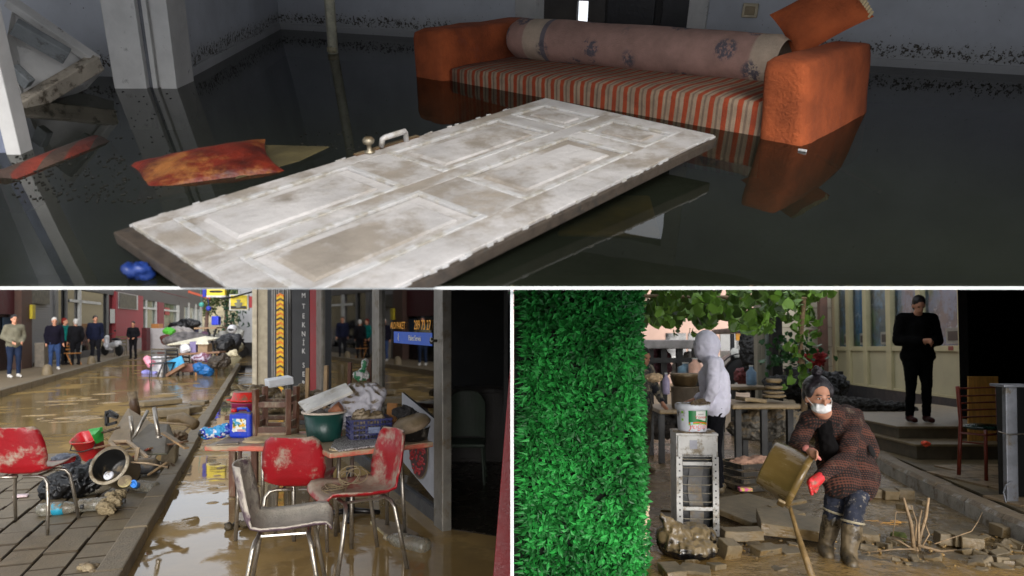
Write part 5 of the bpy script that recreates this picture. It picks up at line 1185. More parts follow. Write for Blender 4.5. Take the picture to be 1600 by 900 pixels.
# ---- slabs and paving blocks
m_slab = mat('mud_coated_slab', C(122, 100, 66), .24, var=.3, sc=4, mud=.6, msc=4, mcol=(.175, .13, .07, 1), upw=.3, bump=.7, bsc=22)
def slab(name, label, cat, px, py, Lx, Ly, h, rz, tilt=(0, 0), z=0, grp=None, jag=.017):
    c0 = g_(px, py, z); t0 = mb = MB()
    bm = bmesh.new(); bmesh.ops.create_cube(bm, size=1); bmesh.ops.subdivide_edges(bm, edges=bm.edges[:], cuts=3, use_grid_fill=True)
    s0 = rnd.random()*40
    for v in bm.verts:
        p = Vector((v.co.x*Lx, v.co.y*Ly, v.co.z*h)); v.co = p+Vector((noise.noise(p*9+Vector((s0, 0, 0))), noise.noise(p*9+Vector((0, s0, 0))), .5*noise.noise(p*9+Vector((0, 0, s0)))))*jag
    bm.transform((Matrix.Rotation(rz, 3, 'Z') @ Matrix.Rotation(tilt[0], 3, 'X') @ Matrix.Rotation(tilt[1], 3, 'Y')).to_4x4())
    me = bpy.data.meshes.new(name); bm.to_mesh(me); bm.free(); me.materials.append(m_slab); o = bpy.data.objects.new(name, me); COL.objects.link(o)
    o.matrix_world = CY.M @ Matrix.Translation(c0+Vector((0, 0, h/2))); q = o.modifiers.new('bevel', 'BEVEL'); q.width = .005; q.segments = 1; q.limit_method = 'ANGLE'; q.angle_limit = R(50)
    tag(o, label, cat, grp); return o
slab('paving_slab', 'largest muddy slab lying flat behind the brown tub\'s shadow, right of the cabinet', 'slab', 1172, 800, .72, .62, .05, .55, (.10, .02), .04)
slab('paving_slab', 'thick muddy slab tilted up left of the woman\'s boots', 'slab', 1236, 830, .50, .34, .09, -.25, (.12, .1), .05)
slab('paving_slab', 'rectangular muddy block lying level in front of the large slab', 'slab', 1160, 842, .29, .13, .075, .02, (.03, 0), .08)
slab('paving_slab', 'broken block with a rough hole, below the level block', 'slab', 1196, 866, .20, .12, .06, .4, (.1, 0), .0)
slab('paving_slab', 'short block standing on end beside the rubbish bag', 'slab', 1139, 872, .13, .12, .12, .25, (.2, .1), 0)
slab('paving_slab', 'grey block at the bottom edge right under the rubbish bag', 'slab', 1050, 900, .13, .22, .06, .1, (0, 0), .01)
slab('paving_slab', 'flat muddy block at the bottom edge between bag and stick', 'slab', 1086, 898, .2, .13, .05, -.4, (.1, 0), .0)
slab('paving_slab', 'small flat block near the bottom edge left of the stick', 'slab', 1120, 892, .12, .1, .05, .5, (0, .1), 0)
slab('paving_slab', 'flat wet block beside the lower end of the stick', 'slab', 1232, 862, .16, .2, .025, .1, (.05, 0), 0)
slab('paving_slab', 'dark block right behind the woman\'s front boot', 'slab', 1354, 846, .14, .17, .08, -.3, (.05, 0), 0)
slab('paving_slab', 'thin slab edge behind the brown tub', 'slab', 1230, 790, .5, .05, .03, .5, (.2, 0), .06)
for i, (px, py) in enumerate(((1368, 777), (1390, 779), (1414, 778), (1352, 762), (1480, 850), (1498, 852), (1515, 856), (1568, 838))):
    slab('paving_block', ['leftmost of the three pavers in a row below the kerb', 'middle one of the three pavers in a row below the kerb', 'rightmost of the three pavers in a row below the kerb', 'small paver just behind the coat hem', 'left one of the rough blocks right of the twigs', 'middle one of the rough blocks right of the twigs', 'right one of the rough blocks right of the twigs', 'dark granular block at the foot of the last kerb stone'][i], 'paving block', px, py, .15, .13, .09, -.1+.25*math.sin(i*3), (.04*math.sin(i), .05), 0, 'loose paving blocks in the mud')
for i in range(64):
    px = rnd.uniform(1030, 1595); py = rnd.uniform(845, 897) if i % 3 else rnd.uniform(780, 860)
    if i > 42: px, py = rnd.uniform(1525, 1597), rnd.uniform(848, 896)
    if 1270 < px < 1350: continue
    s_ = rnd.uniform(.03, .085); slab('rubble_piece', 'small lump of muddy rubble in the foreground mud', 'rubble', px, py, s_*1.4, s_, s_*.6, rnd.random()*3, (rnd.uniform(-.3, .3), rnd.uniform(-.3, .3)), -.01, 'rubble lumps in the foreground mud', jag=.03)
# twig clump
t = thing('twig_clump', 'bare broken twigs sticking out of the mud below the kerb', 'twigs', CY, g_(1428, 858))
m_twig = mat('muddy_twig', C(140, 116, 86), .7, var=.4, sc=14)
def twig(pts, r): MB().tube([A_(*q) for q in pts], r, 6).build('twig', m_twig, t, smooth=True)
b_ = 5.05
twig([(1428, 862, b_), (1424, 820, b_), (1412, 778, b_-.05)], [.016, .014, .007]); twig([(1432, 862, b_), (1440, 830, b_+.1), (1447, 806, b_+.1), (1451, 778, b_+.05)], [.016, .012, .012, .008]); twig([(1436, 860, b_), (1435, 820, b_+.05), (1440, 797, b_+.1)], [.012, .009, .006])
twig([(1430, 845, b_), (1432, 815, b_), (1424, 790, b_)], [.009, .006, .003]); twig([(1432, 858, b_-.05), (1400, 858, b_-.1), (1346, 864, b_-.1)], [.008, .006, .003]); twig([(1434, 852, b_), (1470, 862, b_), (1495, 860, b_)], [.012, .012, .009]); twig([(1428, 846, b_), (1395, 838, b_+.2), (1400, 800, b_+.4), (1418, 801, b_+.5)], [.006, .005, .004, .002])
twig([(1432, 862, b_), (1405, 845, b_), (1390, 842, b_+.1)], [.009, .006, .003]); twig([(1440, 855, b_), (1452, 835, b_), (1444, 815, b_+.05)], [.007, .005, .003]); twig([(1460, 850, b_), (1518, 830, b_+.1), (1528, 815, b_+.2), (1535, 800, b_+.3)], [.005, .004, .003, .002])
mb = MB(); 
for i in range(20): p = g_(1385, 818)+Vector((rnd.gauss(0, .06), rnd.gauss(0, .06), .01)); mb.box(p, (.07, .005, .003), Matrix.Rotation(rnd.uniform(-.5, .5), 3, 'Z'))
tag(mb.build('straw', mat('straw', C(190, 140, 70), .8), None, CY), 'scattered orange straw on the mud left of the twigs', 'straw', kind='stuff')
mb = MB(); mb.ell(g_(1404, 845)+Vector((0, 0, .03)), (.06, .05, .04)); tag(blob('mossy_stone', mb, mat('moss', C(84, 92, 34), .9, var=.5, sc=15), None, CY, vox=.01, crump=(.015, 20)), 'small mossy stone among the twigs', 'stone')
mb = MB()
for i in range(150):
    p = g_(rnd.uniform(1110, 1590), rnd.uniform(835, 896)); mb.ell(p+Vector((0, 0, .006)), (rnd.uniform(.008, .028), rnd.uniform(.006, .02), rnd.uniform(.006, .014)), Matrix.Rotation(rnd.random()*3, 3, 'Z'), 7, 4)
tag(mb.build('mud_clods', m_mudfine, None, CY, smooth=True), 'little clods in the foreground mud', 'mud', kind='stuff')
# wooden pole
mb = MB(); mb.tube([A_(1234, 792, 4.66), A_(1245, 830, 4.6), A_(1254, 858, 4.5), A_(1270, 905, 4.35)], [.014, .017, .022, .024], 8); tag(mb.build('wooden_pole', mat('muddy_pole', C(120, 96, 58), .4, var=.3, sc=12, bump=.4), None, CY, smooth=True), 'muddy wooden pole slanting down from under the brown tub', 'pole')

# ---- kerb and raised terrace on the right
t = thing('terrace_kerb', 'grey curved kerb stones along the raised terrace', 'kerb', CY, g_(1470, 790))
kp = [(8.9, 4.72), (8.1, 4.47), (7.45, 4.33), (6.75, 4.2), (6.12, 4.08), (5.5, 3.96), (4.8, 3.87)]
m_kerb = mat('grey_kerb_stone', C(172, 168, 160), .55, var=.25, sc=6, mud=.34, msc=5, mcol=(.19, .14, .085, 1), bump=.5, bsc=50)
for i in range(len(kp)-1):
    (y0, x0), (y1, x1) = kp[i], kp[i+1]; a = Vector((x0, y0, 0)); b = Vector((x1, y1, 0)); d = (b-a).normalized(); n = Vector((-d.y, d.x, 0)); a += d*.006; b -= d*.006; h = .165+rnd.uniform(-.006, .006)
    mb = MB(); pr = [a, a+n*.17, a+n*.17+Vector((0, 0, h)), a+n*.03+Vector((0, 0, h)), a+Vector((0, 0, h-.04))]; mb.prism([q-Vector((0, 0, .05)) if q.z < .01 else q for q in pr], b-a); mb.build('kerb_stone', m_kerb, t, fix=True, bevel=.01)
mb = MB(); mb.prism([(4.86, 8.9, .13), (4.05, 4.6, .13), (12, 4.6, .13), (12, 24, .13), (6.6, 24, .13)], (0, 0, .02)); mb.build('terrace_floor', mat('muddy_terrace', C(110, 96, 70), .4, var=.3, mud=.4, msc=1.5, mcol=(.09, .07, .04, 1), upw=0), None, CY, fix=True)['kind'] = 'structure'
tp_ = thing('terrace_paving', None, None, CY, (5, 6.5, .15)); tp_['kind'] = 'structure'; m_tile = mat('terrace_tile', C(150, 128, 100), .35, var=.2, mud=.35, msc=3, mcol=(.1, .08, .05, 1), upw=0)
mt_ = MB().box((0, 0, 0), (.39, .39, .02)).mesh('tile'); mt_.materials.append(m_tile)
for i in range(6):
    for j in range(7):
        c0 = Vector((4.62+.4*i-.06*j+.0, 5.2+.4*j, .158+rnd.uniform(-.002, .002)))
        if c0.x < 4.35+.12*(c0.y-5): continue
        o = bpy.data.objects.new('tile', mt_); COL.objects.link(o); o.parent = tp_; o.matrix_local = INV[tp_.name] @ Matrix.Translation(c0) @ Matrix.Rotation(.14, 4, 'Z')
# steps
t = thing('steps', 'two stone steps below the dark doorway on the terrace', 'steps', CY, (5.7, 8.9, .15)); m_step = mat('dark_step', C(86, 78, 62), .5, var=.3, mud=.35, msc=3, mcol=(.12, .09, .055, 1))
st0 = A_(1428, 700, 8.35); 
for nm, px0, px1, Y_, z0, z1, dp in (('lower_step', 1432, 1530, 8.25, .1, .34, 2.2), ('upper_step', 1404, 1600, 8.75, .1, .50, 3.5)):
    x0 = CY.x(px0, Y_, z1); x1 = CY.x(px1, Y_, z1); MB().box2((x0, Y_, z0), (x1+1.0, Y_+dp, z1-.03)).build(nm, m_step, t); MB().box2((x0-.03, Y_-.03, z1-.03), (x1+1.0, Y_+dp, z1)).build('tread', mat('step_tread', C(128, 112, 80), .4, mud=.4, msc=4), t, bevel=.006)
mb = MB(); mb.ell(A_(1446, 693, 8.0), (.05, .04, .04)); tag(blob('red_packet', mb, mat('red_wrapper', C(220, 80, 50), .4, var=.5, sc=30), None, CY, vox=.01, crump=(.02, 22)), 'small crumpled red wrapper at the foot of the steps', 'wrapper')

# ---- glazed pavilion wall
wx = lambda y: 8.4+.113*(y-12.5)
def wY(px): k = (px-800)/FOC; return (8.4-.113*12.5)/(k*1.0-.113) 
def wbox(name, px0, px1, z0, z1, out, th, m, t, bevel=0):
    a = Vector((wx(wY(px0)), wY(px0), 0)); b = Vector((wx(wY(px1)), wY(px1), 0)); n = Vector((-1, .113, 0)).normalized(); mb = MB()
    mb.prism([a+n*(out-th)+Vector((0, 0, z0)), b+n*(out-th)+Vector((0, 0, z0)), b+n*out+Vector((0, 0, z0)), a+n*out+Vector((0, 0, z0))], (0, 0, z1-z0)); return mb.build(name, m, t, bevel=bevel, fix=True)
m_cream = mat('cream_frame', C(176, 168, 132), .5, var=.12, sc=2); m_creamp = mat('cream_panel', C(168, 162, 132), .5, var=.12, sc=1.5)
def p_pic(g, oc, vec):
    n1 = g.noise(oc, 1.3, 5, .7); c1 = g.mix(g.ramp(n1, .42, .55), C(34, 64, 80), C(66, 112, 146)); c1 = g.mix(g.ramp(g.noise(oc, .8, 3), .5, .6), c1, C(46, 96, 54)); return g.mix(g.ramp(g.noise(oc, 2.2, 6, .8), .58, .66), c1, C(160, 176, 190))
m_pic = mat('blurred_mural', None, .35, pat=p_pic, var=.2, bump=0)
t = thing('glazed_pavilion', 'long cream panelled pavilion with tall windows, on the right behind the man', 'pavilion', CY, (8.6, 14, 0))
wbox('inner_mural', 1288, 1507, .5, 3.4, -.12, .03, m_pic, t); wbox('plinth', 1286, 1509, -.05, .55, .02, .3, mat('blue_black_plinth', C(20, 24, 34), .5), t)
edges = [1290, 1299, 1303, 1325, 1330, 1352, 1358, 1388, 1395, 1435, 1443, 1500, 1507]
for i in range(0, 12, 2):
    a, b = (edges[i], edges[i+1]) if False else (edges[i], edges[i+1])
posts = [(1289, 1293), (1303, 1308), (1324.5, 1330), (1351, 1357), (1387.5, 1395), (1435, 1442), (1501, 1508)]
for a, b in posts: wbox('post', a, b, .552, 3.5, .05, .12, m_cream, t, .006)
for (a, b), (c, d) in zip(posts, posts[1:]):
    wbox('panel', b, c, .60, 1.45, -.02, .04, m_creamp, t, .006); wbox('sill', b, c, 1.45, 1.56, .03, .08, m_cream, t, .006); wbox('bottom_rail', b, c, .552, .60, .03, .07, m_cream, t)
    wbox('pane', b, c, 1.56, 3.4, -.04, .006, glass_pane('pavilion_glass', (.92, .94, .95, 1), 1.0, front=True), t); wbox('notice', c-(c-b)*.42, c-.6, 1.6, 1.9, -.02, .015, mat('pale_notice', C(132, 132, 124), .5), t); wbox('notice_print', c-(c-b)*.36, c-1.6, 1.66, 1.84, -.012, .008, mat('dark_print', C(50, 44, 42), .5), t)
wbox('red_sticker', 1484, 1492, 1.47, 1.55, .035, .004, mat('dull_red', C(120, 50, 44), .5), t)
# pavilion roof and dark right-hand room
mb = MB(); mb.prism([(4.4, 4.7, 2.75), (14, 4.7, 2.75), (14, 11.2, 2.75), (5.4, 11.2, 2.75)], (0, 0, .15)); tag(mb.build('terrace_roof', mat('roof_dark', C(50, 48, 44), .8), None, CY, fix=True), 'dark roof over the terrace on the right', 'roof')  # roof out of view, carried forward to shade the terrace
t = thing('dark_porch', 'porch wall coloured black for deep shade at the right edge behind the chair', 'porch', CY, (7, 9.6, .15)); x0 = CY.x(1507, 9.6, 1)
MB().box2((x0, 9.6, .1), (x0+5, 9.7, 2.74)).build('wall', mat('porch_shade_black', C(5, 5, 6), .9, spec=.08), t); MB().box2((x0-.0, 9.5, .5), (x0+.12, 9.598, 2.74)).build('jamb', mat('porch_shade_black', None), t)  # near-black colour stands in for the porch's deep shade
MB().box2((7.6, 5.0, .0), (7.7, 9.6, 2.74)).build('side_wall', mat('porch_shade_black', None), t); MB().box2((4.5, 4.72, .0), (9, 4.8, 2.74)).build('sun_block_wall', m_wallg, t)  # wall across the front is out of view, added to block low sun
# plywood sheet
mb = MB(); mb.prism([A_(1513, 588, 8.6), A_(1560, 588, 8.6), A_(1560, 708, 8.5), A_(1513, 700, 8.5)], (0, .02, 0)); tag(mb.build('plywood_sheet', mat('plywood', C(190, 140, 66), .7, var=.3, sc=3, stretch=(8, 1, .8)), None, CY, fix=True, bevel=.003), 'yellow plywood sheet leaning behind the slatted chair', 'board')
# wooden slatted chair
Yc = 7.1; zc = .168
t = thing('slatted_chair', 'red brown wooden chair with a slatted back and green seat on the terrace', 'chair', CY, (CY.x(1528, Yc), Yc, zc)); m_rb = mat('red_brown_wood', C(112, 42, 26), .4, var=.2)
def q_(px, py, y): return A_(px, py, y)
MB().tube([q_(1498, 742, 6.95), q_(1500, 690, 6.95), q_(1501, 660, 6.98), q_(1496, 604, 6.9)], .019, 8).build('back_post', m_rb, t, smooth=True)
MB().tube([q_(1560, 690, 7.35), q_(1560, 660, 7.35), q_(1558, 606, 7.3)], .019, 8).build('back_post', m_rb, t, smooth=True)
for py in (607, 619, 630, 641, 652):
    MB().bar(q_(1501 if py > 607 else 1499, py, 6.97), q_(1559, py-2, 7.33), .03, .014).build('slat', m_rb, t, bevel=.003)
MB().tube([q_(1541, 752, 6.85), q_(1540, 672, 6.85)], .017, 8).build('leg', m_rb, t, smooth=True); MB().tube([q_(1574, 735, 7.2), q_(1572, 670, 7.2)], .017, 8).build('leg', m_rb, t, smooth=True)
MB().bar(q_(1500, 676, 6.95), q_(1541, 680, 6.85), .04, .02).build('seat_rail', m_rb, t, bevel=.003); MB().bar(q_(1541, 680, 6.85), q_(1573, 676, 7.2), .04, .02).build('seat_rail', m_rb, t, bevel=.003); MB().tube([q_(1500, 690, 6.95), q_(1541, 694, 6.85)], .008, 6).build('stretcher', m_rb, t)
mb = MB(); c0 = q_(1537, 667, 7.1); mb.ell(c0, (.22, .18, .035)); blob('seat_pad', mb, mat('green_vinyl', C(16, 44, 34), .25, var=.4, sc=12), t, vox=.015, sm=2)
# metal post stand
t = thing('steel_stand', 'battered grey steel stand with a flat top plate at the right edge', 'stand', CY, g_(1580, 790, .16)); m_steel = mat('battered_steel', C(120, 122, 128), .45, metal=.3, mud=.2, msc=9, mcol=(.14, .11, .07, 1), upw=0)
MB().bar(A_(1580, 792, 5.95), A_(1577, 604, 5.95), .10, .05, upv=(0, 1, 0)).build('post', m_steel, t, bevel=.006); MB().box(A_(1580, 602, 5.95), (.26, .18, .025)).build('top_plate', m_steel, t, bevel=.004)
MB().tube([A_(1560, 674, 5.9), A_(1575, 679, 5.85), A_(1600, 678, 5.9)], .005, 6).build('wire', m_leg, t); MB().tube([A_(1572, 785, 5.85), A_(1568, 770, 5.85), A_(1572, 758, 5.9), A_(1582, 752, 5.9)], .006, 6).build('cable', m_steel, t)
MB().box2(A_(1586, 790, 6.1), A_(1640, 600, 6.3)).build('side_board', mat('stand_black', C(14, 14, 14), .6), t)
# ---- the woman emptying a tub
def p_coat(g, oc, vec):
    sp_ = g.n('SeparateXYZ'); g.l(oc, sp_.inputs[0]); z = g.math('ADD', g.math('MULTIPLY', sp_.outputs[2], 1.0), g.math('MULTIPLY', sp_.outputs[1], .55))
    b = g.math('FRACT', g.math('MULTIPLY', z, 7.5)); band = g.math('MULTIPLY', g.ramp(b, .05, .12), g.ramp(b, .5, .58, 1, 0))
    st = g.math('SINE', g.math('MULTIPLY', z, 330.0)); sx2 = g.math('SINE', g.math('MULTIPLY', g.math('ADD', sp_.outputs[0], g.math('MULTIPLY', z, .3)), 300.0))
    f = g.math('ADD', g.math('MULTIPLY', st, .5), g.math('MULTIPLY', sx2, .35)); f = g.math('ADD', f, g.math('MULTIPLY', band, .55)); f = g.ramp(f, .1, .6)
    return g.mix(f, C(24, 15, 13), C(88, 50, 36))
m_coat = mat('plaid_knit', None, .95, pat=p_coat, var=.3, sc=5, bump=.7, bsc=110, mud=.13, msc=7, mcol=(.2, .15, .1, 1), upw=0)
m_jeans = mat('muddy_jeans', C(34, 38, 52), .9, var=.3, sc=10, mud=.2, msc=30, mcol=(.26, .22, .17, 1), upw=0, bump=.4)
m_boot = mat('muddy_rubber_boot', C(52, 44, 30), .25, var=.3, mud=.55, msc=6, mcol=(.15, .11, .06, 1), upw=0, bump=.2)
base = g_(1318, 862); L0_ = Vector((base.x, base.y, 0))
def wj(px, py, y): return tuple(A_(px, py, y)-L0_)
OV = dict(head=wj(1279, 622, 4.50), neck=wj(1292, 640, 4.78), chest=wj(1303, 676, 4.88), belly=wj(1328, 706, 5.0), pel=wj(1338, 732, 5.08),
          sl=wj(1264, 657, 4.76), sr=wj(1334, 652, 4.88), el=wj(1246, 694, 4.62), wl=wj(1262, 703, 4.50), er=wj(1322, 714, 4.60), wr=wj(1280, 747, 4.44),
          hl=wj(1314, 742, 5.08), hr=wj(1350, 745, 5.02), kl=wj(1303, 800, 4.98), kr=wj(1334, 800, 4.82), al=wj(1291, 846, 5.0), ar=wj(1327, 858, 4.80), toe=(-.35, -.9, 0))
t, J = person(CY, L0_, 0, 'woman in a brown plaid knit coat and white mask bending to empty a muddy tub', m_coat, m_jeans, m_boot, over=OV, s=1.0, bulk=.93, vox=.012, face=(-.04, -1, -.10), coat=.34, extra=[(Vector(wj(1268, 655, 4.66)), Vector(wj(1300, 648, 4.74)), .07, .09), (Vector(wj(1322, 652, 5.0)), Vector(wj(1346, 700, 5.08)), .10, .125), (Vector(wj(1344, 735, 5.06)), Vector(wj(1338, 750, 5.0)), .13, .14), (Vector(wj(1300, 700, 4.9)), Vector(wj(1312, 748, 4.95)), .12, .14)])
# her head is rebuilt larger detail: mask, straps, bun
for ch in list(t.children):
    if ch.name.split('.')[0] == 'hair': bpy.data.objects.remove(ch)
h = J['head']; f = Vector((-.04, -1, -.10)).normalized(); side = f.cross(Vector((0, 0, 1))).normalized(); up = side.cross(f); Rh = Matrix((side, -f, up)).transposed(); H = lambda x, y, z: h+Rh @ Vector((x, y, z))
mb = MB(); mb.ell(H(0, .034, .064), (.091, .099, .090), Rh, 20, 14); mb.ell(H(0, .05, .02), (.09, .075, .09), Rh, 18, 12); mb.ell(H(.066, -.01, .052), (.026, .045, .05), Rh); mb.ell(H(-.066, -.01, .052), (.026, .045, .05), Rh)
hr_ = blob('hair', mb, mat('dark_slick_hair', C(38, 32, 36), .38, var=.35, sc=40, stretch=(1, .15, 1), bump=.4, bsc=70), t, vox=.007, sm=2, local=True)
mb = MB(); mb.ell(H(.0, .03, .175), (.036, .036, .034), Rh); mb.ell(H(.012, .02, .195), (.022, .022, .018), Rh); blob('hair_bun', mb, mat('dark_slick_hair', None), t, vox=.006, sm=1, local=True, crump=(.008, 40))
mb = MB(); mb.ell(H(0, -.044, -.058), (.063, .060, .038), Rh, 20, 14); mb.ell(H(0, -.088, -.046), (.022, .020, .026), Rh, 16, 10); mb.box(H(0, -.055, -.05), (.10, .07, .05), Rh); blob('face_mask', mb, mat('white_face_mask', C(226, 224, 222), .8, var=.06, bump=.3, bsc=60), t, vox=.006, sm=3, local=True)
for s_ in (-1, 1): MB().tube([H(s_*.056, -.07, -.045), H(s_*.074, -.03, -.012), H(s_*.08, .005, .008)], .0022, 5).build('mask_strap', m_letter, t, local=True)
for s_ in (-1, 1):
    MB().tube([H(s_*.014, -.094, .030), H(s_*.032, -.094, .036), H(s_*.05, -.082, .029)], [.0026, .0036, .002], 5).build('eyebrow', m_hairk, t, local=True); MB().ell(H(s_*.081, .0, -.038), (.005, .005, .006)).build('earring', m_leg, t, local=True)
    mb = MB(); mb.ell(H(s_*.031, -.0865, .011), (.0135, .006, .0055), Rh); mb.build('eye_white', mat('eye_white', C(200, 190, 186), .3), t, local=True, smooth=True)
    mb = MB(); mb.ell(H(s_*.031, -.0915, .0115), (.0058, .0035, .0055), Rh); mb.build('iris', mat('iris_dark', C(26, 18, 14), .15), t, local=True, smooth=True)
for ch in list(t.children):
    if ch.name.split('.')[0] == 'eye': bpy.data.objects.remove(ch)
# tall boots, red glove, pocket
for q in 'lr':
    mb = MB(); a = J['a'+q]; k = J['k'+q]; tp = a.lerp(k, .82 if q == 'l' else .55); mb.cap(a, tp, .056, .073)
    fd_ = Vector((-.35, -.9, 0)).normalized(); mb.cap(a+Vector((0, .03, -.05)), a+fd_*.17+Vector((0, 0, -.062)), .05, .042); mb.cap(a, a+Vector((0, 0, -.06)), .056, .055)
    blob('rubber_boot', mb, m_boot, t, vox=.010, sm=2, local=True, cut=None, crump=(.004, 12)); MB().lathe([(.078, -.008), (.082, 0), (.078, .008)], 20, tp+(tp-a).normalized()*.05, Vector((0, 0, 1)).rotation_difference(tp-a).to_matrix(), open_=True).build('boot_rim', mat('pale_boot_rim', C(150, 140, 116), .5), t, local=True)
wv = J['wr']; d = (wv-J['er']).normalized(); ga = d.cross(Vector((0, 0, 1))).normalized(); bx = d.cross(ga)
mb = MB(); mb.cap(wv-d*.02, wv+d*.07, .036, .042)
for i in range(4): p0 = wv+d*.085+bx*(i-1.5)*.021; p1 = p0+d*.036-ga*.010; p2 = p1+d*.03-ga*.025; mb.cap(p0, p1, .0145, .014, 7); mb.cap(p1, p2, .014, .012, 7)
mb.cap(wv+d*.03+bx*.025, wv+d*.07+bx*.06, .018, .015, 7)
blob('red_glove', mb, mat('red_rubber_glove', C(214, 50, 54), .3, var=.2, mud=.34, msc=12, mcol=(.18, .13, .08, 1), upw=0), t, vox=.006, sm=1, local=True)
wv = J['wl']; mb = MB(); d = Vector((.75, .1, -.5)).normalized(); mb.cap(wv-d*.01, wv+d*.04, .030, .036)
for i in range(4): p0 = wv+d*.05+Vector((0, 1, 0))*(i-1.5)*.018; mb.cap(p0, p0+d*.04+Vector((0, 0, -.01)), .012, .0105, 7)
blob('pink_glove', mb, mat('pale_red_glove', C(196, 120, 110), .5), t, vox=.007, sm=1, local=True)
mb = MB(); fr0 = [Vector(wj(1288, 662, 4.66)), Vector(wj(1292, 690, 4.66)), Vector(wj(1302, 720, 4.76))]; mb.cap(fr0[0], fr0[1], .05, .055); mb.cap(fr0[1], fr0[2], .055, .06); blob('black_top', mb, cloth('black_inner_top', (14, 12, 12)), t, vox=.010, sm=2, local=True, crump=(.012, 12))
mb = MB(); pk = A_(1362, 705, 4.86)-L0_; mb.ell(pk, (.022, .014, .05), Matrix.Rotation(-.4, 3, 'Y')); mb.build('pocket', mat('pocket_black', C(14, 10, 10), .95), t, local=True, smooth=True)
# tub
b0 = A_(1196, 722, 4.64); b1 = A_(1254, 752, 4.53); d = (b1-b0).normalized(); q = Vector((0, 0, 1)).rotation_difference(d).to_matrix(); Lt = (b1-b0).length
t = thing('muddy_tub', 'large mud coated brown tub tipped sideways in the woman\'s hands', 'tub', CY, b0, rot=q)
m_tubm = mat('mud_glazed_plastic', C(116, 94, 52), .22, var=.22, sc=5, mud=.30, msc=5, mcol=(.30, .22, .13, 1), upw=0, bump=.25, bsc=12, stretch=(1, 1, .4))
MB().lathe([(.155, 0), (.165, .012), (.192, Lt-.045), (.206, Lt-.04), (.208, Lt), (.196, Lt), (.186, Lt-.03), (.155, .02), (0, .02)], 44).build('tub_wall', m_tubm, t, local=True, smooth=True); MB().lathe([(0, 0), (.155, 0), (.155, .01), (0, .01)], 40).build('tub_bottom', m_tubm, t, local=True)
MB().lathe([(.0, .022), (.16, .03), (.165, .05), (0, .06)], 30).build('mud_left', m_mudfine, t, local=True); 
for a in (R(-60), R(120)): MB().box((.207*math.cos(a), .207*math.sin(a), Lt-.055), (.02, .10, .05), Matrix.Rotation(a, 3, 'Z')).build('grip', m_tubm, t, local=True, bevel=.008)

# ---- the others in the courtyard
p = g_(1120, 770)
person(CY, (p.x, p.y, 0), R(-112), 'person in a white hooded sweatshirt and black trousers, hood up, back turned', mat('white_sweatshirt', C(214, 212, 226), .9, var=.06, sc=6, bump=.3), cloth('black_trousers', (18, 18, 22)), m_boot, over=dict(head=(0, -.10, 1.60), neck=(0, -.05, 1.46), chest=(0, -.02, 1.26), wl=(-.16, -.22, 1.02), wr=(.2, -.12, .94), el=(-.26, 0, 1.14), er=(.27, .0, 1.14)), s=.945, bulk=1.12, vox=.016, face=(0, -1, -.25), hood=True)
p = g_(1014, 738)
def p_camo(g, oc, vec):
    c1 = g.mix(g.ramp(g.noise(oc, 9, 2), .48, .52), C(44, 46, 54), C(96, 92, 84)); return g.mix(g.ramp(g.noise(vec, 13, 2), .55, .59), c1, C(150, 140, 120))
person(CY, (p.x-.10, p.y, 0), R(40), 'person in a grey camouflage jacket half hidden by the hedge', mat('camouflage', None, .9, pat=p_camo, bump=.3), cloth('mud_grey_trousers', (60, 54, 46), mud=.3), m_boot, over=dict(head=(.0, -.08, 1.58), er=(.27, -.05, 1.15), wr=(.24, -.18, .98)), s=.88, bulk=1.1, vox=.018, face=(-.2, -1, -.2))
mb = MB(); c0 = A_(1022, 590, 7.3); mb.ell(c0, (.10, .09, .05)); tag(blob('fur_collar', mb, mat('beige_fur', C(190, 164, 130), .95, var=.4, sc=40), None, CY, vox=.012, crump=(.02, 40)), 'beige fur collar on the camouflage jacket', 'collar')
person(CY, (CY.x(1434, 9.15, 1.2), 9.15, .505), R(-6), 'man in dark clothes on the steps looking down at his hands', cloth('near_black_jacket', (7, 7, 8)), cloth('near_black_trousers', (6, 6, 8)), cloth('dark_red_boot', (50, 16, 14), rough=.4), over=dict(head=(0, -.07, 1.60), el=(-.26, -.02, 1.12), er=(.26, -.02, 1.12), wl=(-.07, -.26, 1.12), wr=(.07, -.26, 1.10)), s=.985, bulk=1.25, vox=.018, face=(-.1, -1, -.45))
# ---- tables, pots and clutter behind
m_mt = mat('mud_crusted_table', C(138, 118, 84), .5, var=.35, sc=5, mud=.5, msc=5, bump=.6, bsc=20); m_blk = mat('black_table_leg', C(18, 17, 16), .6)
def ctable(label, px0, px1, py, Y_, dp, grp='mud covered tables in the courtyard'):
    z = CY.up(py, Y_); x0, x1 = CY.x(px0, Y_, z), CY.x(px1, Y_, z); t = thing('mud_table', label, 'table', CY, ((x0+x1)/2, Y_+dp/2, 0), group=grp)
    mb = MB(); mb.box(((x0+x1)/2, Y_+dp/2, z-.03), (x1-x0, dp, .06)); mb.build('tabletop', m_mt, t, bevel=.02)
    for fx in (.12, .5, .88) if x1-x0 > .8 else (.1, .9):
        for fy in (.12, .88): MB().box((x0+(x1-x0)*fx, Y_+dp*fy, (z-.06)/2), (.07, .07, z-.06)).build('leg', m_blk, t)
    return z, x0, x1
z1_, xa, xb = ctable('round edged muddy table right of the hooded person', 1144, 1252, 632, 8.2, .9)
z2_, xc, xd = ctable('long muddy bench table farther back beside the pale post', 1142, 1205, 604, 11.5, .8)
z3_, xe, xf = ctable('muddy table under the steel pot, left of the hooded person', 1030, 1092, 640, 8.8, .9)
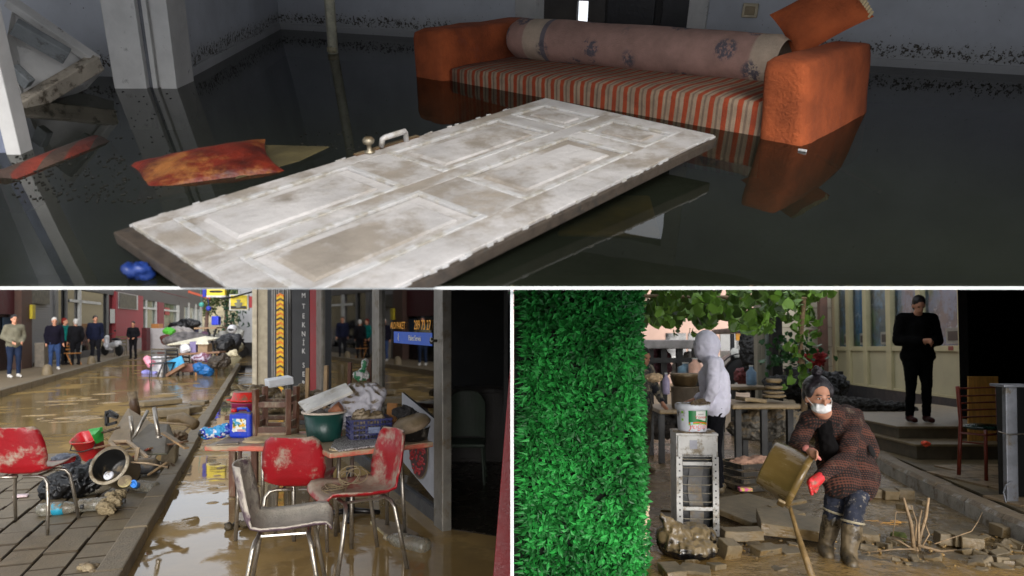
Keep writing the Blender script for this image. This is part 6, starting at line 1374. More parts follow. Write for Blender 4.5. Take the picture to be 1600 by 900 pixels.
def heap(name, label, cat, px, py, Y_, r, m, n=5, cr=.03, vox=.015):
    mb = MB(); c0 = A_(px, py, Y_)
    for i in range(n): mb.ell(c0+Vector((rnd.uniform(-.5, .5)*r[0], rnd.uniform(-.4, .4)*r[1], rnd.uniform(-.4, .4)*r[2])), (r[0]*.6, r[1]*.6, r[2]*.6), n=8, m=6)
    return tag(blob(name, mb, m, None, CY, vox=vox, sm=1, crump=(cr, 12)), label, cat)
for i, (py, r_, h_) in enumerate(((621, .15, .035), (615, .13, .03), (608, .11, .04), (598, .1, .05))):
    c0 = A_(1209, py, 8.5); mb = MB(); mb.lathe([(r_*.8, 0), (r_, h_*.5), (r_*.95, h_), (0, h_)], 12, c0); tag(mb.build('muddy_bowl', m_mt, None, CY, smooth=True), ['lowest', 'second lowest', 'second highest', 'topmost'][i]+' bowl of the muddy stack on the round edged table', 'bowl', 'stacked muddy bowls')
c0 = A_(1173, 628, 8.5); mb = MB(); mb.box(c0+Vector((0, 0, .03)), (.3, .25, .05), Matrix.Rotation(.2, 3, 'Z') @ Matrix.Rotation(.1, 3, 'Y')); tag(mb.build('muddy_tray', m_mt, None, CY, bevel=.01), 'muddy flat tray left of the stacked bowls', 'tray')
c0 = A_(1070, 640, 8.95); t = thing('steel_pot', 'dented steel pot standing on the table behind the yoghurt bucket', 'pot', CY, c0)
m_potm = mat('sooty_steel', C(120, 110, 98), .35, metal=.6, var=.3, mud=.3, msc=6)
MB().lathe([(.14, 0), (.17, .03), (.18, .30), (.19, .305), (.17, .31), (.165, .05), (0, .04)], 28, c0+Vector((0, 0, .0))).build('body', m_potm, t, smooth=True)
for s_ in (-1, 1): MB().tube([c0+Vector((s_*.18, -.04, .24)), c0+Vector((s_*.22, -.03, .24)), c0+Vector((s_*.22, .03, .24)), c0+Vector((s_*.18, .04, .24))], .01, 6).build('handle', m_potm, t)
c2 = c0+Vector((0, 0, .32)); mb = MB(); mb.lathe([(.15, 0), (.19, .12), (.2, .125), (.0, .10)], 24, c2); mb.lathe([(.16, .1), (.2, .16), (.0, .14)], 24, c2); tag(mb.build('muddy_basin', mat('dark_mud_basin', C(74, 60, 40), .4, var=.4, mud=.4), None, CY, smooth=True), 'dark muddy basin set on top of the steel pot', 'basin')
def bx(name, label, cat, px0, py0, px1, py1, Y_, dp, m, bev=.02, grp=None):
    a = A_(px0, py0, Y_); b = A_(px1, py1, Y_); mb = MB(); mb.box2((a.x, Y_, a.z), (b.x, Y_+dp, b.z)); return tag(mb.build(name, m, None, CY, bevel=bev), label, cat, grp)
def bot(label, px, py, Y_, r_, h_, col):
    c0 = A_(px, py, Y_); m = mat('bot%d' % px, C(*col), .35); t = thing('bottle', label, 'bottle', CY, c0); MB().lathe([(r_*.9, 0), (r_, .02), (r_, h_*.7), (r_*.4, h_*.88), (r_*.4, h_), (0, h_)], 14, c0).build('flask', m, t, smooth=True); MB().lathe([(r_*.45, h_), (r_*.45, h_*1.07), (0, h_*1.07)], 10, c0).build('cap', m_letter, t, smooth=True)
bot('pale violet bottle on the table by the camouflage sleeve', 1041, 616, 8.4, .045, .25, (170, 160, 190)); bot('light blue water bottle standing on the rear table', 1174, 602, 11.6, .085, .32, (120, 150, 180)); bot('blue grey can behind the steel pot', 1071, 588, 10.5, .12, .2, (110, 140, 160)); bot('salmon coloured container beside the hood', 1086, 588, 10.3, .1, .26, (214, 170, 150))
# crate with rags
p = g_(1172, 762); t = thing('slatted_crate', 'dark slatted crate with rags right of the hooded person\'s legs', 'crate', CY, p, R(20)); m_dk = mat('dark_crate', C(44, 40, 34), .6, mud=.35, msc=6)
for i in range(4):
    for (cx2, cy2, lx, ly) in ((0, -.2, .5, .015), (0, .2, .5, .015), (-.25, 0, .015, .38), (.25, 0, .015, .38)): MB().box((cx2, cy2, .04+i*.075), (lx, ly, .05)).build('slat', m_dk, t, local=True, bevel=.004)
MB().box((0, 0, .012), (.5, .4, .02)).build('bottom', m_dk, t, local=True)
heap('rags', 'pinkish brown rags lying in the slatted crate', 'rags', 1168, 718, 7.3, (.22, .16, .08), mat('pinkish_rag', C(160, 124, 104), .9, var=.4, sc=15), 6)
bx('bright_packet', 'pink and yellow packet on the ground behind the big slab', 'packet', 1156, 768, 1176, 763, 6.8, .08, mat('pink_packet', None, .4, pat=lambda g, oc, v: g.mix(g.ramp(g.noise(v, 30, 1), .48, .52), C(220, 90, 150), C(220, 190, 90))), .003)
# posts, pergola, vine
def post(label, px, y0, Y_, r_, m, z1=3.2, sq=True):
    x = CY.x(px, Y_, 1.5); mb = MB()
    if sq: mb.box((x, Y_, z1/2), (r_*2, r_*2, z1))
    else: mb.tube([(x, Y_, 0), (x, Y_, z1)], r_, 10)
    return tag(mb.build('post', m, None, CY, bevel=.008 if sq else 0), label, 'post', 'posts at the back of the courtyard')
post('weathered pale wooden post behind the bowls', 1189, 0, 12.5, .10, mat('pale_post', C(140, 134, 118), .8, var=.25, stretch=(4, 4, .3))); post('thin grey metal post right of the pale wooden post', 1201, 0, 12.3, .05, mat('grey_post', C(110, 116, 112), .5)); post('black square post right of the grey post', 1212, 0, 12.0, .09, m_blk); post('dark post at the near end of the pavilion wall', 1286, 0, 18.5, .10, m_brown)
mb = MB(); mb.box2((CY.x(1214, 19, 1.5), 19, 0), (CY.x(1300, 19, 1.5), 19.2, 4)); t = mb.build('cream_wall', mat('cream_block_wall', C(168, 160, 142), .8, var=.08, sc=1), None, CY); tag(t, 'cream plank wall at the back between the posts and the pavilion', 'wall')
for i in range(4):
    z = 1.0+i*.55; mb = MB(); mb.box2((CY.x(1214, 19, 1.5), 18.985, z), (CY.x(1300, 19, 1.5), 19.0, z+.012)); mb.build('joint_strip', mat('joint_dark', C(110, 104, 92), .8), t)  # joint strips in a darker tone than the wall
mb = MB(); mb.tube([(CY.x(1262, 18.9, 2), 18.9, 2.0+0), (CY.x(1290, 18.9, 2), 18.9, 1.95)], .05, 6); tag(mb.build('rail', m_brown, None, CY), 'brown rail across the cream wall', 'rail')
t = thing('vine', 'grape vine with green leaves spreading over the back of the courtyard', 'vine', CY, (CY.x(1252, 9.8), 9.8, 0)); xv = CY.x(1252, 9.8, 1)
MB().tube([(xv, 9.8, 0), (xv+.05, 9.8, .8), (xv-.03, 9.75, 1.6), (xv, 9.6, 2.5), (xv-.7, 9, 2.65), (xv-2, 8.6, 2.6)], [.05, .045, .04, .035, .03, .02], 8).build('trunk', m_twig, t, smooth=True)
m_vl = mat('vine_leaf', C(92, 128, 44), .5, var=.45, sc=1.5, bump=0, island=.65)
pts = []
for _ in range(2300):
    px = rnd.uniform(985, 1300); Y_ = rnd.uniform(7.0, 11.5); lim = 500+10*math.sin(px*.06)+6*math.sin(px*.21) if px < 1235 else 478
    if px > 1215: lim -= (px-1215)*.35
    py = rnd.uniform(425, lim) if rnd.random() < .85 else rnd.uniform(lim, lim+12)
    if noise.noise(Vector((px*.035, py*.05, Y_*.3))) < -.18 or px > 1275 and py > 462: continue
    pts.append(A_(px, py, Y_))
for _ in range(90): pts.append(Vector((xv+rnd.gauss(0, .12), 9.7, rnd.uniform(.9, 2.4))))
leafcloud('foliage', pts, .135, m_vl, t, hex_=True)
for (px, y0, y1) in ((1020, 8.0, 8.1), (1110, 9.5, 9.4), (1060, 7.6, 11)): MB().tube([A_(px-60, 462, y0), A_(px+150, 466, y1)], .02, 6).build('cane', m_twig, t)
# far background of the courtyard
t = thing('pink_building', 'pinkish plastered building far behind the vine', 'building', CY, (6, 30, 0))
MB().box2((0.05, 30, -.1), (11.5, 31, 9)).build('wall', mat('pink_plaster', C(196, 164, 148), .8, var=.15, sc=.6), t)
for px in (1040, 1075, 1125, 1150): x = CY.x(px, 30, 2); MB().box2((x, 29.95, 1.2), (x+.9, 29.995, 2.2)).build('window', m_dglass, t); MB().box2((x-.08, 29.93, 1.1), (x+.98, 29.96, 1.195)).build('sill', m_wframe, t)
t = thing('market_canopy', 'grey flat canopy on dark posts behind the pots', 'canopy', CY, (CY.x(1050, 14), 14, 0)); a, b = A_(1004, 536, 14), A_(1092, 530, 14)
MB().box2((a.x-1, 13.4, a.z-.12), (b.x, 15.5, a.z+.06)).build('roof_sheet', mat('canopy_grey', C(130, 126, 124), .6, var=.3), t, bevel=.02); MB().box2((a.x-1, 13.39, a.z-.40), (b.x, 13.45, a.z-.3)).build('beam', m_blk, t)
for px in (1012, 1033, 1058, 1083): x = CY.x(px, 13.5, 1.2); MB().box2((x, 13.5, 0), (x+.12, 13.62, a.z-.12)).build('post', m_blk, t)
heap('hanging_clothes', 'dark reddish clothes hanging under the canopy', 'clothes', 1030, 566, 13.9, (.5, .2, .35), mat('dark_reddish', C(84, 50, 56), .9, var=.6, sc=14), 7); heap('white_sacks', 'pale sacks leaning under the canopy', 'sacks', 1068, 572, 14.4, (.25, .2, .35), mat('pale_sack', C(150, 146, 140), .8, var=.3), 5); heap('dark_bundle', 'dark bundle on the ground behind the pot table', 'bundle', 1040, 660, 9.9, (.6, .3, .25), mat('dark_bundle', C(48, 42, 36), .8, var=.6, sc=12), 8); heap('grey_rubbish', 'greyish rubbish heap under the round edged table', 'rubbish', 1195, 665, 8.9, (.6, .3, .22), mat('grey_rubbish', C(96, 92, 84), .7, var=.6, sc=18, mud=.3), 10, .05)
# small tractor
t = thing('tractor', 'dark tractor with an open cab parked far behind the hood', 'tractor', CY, (CY.x(1158, 16), 16, 0)); m_td = mat('tractor_dark', C(34, 36, 44), .4); xx = lambda px, Y_=16: CY.x(px, Y_, 1)
Rq = Matrix.Rotation(R(90), 3, 'X')
def wheel(px, py, r_, Y_):
    c0 = A_(px, py, Y_); w_ = MB(); w_.lathe([(r_*.55, -.12), (r_*.92, -.15), (r_, -.08), (r_, .08), (r_*.92, .15), (r_*.55, .12)], 22, c0, Rq); o = w_.build('wheel', mat('tyre', C(20, 20, 20), .8), t, smooth=True); MB().lathe([(0, -.1), (r_*.3, -.13), (r_*.56, -.1), (r_*.56, .1), (0, .1)], 16, c0, Rq).build('rim', m_wframe, o)
wheel(1158, 586, .42, 16); wheel(1178, 596, .28, 15.6)
MB().box2(A_(1146, 548, 16.3), A_(1176, 572, 17.4)).build('engine_hood', m_wframe, t, bevel=.05); a = A_(1143, 520, 15.9); MB().box2((a.x, 15.8, a.z), (xx(1173), 17.5, a.z+.12)).build('cab_roof', m_td, t, bevel=.03)
for px in (1144, 1172): MB().tube([A_(px, 522, 16), A_(px+1, 590, 16)], .05, 6).build('cab_post', m_td, t)
MB().grid(lambda a_, b_: A_(1158, 586, 15.8)+Vector((math.cos(PI*a_)*.52, b_*.35, math.sin(PI*a_)*.5)), 14, 2).build('mudguard', m_td, t, solid=.03)
MB().lathe([(.09, 0), (.1, .04), (0, .05)], 12, A_(1147, 550, 15.85), Rq).build('headlight', m_letter, t); MB().lathe([(.09, 0), (.1, .04), (0, .05)], 12, A_(1153, 603, 15.5), Rq).build('headlight', m_letter, t); MB().box2(A_(1150, 521, 15.9), A_(1160, 532, 15.95)).build('warning_lamp', mat('amber', C(220, 150, 30), .4), t)
heap('tractor_load', 'reddish clutter stacked beside the tractor', 'clutter', 1165, 588, 15.0, (.3, .2, .25), mat('reddish_clutter', C(120, 60, 60), .7, var=.7, sc=20), 8)
heap('black_tarpaulin', 'black tarpaulin hanging between tractor and pale post', 'tarpaulin', 1180, 545, 14.5, (.35, .15, .7), m_blk, 8)
# plants and red cloth
t = thing('potted_plant', 'leafy green plant in a dark pot before the cream wall', 'plant', CY, A_(1244, 600, 11))
c0 = A_(1244, 600, 11); MB().lathe([(.14, 0), (.2, .25), (0, .24)], 18, c0).build('pot', m_blk, t, smooth=True); leafcloud('foliage', [c0+Vector((rnd.gauss(0, .22), rnd.gauss(0, .12), .45+rnd.gauss(0, .16))) for _ in range(170)], .10, mat('plant_leaf', C(36, 84, 34), .5, island=.6), t, hex_=True)
heap('red_cloth', 'crumpled red cloth behind the woman\'s head', 'cloth', 1270, 563, 11.5, (.28, .15, .2), mat('red_cloth', C(130, 28, 28), .8, var=.4), 6, .05); heap('dark_pans', 'dark pans and rubbish piled behind the woman\'s left shoulder', 'pans', 1235, 600, 10.3, (.4, .2, .15), m_blk, 6, .05); heap('black_pile', 'black covered pile under the cream wall', 'pile', 1262, 606, 12.5, (.8, .4, .45), m_blk, 8, .05); heap('dark_undergrowth', 'dark debris pile beside the terrace plinth', 'debris', 1340, 640, 11.2, (.9, .5, .2), mat('dark_debris', C(40, 36, 30), .8, var=.5), 8, .05)  # debris heap beside the plinth is dark brown
bx('small_chair_back', 'tiny dark chair top against the pavilion wall', 'chair', 1307, 580, 1318, 590, 13.5, .04, m_blk, .004)
# ================================================================ STREET: PEOPLE AND CLUTTER IN THE BACKGROUND
nb = cloth('navy_cloth', (26, 30, 50)); bk_ = cloth('black_cloth', (24, 24, 28)); jn = cloth('blue_jeans', (50, 70, 110), mud=.1, msc=10); ws = cloth('white_shoe', (200, 196, 190)); bs = cloth('black_shoe', (28, 26, 26))
def bystander(px, py, label, j, tr, sh, rz=0, hair=m_hairk, s=1.0, z=.13, **k):
    p = ST.atz(px, py, z); return person(ST, (p.x, p.y, z), R(rz)+math.atan2(-p.x, p.y), label, j, tr, sh, hair=hair, s=s, vox=.032, group='people standing outside the shops', **k)
HP = dict(wl=(-.12, -.2, 1.0), wr=(.12, -.2, 1.0), el=(-.26, .04, 1.14), er=(.26, .04, 1.14))
bystander(22, 590, 'man with black hair in an olive grey jacket at the far left edge', cloth('olive_jacket', (112, 108, 92)), cloth('dark_jeans', (34, 44, 66)), ws, 20, s=1.03, over=HP, bulk=1.12)
bystander(85, 578, 'grey haired man in a black sweater and washed blue jeans', cloth('black_sweater', (22, 20, 32)), jn, ws, 10, m_hairw, 1.0, bulk=1.1)
bystander(101, 570, 'person in a teal top half hidden behind the black coat', cloth('teal_top', (20, 110, 104)), bk_, bs, 60, cloth('red_hair', (120, 40, 34)), 1.0)
bystander(118, 570, 'white haired person in a long black coat seen from behind', bk_, bk_, bs, 200, m_hairw, .98, bulk=1.15)
bystander(149, 567, 'bearded man in a navy T-shirt and dark trousers facing the street', nb, cloth('charcoal', (30, 30, 36)), bs, 15, m_hairk, 1.06, bulk=1.12)
bystander(208, 561, 'man in a black suit and white shirt walking along the kerb', bk_, bk_, bs, -20, m_hairk, 1.0, z=.02, over=HP)
p = ST.atz(208, 561); mb = MB(); q = p+Vector((.0, -.17, 1.22)); mb.ell(q, (.07, .035, .19)); tag(blob('shirt_front', mb, cloth('white_shirt', (214, 212, 216)), None, ST, vox=.03), 'white shirt front of the man in the black suit', 'shirt')
bystander(305, 535, 'small distant person in dark clothes among the motorcycles', cloth('grey_navy', (60, 60, 76)), bk_, bs, 0, m_hairk, 1.0, z=0)
def S_(px, py, Y_): return ST.aty(px, py, Y_)
def heapS(name, label, cat, px, py, Y_, r, m, n=5, cr=.05, vox=.04, grp=None):
    mb = MB(); c0 = S_(px, py, Y_)
    for i in range(n): mb.ell(c0+Vector((rnd.uniform(-.5, .5)*r[0], rnd.uniform(-.4, .4)*r[1], rnd.uniform(-.4, .4)*r[2])), (r[0]*.62, r[1]*.62, r[2]*.62), n=9, m=7)
    return tag(blob(name, mb, m, None, ST, vox=vox, sm=2, crump=(cr, 6)), label, cat, grp)
def bS(name, label, cat, px0, py0, px1, py1, Y_, dp, m, bev=.02, rot=0):
    a = S_(px0, py0, Y_); b = S_(px1, py1, Y_); c = (a+b)/2; mb = MB(); mb.box((c.x, c.y+dp/2, c.z), (abs(b.x-a.x), dp, abs(a.z-b.z)), Matrix.Rotation(rot, 3, 'Y')); return tag(mb.build(name, m, None, ST, bevel=bev), label, cat)
# folding chair, scooter, brown chair, counter on the far pavement
m_tan = mat('tan_wood', C(176, 120, 66), .6)
def simple_chair(name, label, px, py, m, Y_=None, z=.13, s=1.0, rz=0, fr=ST, grp=None):
    p = ST.atz(px, py, z); t = thing(name, label, 'chair', fr, p, rz, group=grp)
    MB().box((0, 0, .44*s), (.42*s, .42*s, .04)).build('seat', m, t, local=True, bevel=.01); 
    for z_ in (.58, .7, .82): MB().box((0, .2*s, z_*s), (.40*s, .02, .06)).build('back_slat', m, t, local=True)
    for sx_ in (-1, 1): MB().bar((sx_*.19*s, -.22*s, 0), (sx_*.19*s, .05*s, .44*s), .03, .03).build('leg', m, t, local=True); MB().bar((sx_*.2*s, .27*s, 0), (sx_*.2*s, .2*s, .88*s), .03, .03).build('back_post', m, t, local=True)
    return t
simple_chair('folding_chair', 'tan wooden folding chair on the far pavement beside the black coat', 113, 570, m_tan, rz=R(70))
simple_chair('olive_chair', 'olive brown upholstered chair beside the scooter', 188, 556, mat('olive_seat', C(96, 88, 60), .8), rz=R(20), s=1.1)
m_wm = mat('white_body', C(210, 210, 214), .3); m_bm = mat('black_body', C(22, 22, 26), .4)
def scooter(label, px, py, rz, m=m_wm, z=0.0, s=1.0):
    p = ST.atz(px, py, z); t = thing('scooter', label, 'scooter', ST, p, rz, group='scooters parked in the street'); Rw = Matrix.Rotation(R(90), 3, 'X')
    for x in (-.6*s, .6*s):
        w_ = MB().lathe([(.15*s, -.05), (.25*s, -.06), (.28*s, 0), (.25*s, .06), (.15*s, .05)], 18, (x, 0, .28*s), Rw).build('wheel', mat('tyre2', C(18, 18, 18), .8), t, local=True, smooth=True); MB().lathe([(0, -.05), (.16*s, -.04), (.16*s, .04), (0, .05)], 12, (x, 0, .28*s), Rw).build('rim', mat('grey_metal', C(130, 130, 134), .4, metal=.5), w_, local=True)
    mb = MB(); mb.cap((-.5*s, 0, .6*s), (.05*s, 0, .5*s), .18*s, .14*s); mb.cap((.5*s, 0, .5*s), (.42*s, 0, .9*s), .13*s, .11*s); mb.cap((.05*s, 0, .35*s), (.4*s, 0, .35*s), .1*s, .1*s); blob('body', mb, m, t, vox=.035, local=True)
    MB().ell((-.32*s, 0, .8*s), (.36*s, .14*s, .07*s)).build('saddle', m_bm, t, local=True, smooth=True); MB().tube([(.38*s, -.32*s, 1.08*s), (.42*s, 0, 1.0*s), (.38*s, .32*s, 1.08*s)], .02, 6).build('handlebar', m_bm, t, local=True); MB().tube([(.6*s, 0, .28*s), (.42*s, 0, 1.0*s)], .035, 6).build('fork', m_bm, t, local=True)
    MB().ell((.56*s, 0, .86*s), (.05*s, .09*s, .08*s)).build('headlight', mat('lamp_glass', C(230, 230, 220), .2), t, local=True, smooth=True)
    for sy2 in (-1, 1): MB().ell((.38*s, sy2*.36*s, 1.2*s), (.02, .06*s, .045*s)).build('mirror', m_bm, t, local=True, smooth=True)
scooter('white scooter parked on the far pavement before the dark glass shop', 175, 556, R(150), z=.13); scooter('white scooter in the middle of the street clutter', 300, 540, R(200)); scooter('black scooter with a round white lamp right of the street clutter', 362, 560, R(240), m_bm, s=1.1); scooter('grey scooter behind the upper table', 345, 548, R(120), mat('grey_body', C(120, 122, 124), .4))
bS('white_counter', 'white box counter in front of the glazed shop', 'counter', 233, 513, 258, 545, 38, 1.2, mat('white_counter', C(196, 194, 196), .6, var=.06)); bS('tan_parcel', 'orange brown parcel on the white counter', 'parcel', 236, 506, 248, 513, 38.2, .5, m_tan)
bS('maroon_stool', 'maroon stool stack beside the white counter', 'stool', 221, 512, 229, 548, 37, .4, mat('maroon', C(90, 36, 40), .6))
heapS('green_bag', 'bright green bag among the distant clutter', 'bag', 263, 518, 34, (.35, .3, .25), mat('lime_bag', C(90, 190, 60), .5)); heapS('red_pots', 'reddish brown pots right of the white counter', 'pots', 265, 530, 33, (.5, .3, .35), mat('red_brown_pots', C(96, 48, 44), .6, var=.5)); heapS('pale_bundles', 'pale bundles piled before the awning shop', 'bundles', 285, 522, 36, (.8, .4, .45), mat('pale_bundle', C(168, 162, 160), .7, var=.5, sc=3), 7); heapS('dark_bags', 'black bags piled left of the distant person', 'bags', 290, 508, 38, (.9, .4, .4), m_bm, 7); heapS('mixed_goods', 'mixed dark goods heaped under the white boards', 'goods', 300, 532, 27, (1.1, .5, .4), mat('mixed_goods', C(88, 84, 84), .6, var=.7, sc=4), 9); heapS('plum_goods', 'plum coloured bundle near the distant person', 'bundle', 322, 528, 33, (.5, .4, .4), mat('plum_goods', C(80, 54, 74), .7, var=.4))
heapS('blue_bag_big', 'large blue rubbish bag under the plank table', 'bag', 316, 578, 21.5, (.38, .3, .24), mat('blue_rubbish_bag', C(36, 104, 170), .35, var=.3), vox=.03, cr=.08); heapS('patterned_bag', 'red and white patterned bag on top of the blue bag', 'bag', 316, 559, 21.8, (.34, .25, .2), mat('patterned_bag', None, .5, pat=lambda g, oc, v: g.mix(g.ramp(g.noise(v, 9, 2), .46, .54), C(190, 180, 196), C(110, 60, 80))), vox=.03, cr=.06); heapS('dark_sack', 'dark muddy sack right of the blue bag', 'sack', 345, 566, 21.5, (.36, .3, .3), mat('dark_sack', C(70, 62, 54), .6, var=.6, sc=8), vox=.03, cr=.08); heapS('white_bowl_heap', 'cream bowl at the right of the plank table', 'bowl', 362, 552, 22.5, (.26, .2, .14), mat('cream_bowl', C(206, 196, 166), .5), 3, vox=.03)
# plank table
t = thing('plank_table', 'long plank table piled with boxes in the middle of the street', 'table', ST, (-10.6, 22, 0)); a, b = S_(252, 555, 22), S_(348, 550, 22); MB().bar(a, b, .5, .06, upv=(0, 0, 1)).build('plank', mat('brown_plank', C(132, 98, 74), .6), t, bevel=.01)
for px, py in ((258, 590), (300, 587), (306, 592), (338, 586)): MB().bar(S_(px, py, 22 if px != 306 else 21.6), S_(px+1, 553, 22), .05, .05).build('leg', m_tan if px > 303 else m_bm, t)
bS('cyan_board', 'bright blue board tilted under the plank table', 'board', 262, 560, 287, 576, 21.6, .04, mat('cyan_board', C(70, 170, 220), .5), .005, R(-22)); bS('tilted_plank', 'brown plank slanting down to the water under the table', 'plank', 256, 576, 290, 581, 21.3, .2, mat('brown_plank', None), .01, R(-32)); bS('round_pan', 'reddish round pan under the plank table', 'pan', 280, 568, 302, 582, 21.9, .5, mat('red_pan', C(130, 90, 80), .6), .08)
for i, (px, py, lb) in enumerate(((246, 590, 'left one of the black chairs at the plank table'), (262, 588, 'middle one of the black chairs at the plank table'), (280, 586, 'right one of the black chairs at the plank table'))): simple_chair('black_chair', lb, px, py, m_bm, z=0, rz=R(20-25*i), grp='black chairs at the plank table')
bS('white_appliance', 'white appliance lying left of the plank table', 'appliance', 236, 557, 252, 584, 23, .6, m_wm, .05); 
for px, c_, lb in ((232, (230, 150, 170), 'pink and white bag at the left of the black chairs'), (234, (150, 150, 220), 'pale violet bag in the water left of the black chairs')): heapS('small_bag', lb, 'bag', px, 566 if px == 232 else 582, 22.6, (.2, .2, .22 if px == 232 else .1), mat('sb%d' % px, C(*c_), .5, var=.3), 4, vox=.03)
mb = MB(); mb.prism([S_(261, 540, 24), S_(320, 527, 25), S_(345, 530, 24.5), S_(300, 537, 23)], (0, 0, .05)); tag(mb.build('cream_board', mat('cream_board', C(220, 214, 190), .6), None, ST, fix=True, bevel=.01), 'cream board lying across the goods above the plank table', 'board')
bS('carton', 'brown carton on the plank table', 'carton', 309, 537, 324, 551, 22, .35, mat('carton_brown', C(150, 126, 98), .7), .01); bS('violet_box', 'violet grey box left of the carton', 'box', 296, 534, 306, 551, 22, .3, mat('violet_box', C(120, 110, 150), .6), .02); heapS('white_bag_small', 'white bag at the left of the violet box', 'bag', 291, 545, 22, (.18, .15, .18), m_wm, 4, vox=.03); mb = MB(); mb.prism([S_(306, 538, 21.9), S_(310, 529, 22.3), S_(322, 529, 22.3), S_(326, 538, 21.9)], (0, 0, .03)); tag(mb.build('cardboard_sheet', mat('cream_board', None), None, ST, fix=True), 'pale lid on the brown carton', 'lid')
t = thing('folding_table', 'raised table on crossed dark legs with a blue tub', 'table', ST, S_(330, 560, 26)); MB().bar(S_(309, 513, 26), S_(344, 512, 26), .6, .06).build('tabletop', mat('pale_brown_top', C(160, 130, 100), .6), t)
for a, b in (((324, 513), (338, 556)), ((338, 513), (324, 556))): MB().bar(S_(*a, 26), S_(*b, 26), .09, .05).build('leg', m_bm, t)
bS('blue_tub', 'bright blue tub on the raised table', 'tub', 330, 494, 341, 508, 26, .25, mat('strong_blue', C(40, 60, 200), .4), .03)
for px, py, Y_, r_, c_, lb in ((360, 535, 24, .38, (50, 50, 54), 'dark chair-like bundle before the grey wall'), (367, 520, 27, .35, (150, 150, 144), 'pale helmet shapes before the grey wall'), (352, 540, 23, .3, (30, 30, 32), 'black bundle right of the raised table'), (368, 545, 25, .3, (170, 164, 140), 'cream bundles beside the grey wall'), (342, 535, 28, .5, (140, 138, 132), 'greyish goods under the raised table')): heapS('street_bundle', lb, 'bundle', px, py, Y_, (r_, .3, r_), mat('sb_%d' % px, C(*c_), .5, var=.5, sc=5), 6)
t = thing('helmet', 'round white helmet on the black scooter', 'helmet', ST, S_(363, 517, 23)); MB().ell(S_(363, 514, 23), (.16, .16, .15)).build('shell', m_wm, t, smooth=True); MB().ell(S_(363, 515, 23)+Vector((0, -.06, 0)), (.12, .12, .06)).build('visor', m_bm, t, smooth=True)
t = thing('shrub', 'dark green shrub before the grey wall', 'shrub', ST, S_(362, 520, 33)); leafcloud('foliage', [S_(361, 499, 33)+Vector((rnd.gauss(0, .28), rnd.gauss(0, .3), rnd.gauss(0, .5))) for _ in range(260)], .22, mat('dark_shrub', C(26, 60, 36), .6, island=.5), t); MB().tube([S_(362, 535, 33), S_(361, 500, 33)], .05, 6).build('stem', m_brown, t)
# hanging signs
t = thing('yellow_sign', 'yellow hanging sign with dark print and a blue left end', 'sign', ST, S_(338, 462, 20)); yb = S_(323, 461.5, 20); ye = S_(351, 440, 20)
MB().box2((yb.x, 20, yb.z), (ye.x, 20.12, ye.z)).build('face', mat('sign_yellow', C(236, 210, 60), .5, var=.05), t); MB().box2((S_(317, 0, 20).x, 19.98, S_(0, 464, 20).z), (yb.x-.01, 20.12, ye.z)).build('blue_end', mat('sign_blue', C(20, 40, 150), .5), t); MB().box2((yb.x, 19.97, yb.z-.06), (ye.x+.04, 20.12, yb.z-.004)).build('frame', m_wframe, t)
for px, w_ in ((333, .12), (340, .16)): c0 = S_(px, 455.5, 19.99); MB().ell(c0, (w_, .01, .035)).build('print', m_sign, t, smooth=True)
MB().tube([S_(317, 450, 20.1), S_(317, 440, 20.1)], .02, 6).build('hanger', m_bm, t)
t = thing('framed_sign', 'square yellow sign in a pale frame hanging by the pillar', 'sign', ST, S_(373, 478, 19)); a, b = S_(358, 485, 19), S_(388, 460, 19)
MB().box2((a.x, 19, a.z), (b.x, 19.1, b.z)).build('frame', m_wframe, t, bevel=.01); a2, b2 = S_(360.5, 483, 18.98), S_(386, 461.5, 18.98); MB().box2((a2.x, 18.97, a2.z), (b2.x, 18.999, b2.z)).build('face', mat('sign_yellow2', C(206, 184, 40), .5), t)
MB().box2((a2.x+.01, 18.955, a2.z+.01), (b2.x-.01, 18.968, a2.z+.09)).build('print', m_sign, t); c0 = S_(372.5, 475, 18.95); MB().lathe([(.05, -.1), (.11, 0), (.12, .03), (.03, .05), (.07, .12), (0, .13)], 14, c0, None, sy=.1).build('emblem', mat('emblem_grey', C(120, 120, 100), .5), t)
MB().tube([S_(345, 466, 19), S_(365, 464, 18.9), S_(398, 455, 18.6)], .025, 6).build('bracket', m_bm, t)
for px, py, c_, lb in ((326, 482, (40, 54, 160), 'small blue hanging lantern at the street end'), (315, 476, (70, 150, 140), 'small teal hanging lantern at the street end')): c0 = S_(px, py, 24); mb = MB(); mb.ell(c0, (.09, .09, .09)); mb.tube([c0+Vector((0, 0, .08)), c0+Vector((-.1, 0, 1.2))], .01, 5); tag(mb.build('lantern', mat('lan%d' % px, C(*c_), .5), None, ST, smooth=True), lb, 'lantern')
bS('red_banner', 'short red banner between framed sign and pillar', 'banner', 389, 463, 396, 481, 18.5, .05, m_redp, .005)
# unseen tall building, added so the flood mirrors wall instead of sky
t = thing('added_far_building', 'unseen tall building added beyond the end of the street', 'building', ST, (-46, 132, 0)); MB().box2((-84, 132, 0), (-28, 140, 31)).build('wall', mat('far_building_wall', C(150, 130, 104), .8), t)
for i in range(10):
    for j in range(5): MB().box2((-80+i*5, 131.9, 5+j*5), (-78+i*5, 131.99, 8+j*5)).build('window', m_dglass, t)

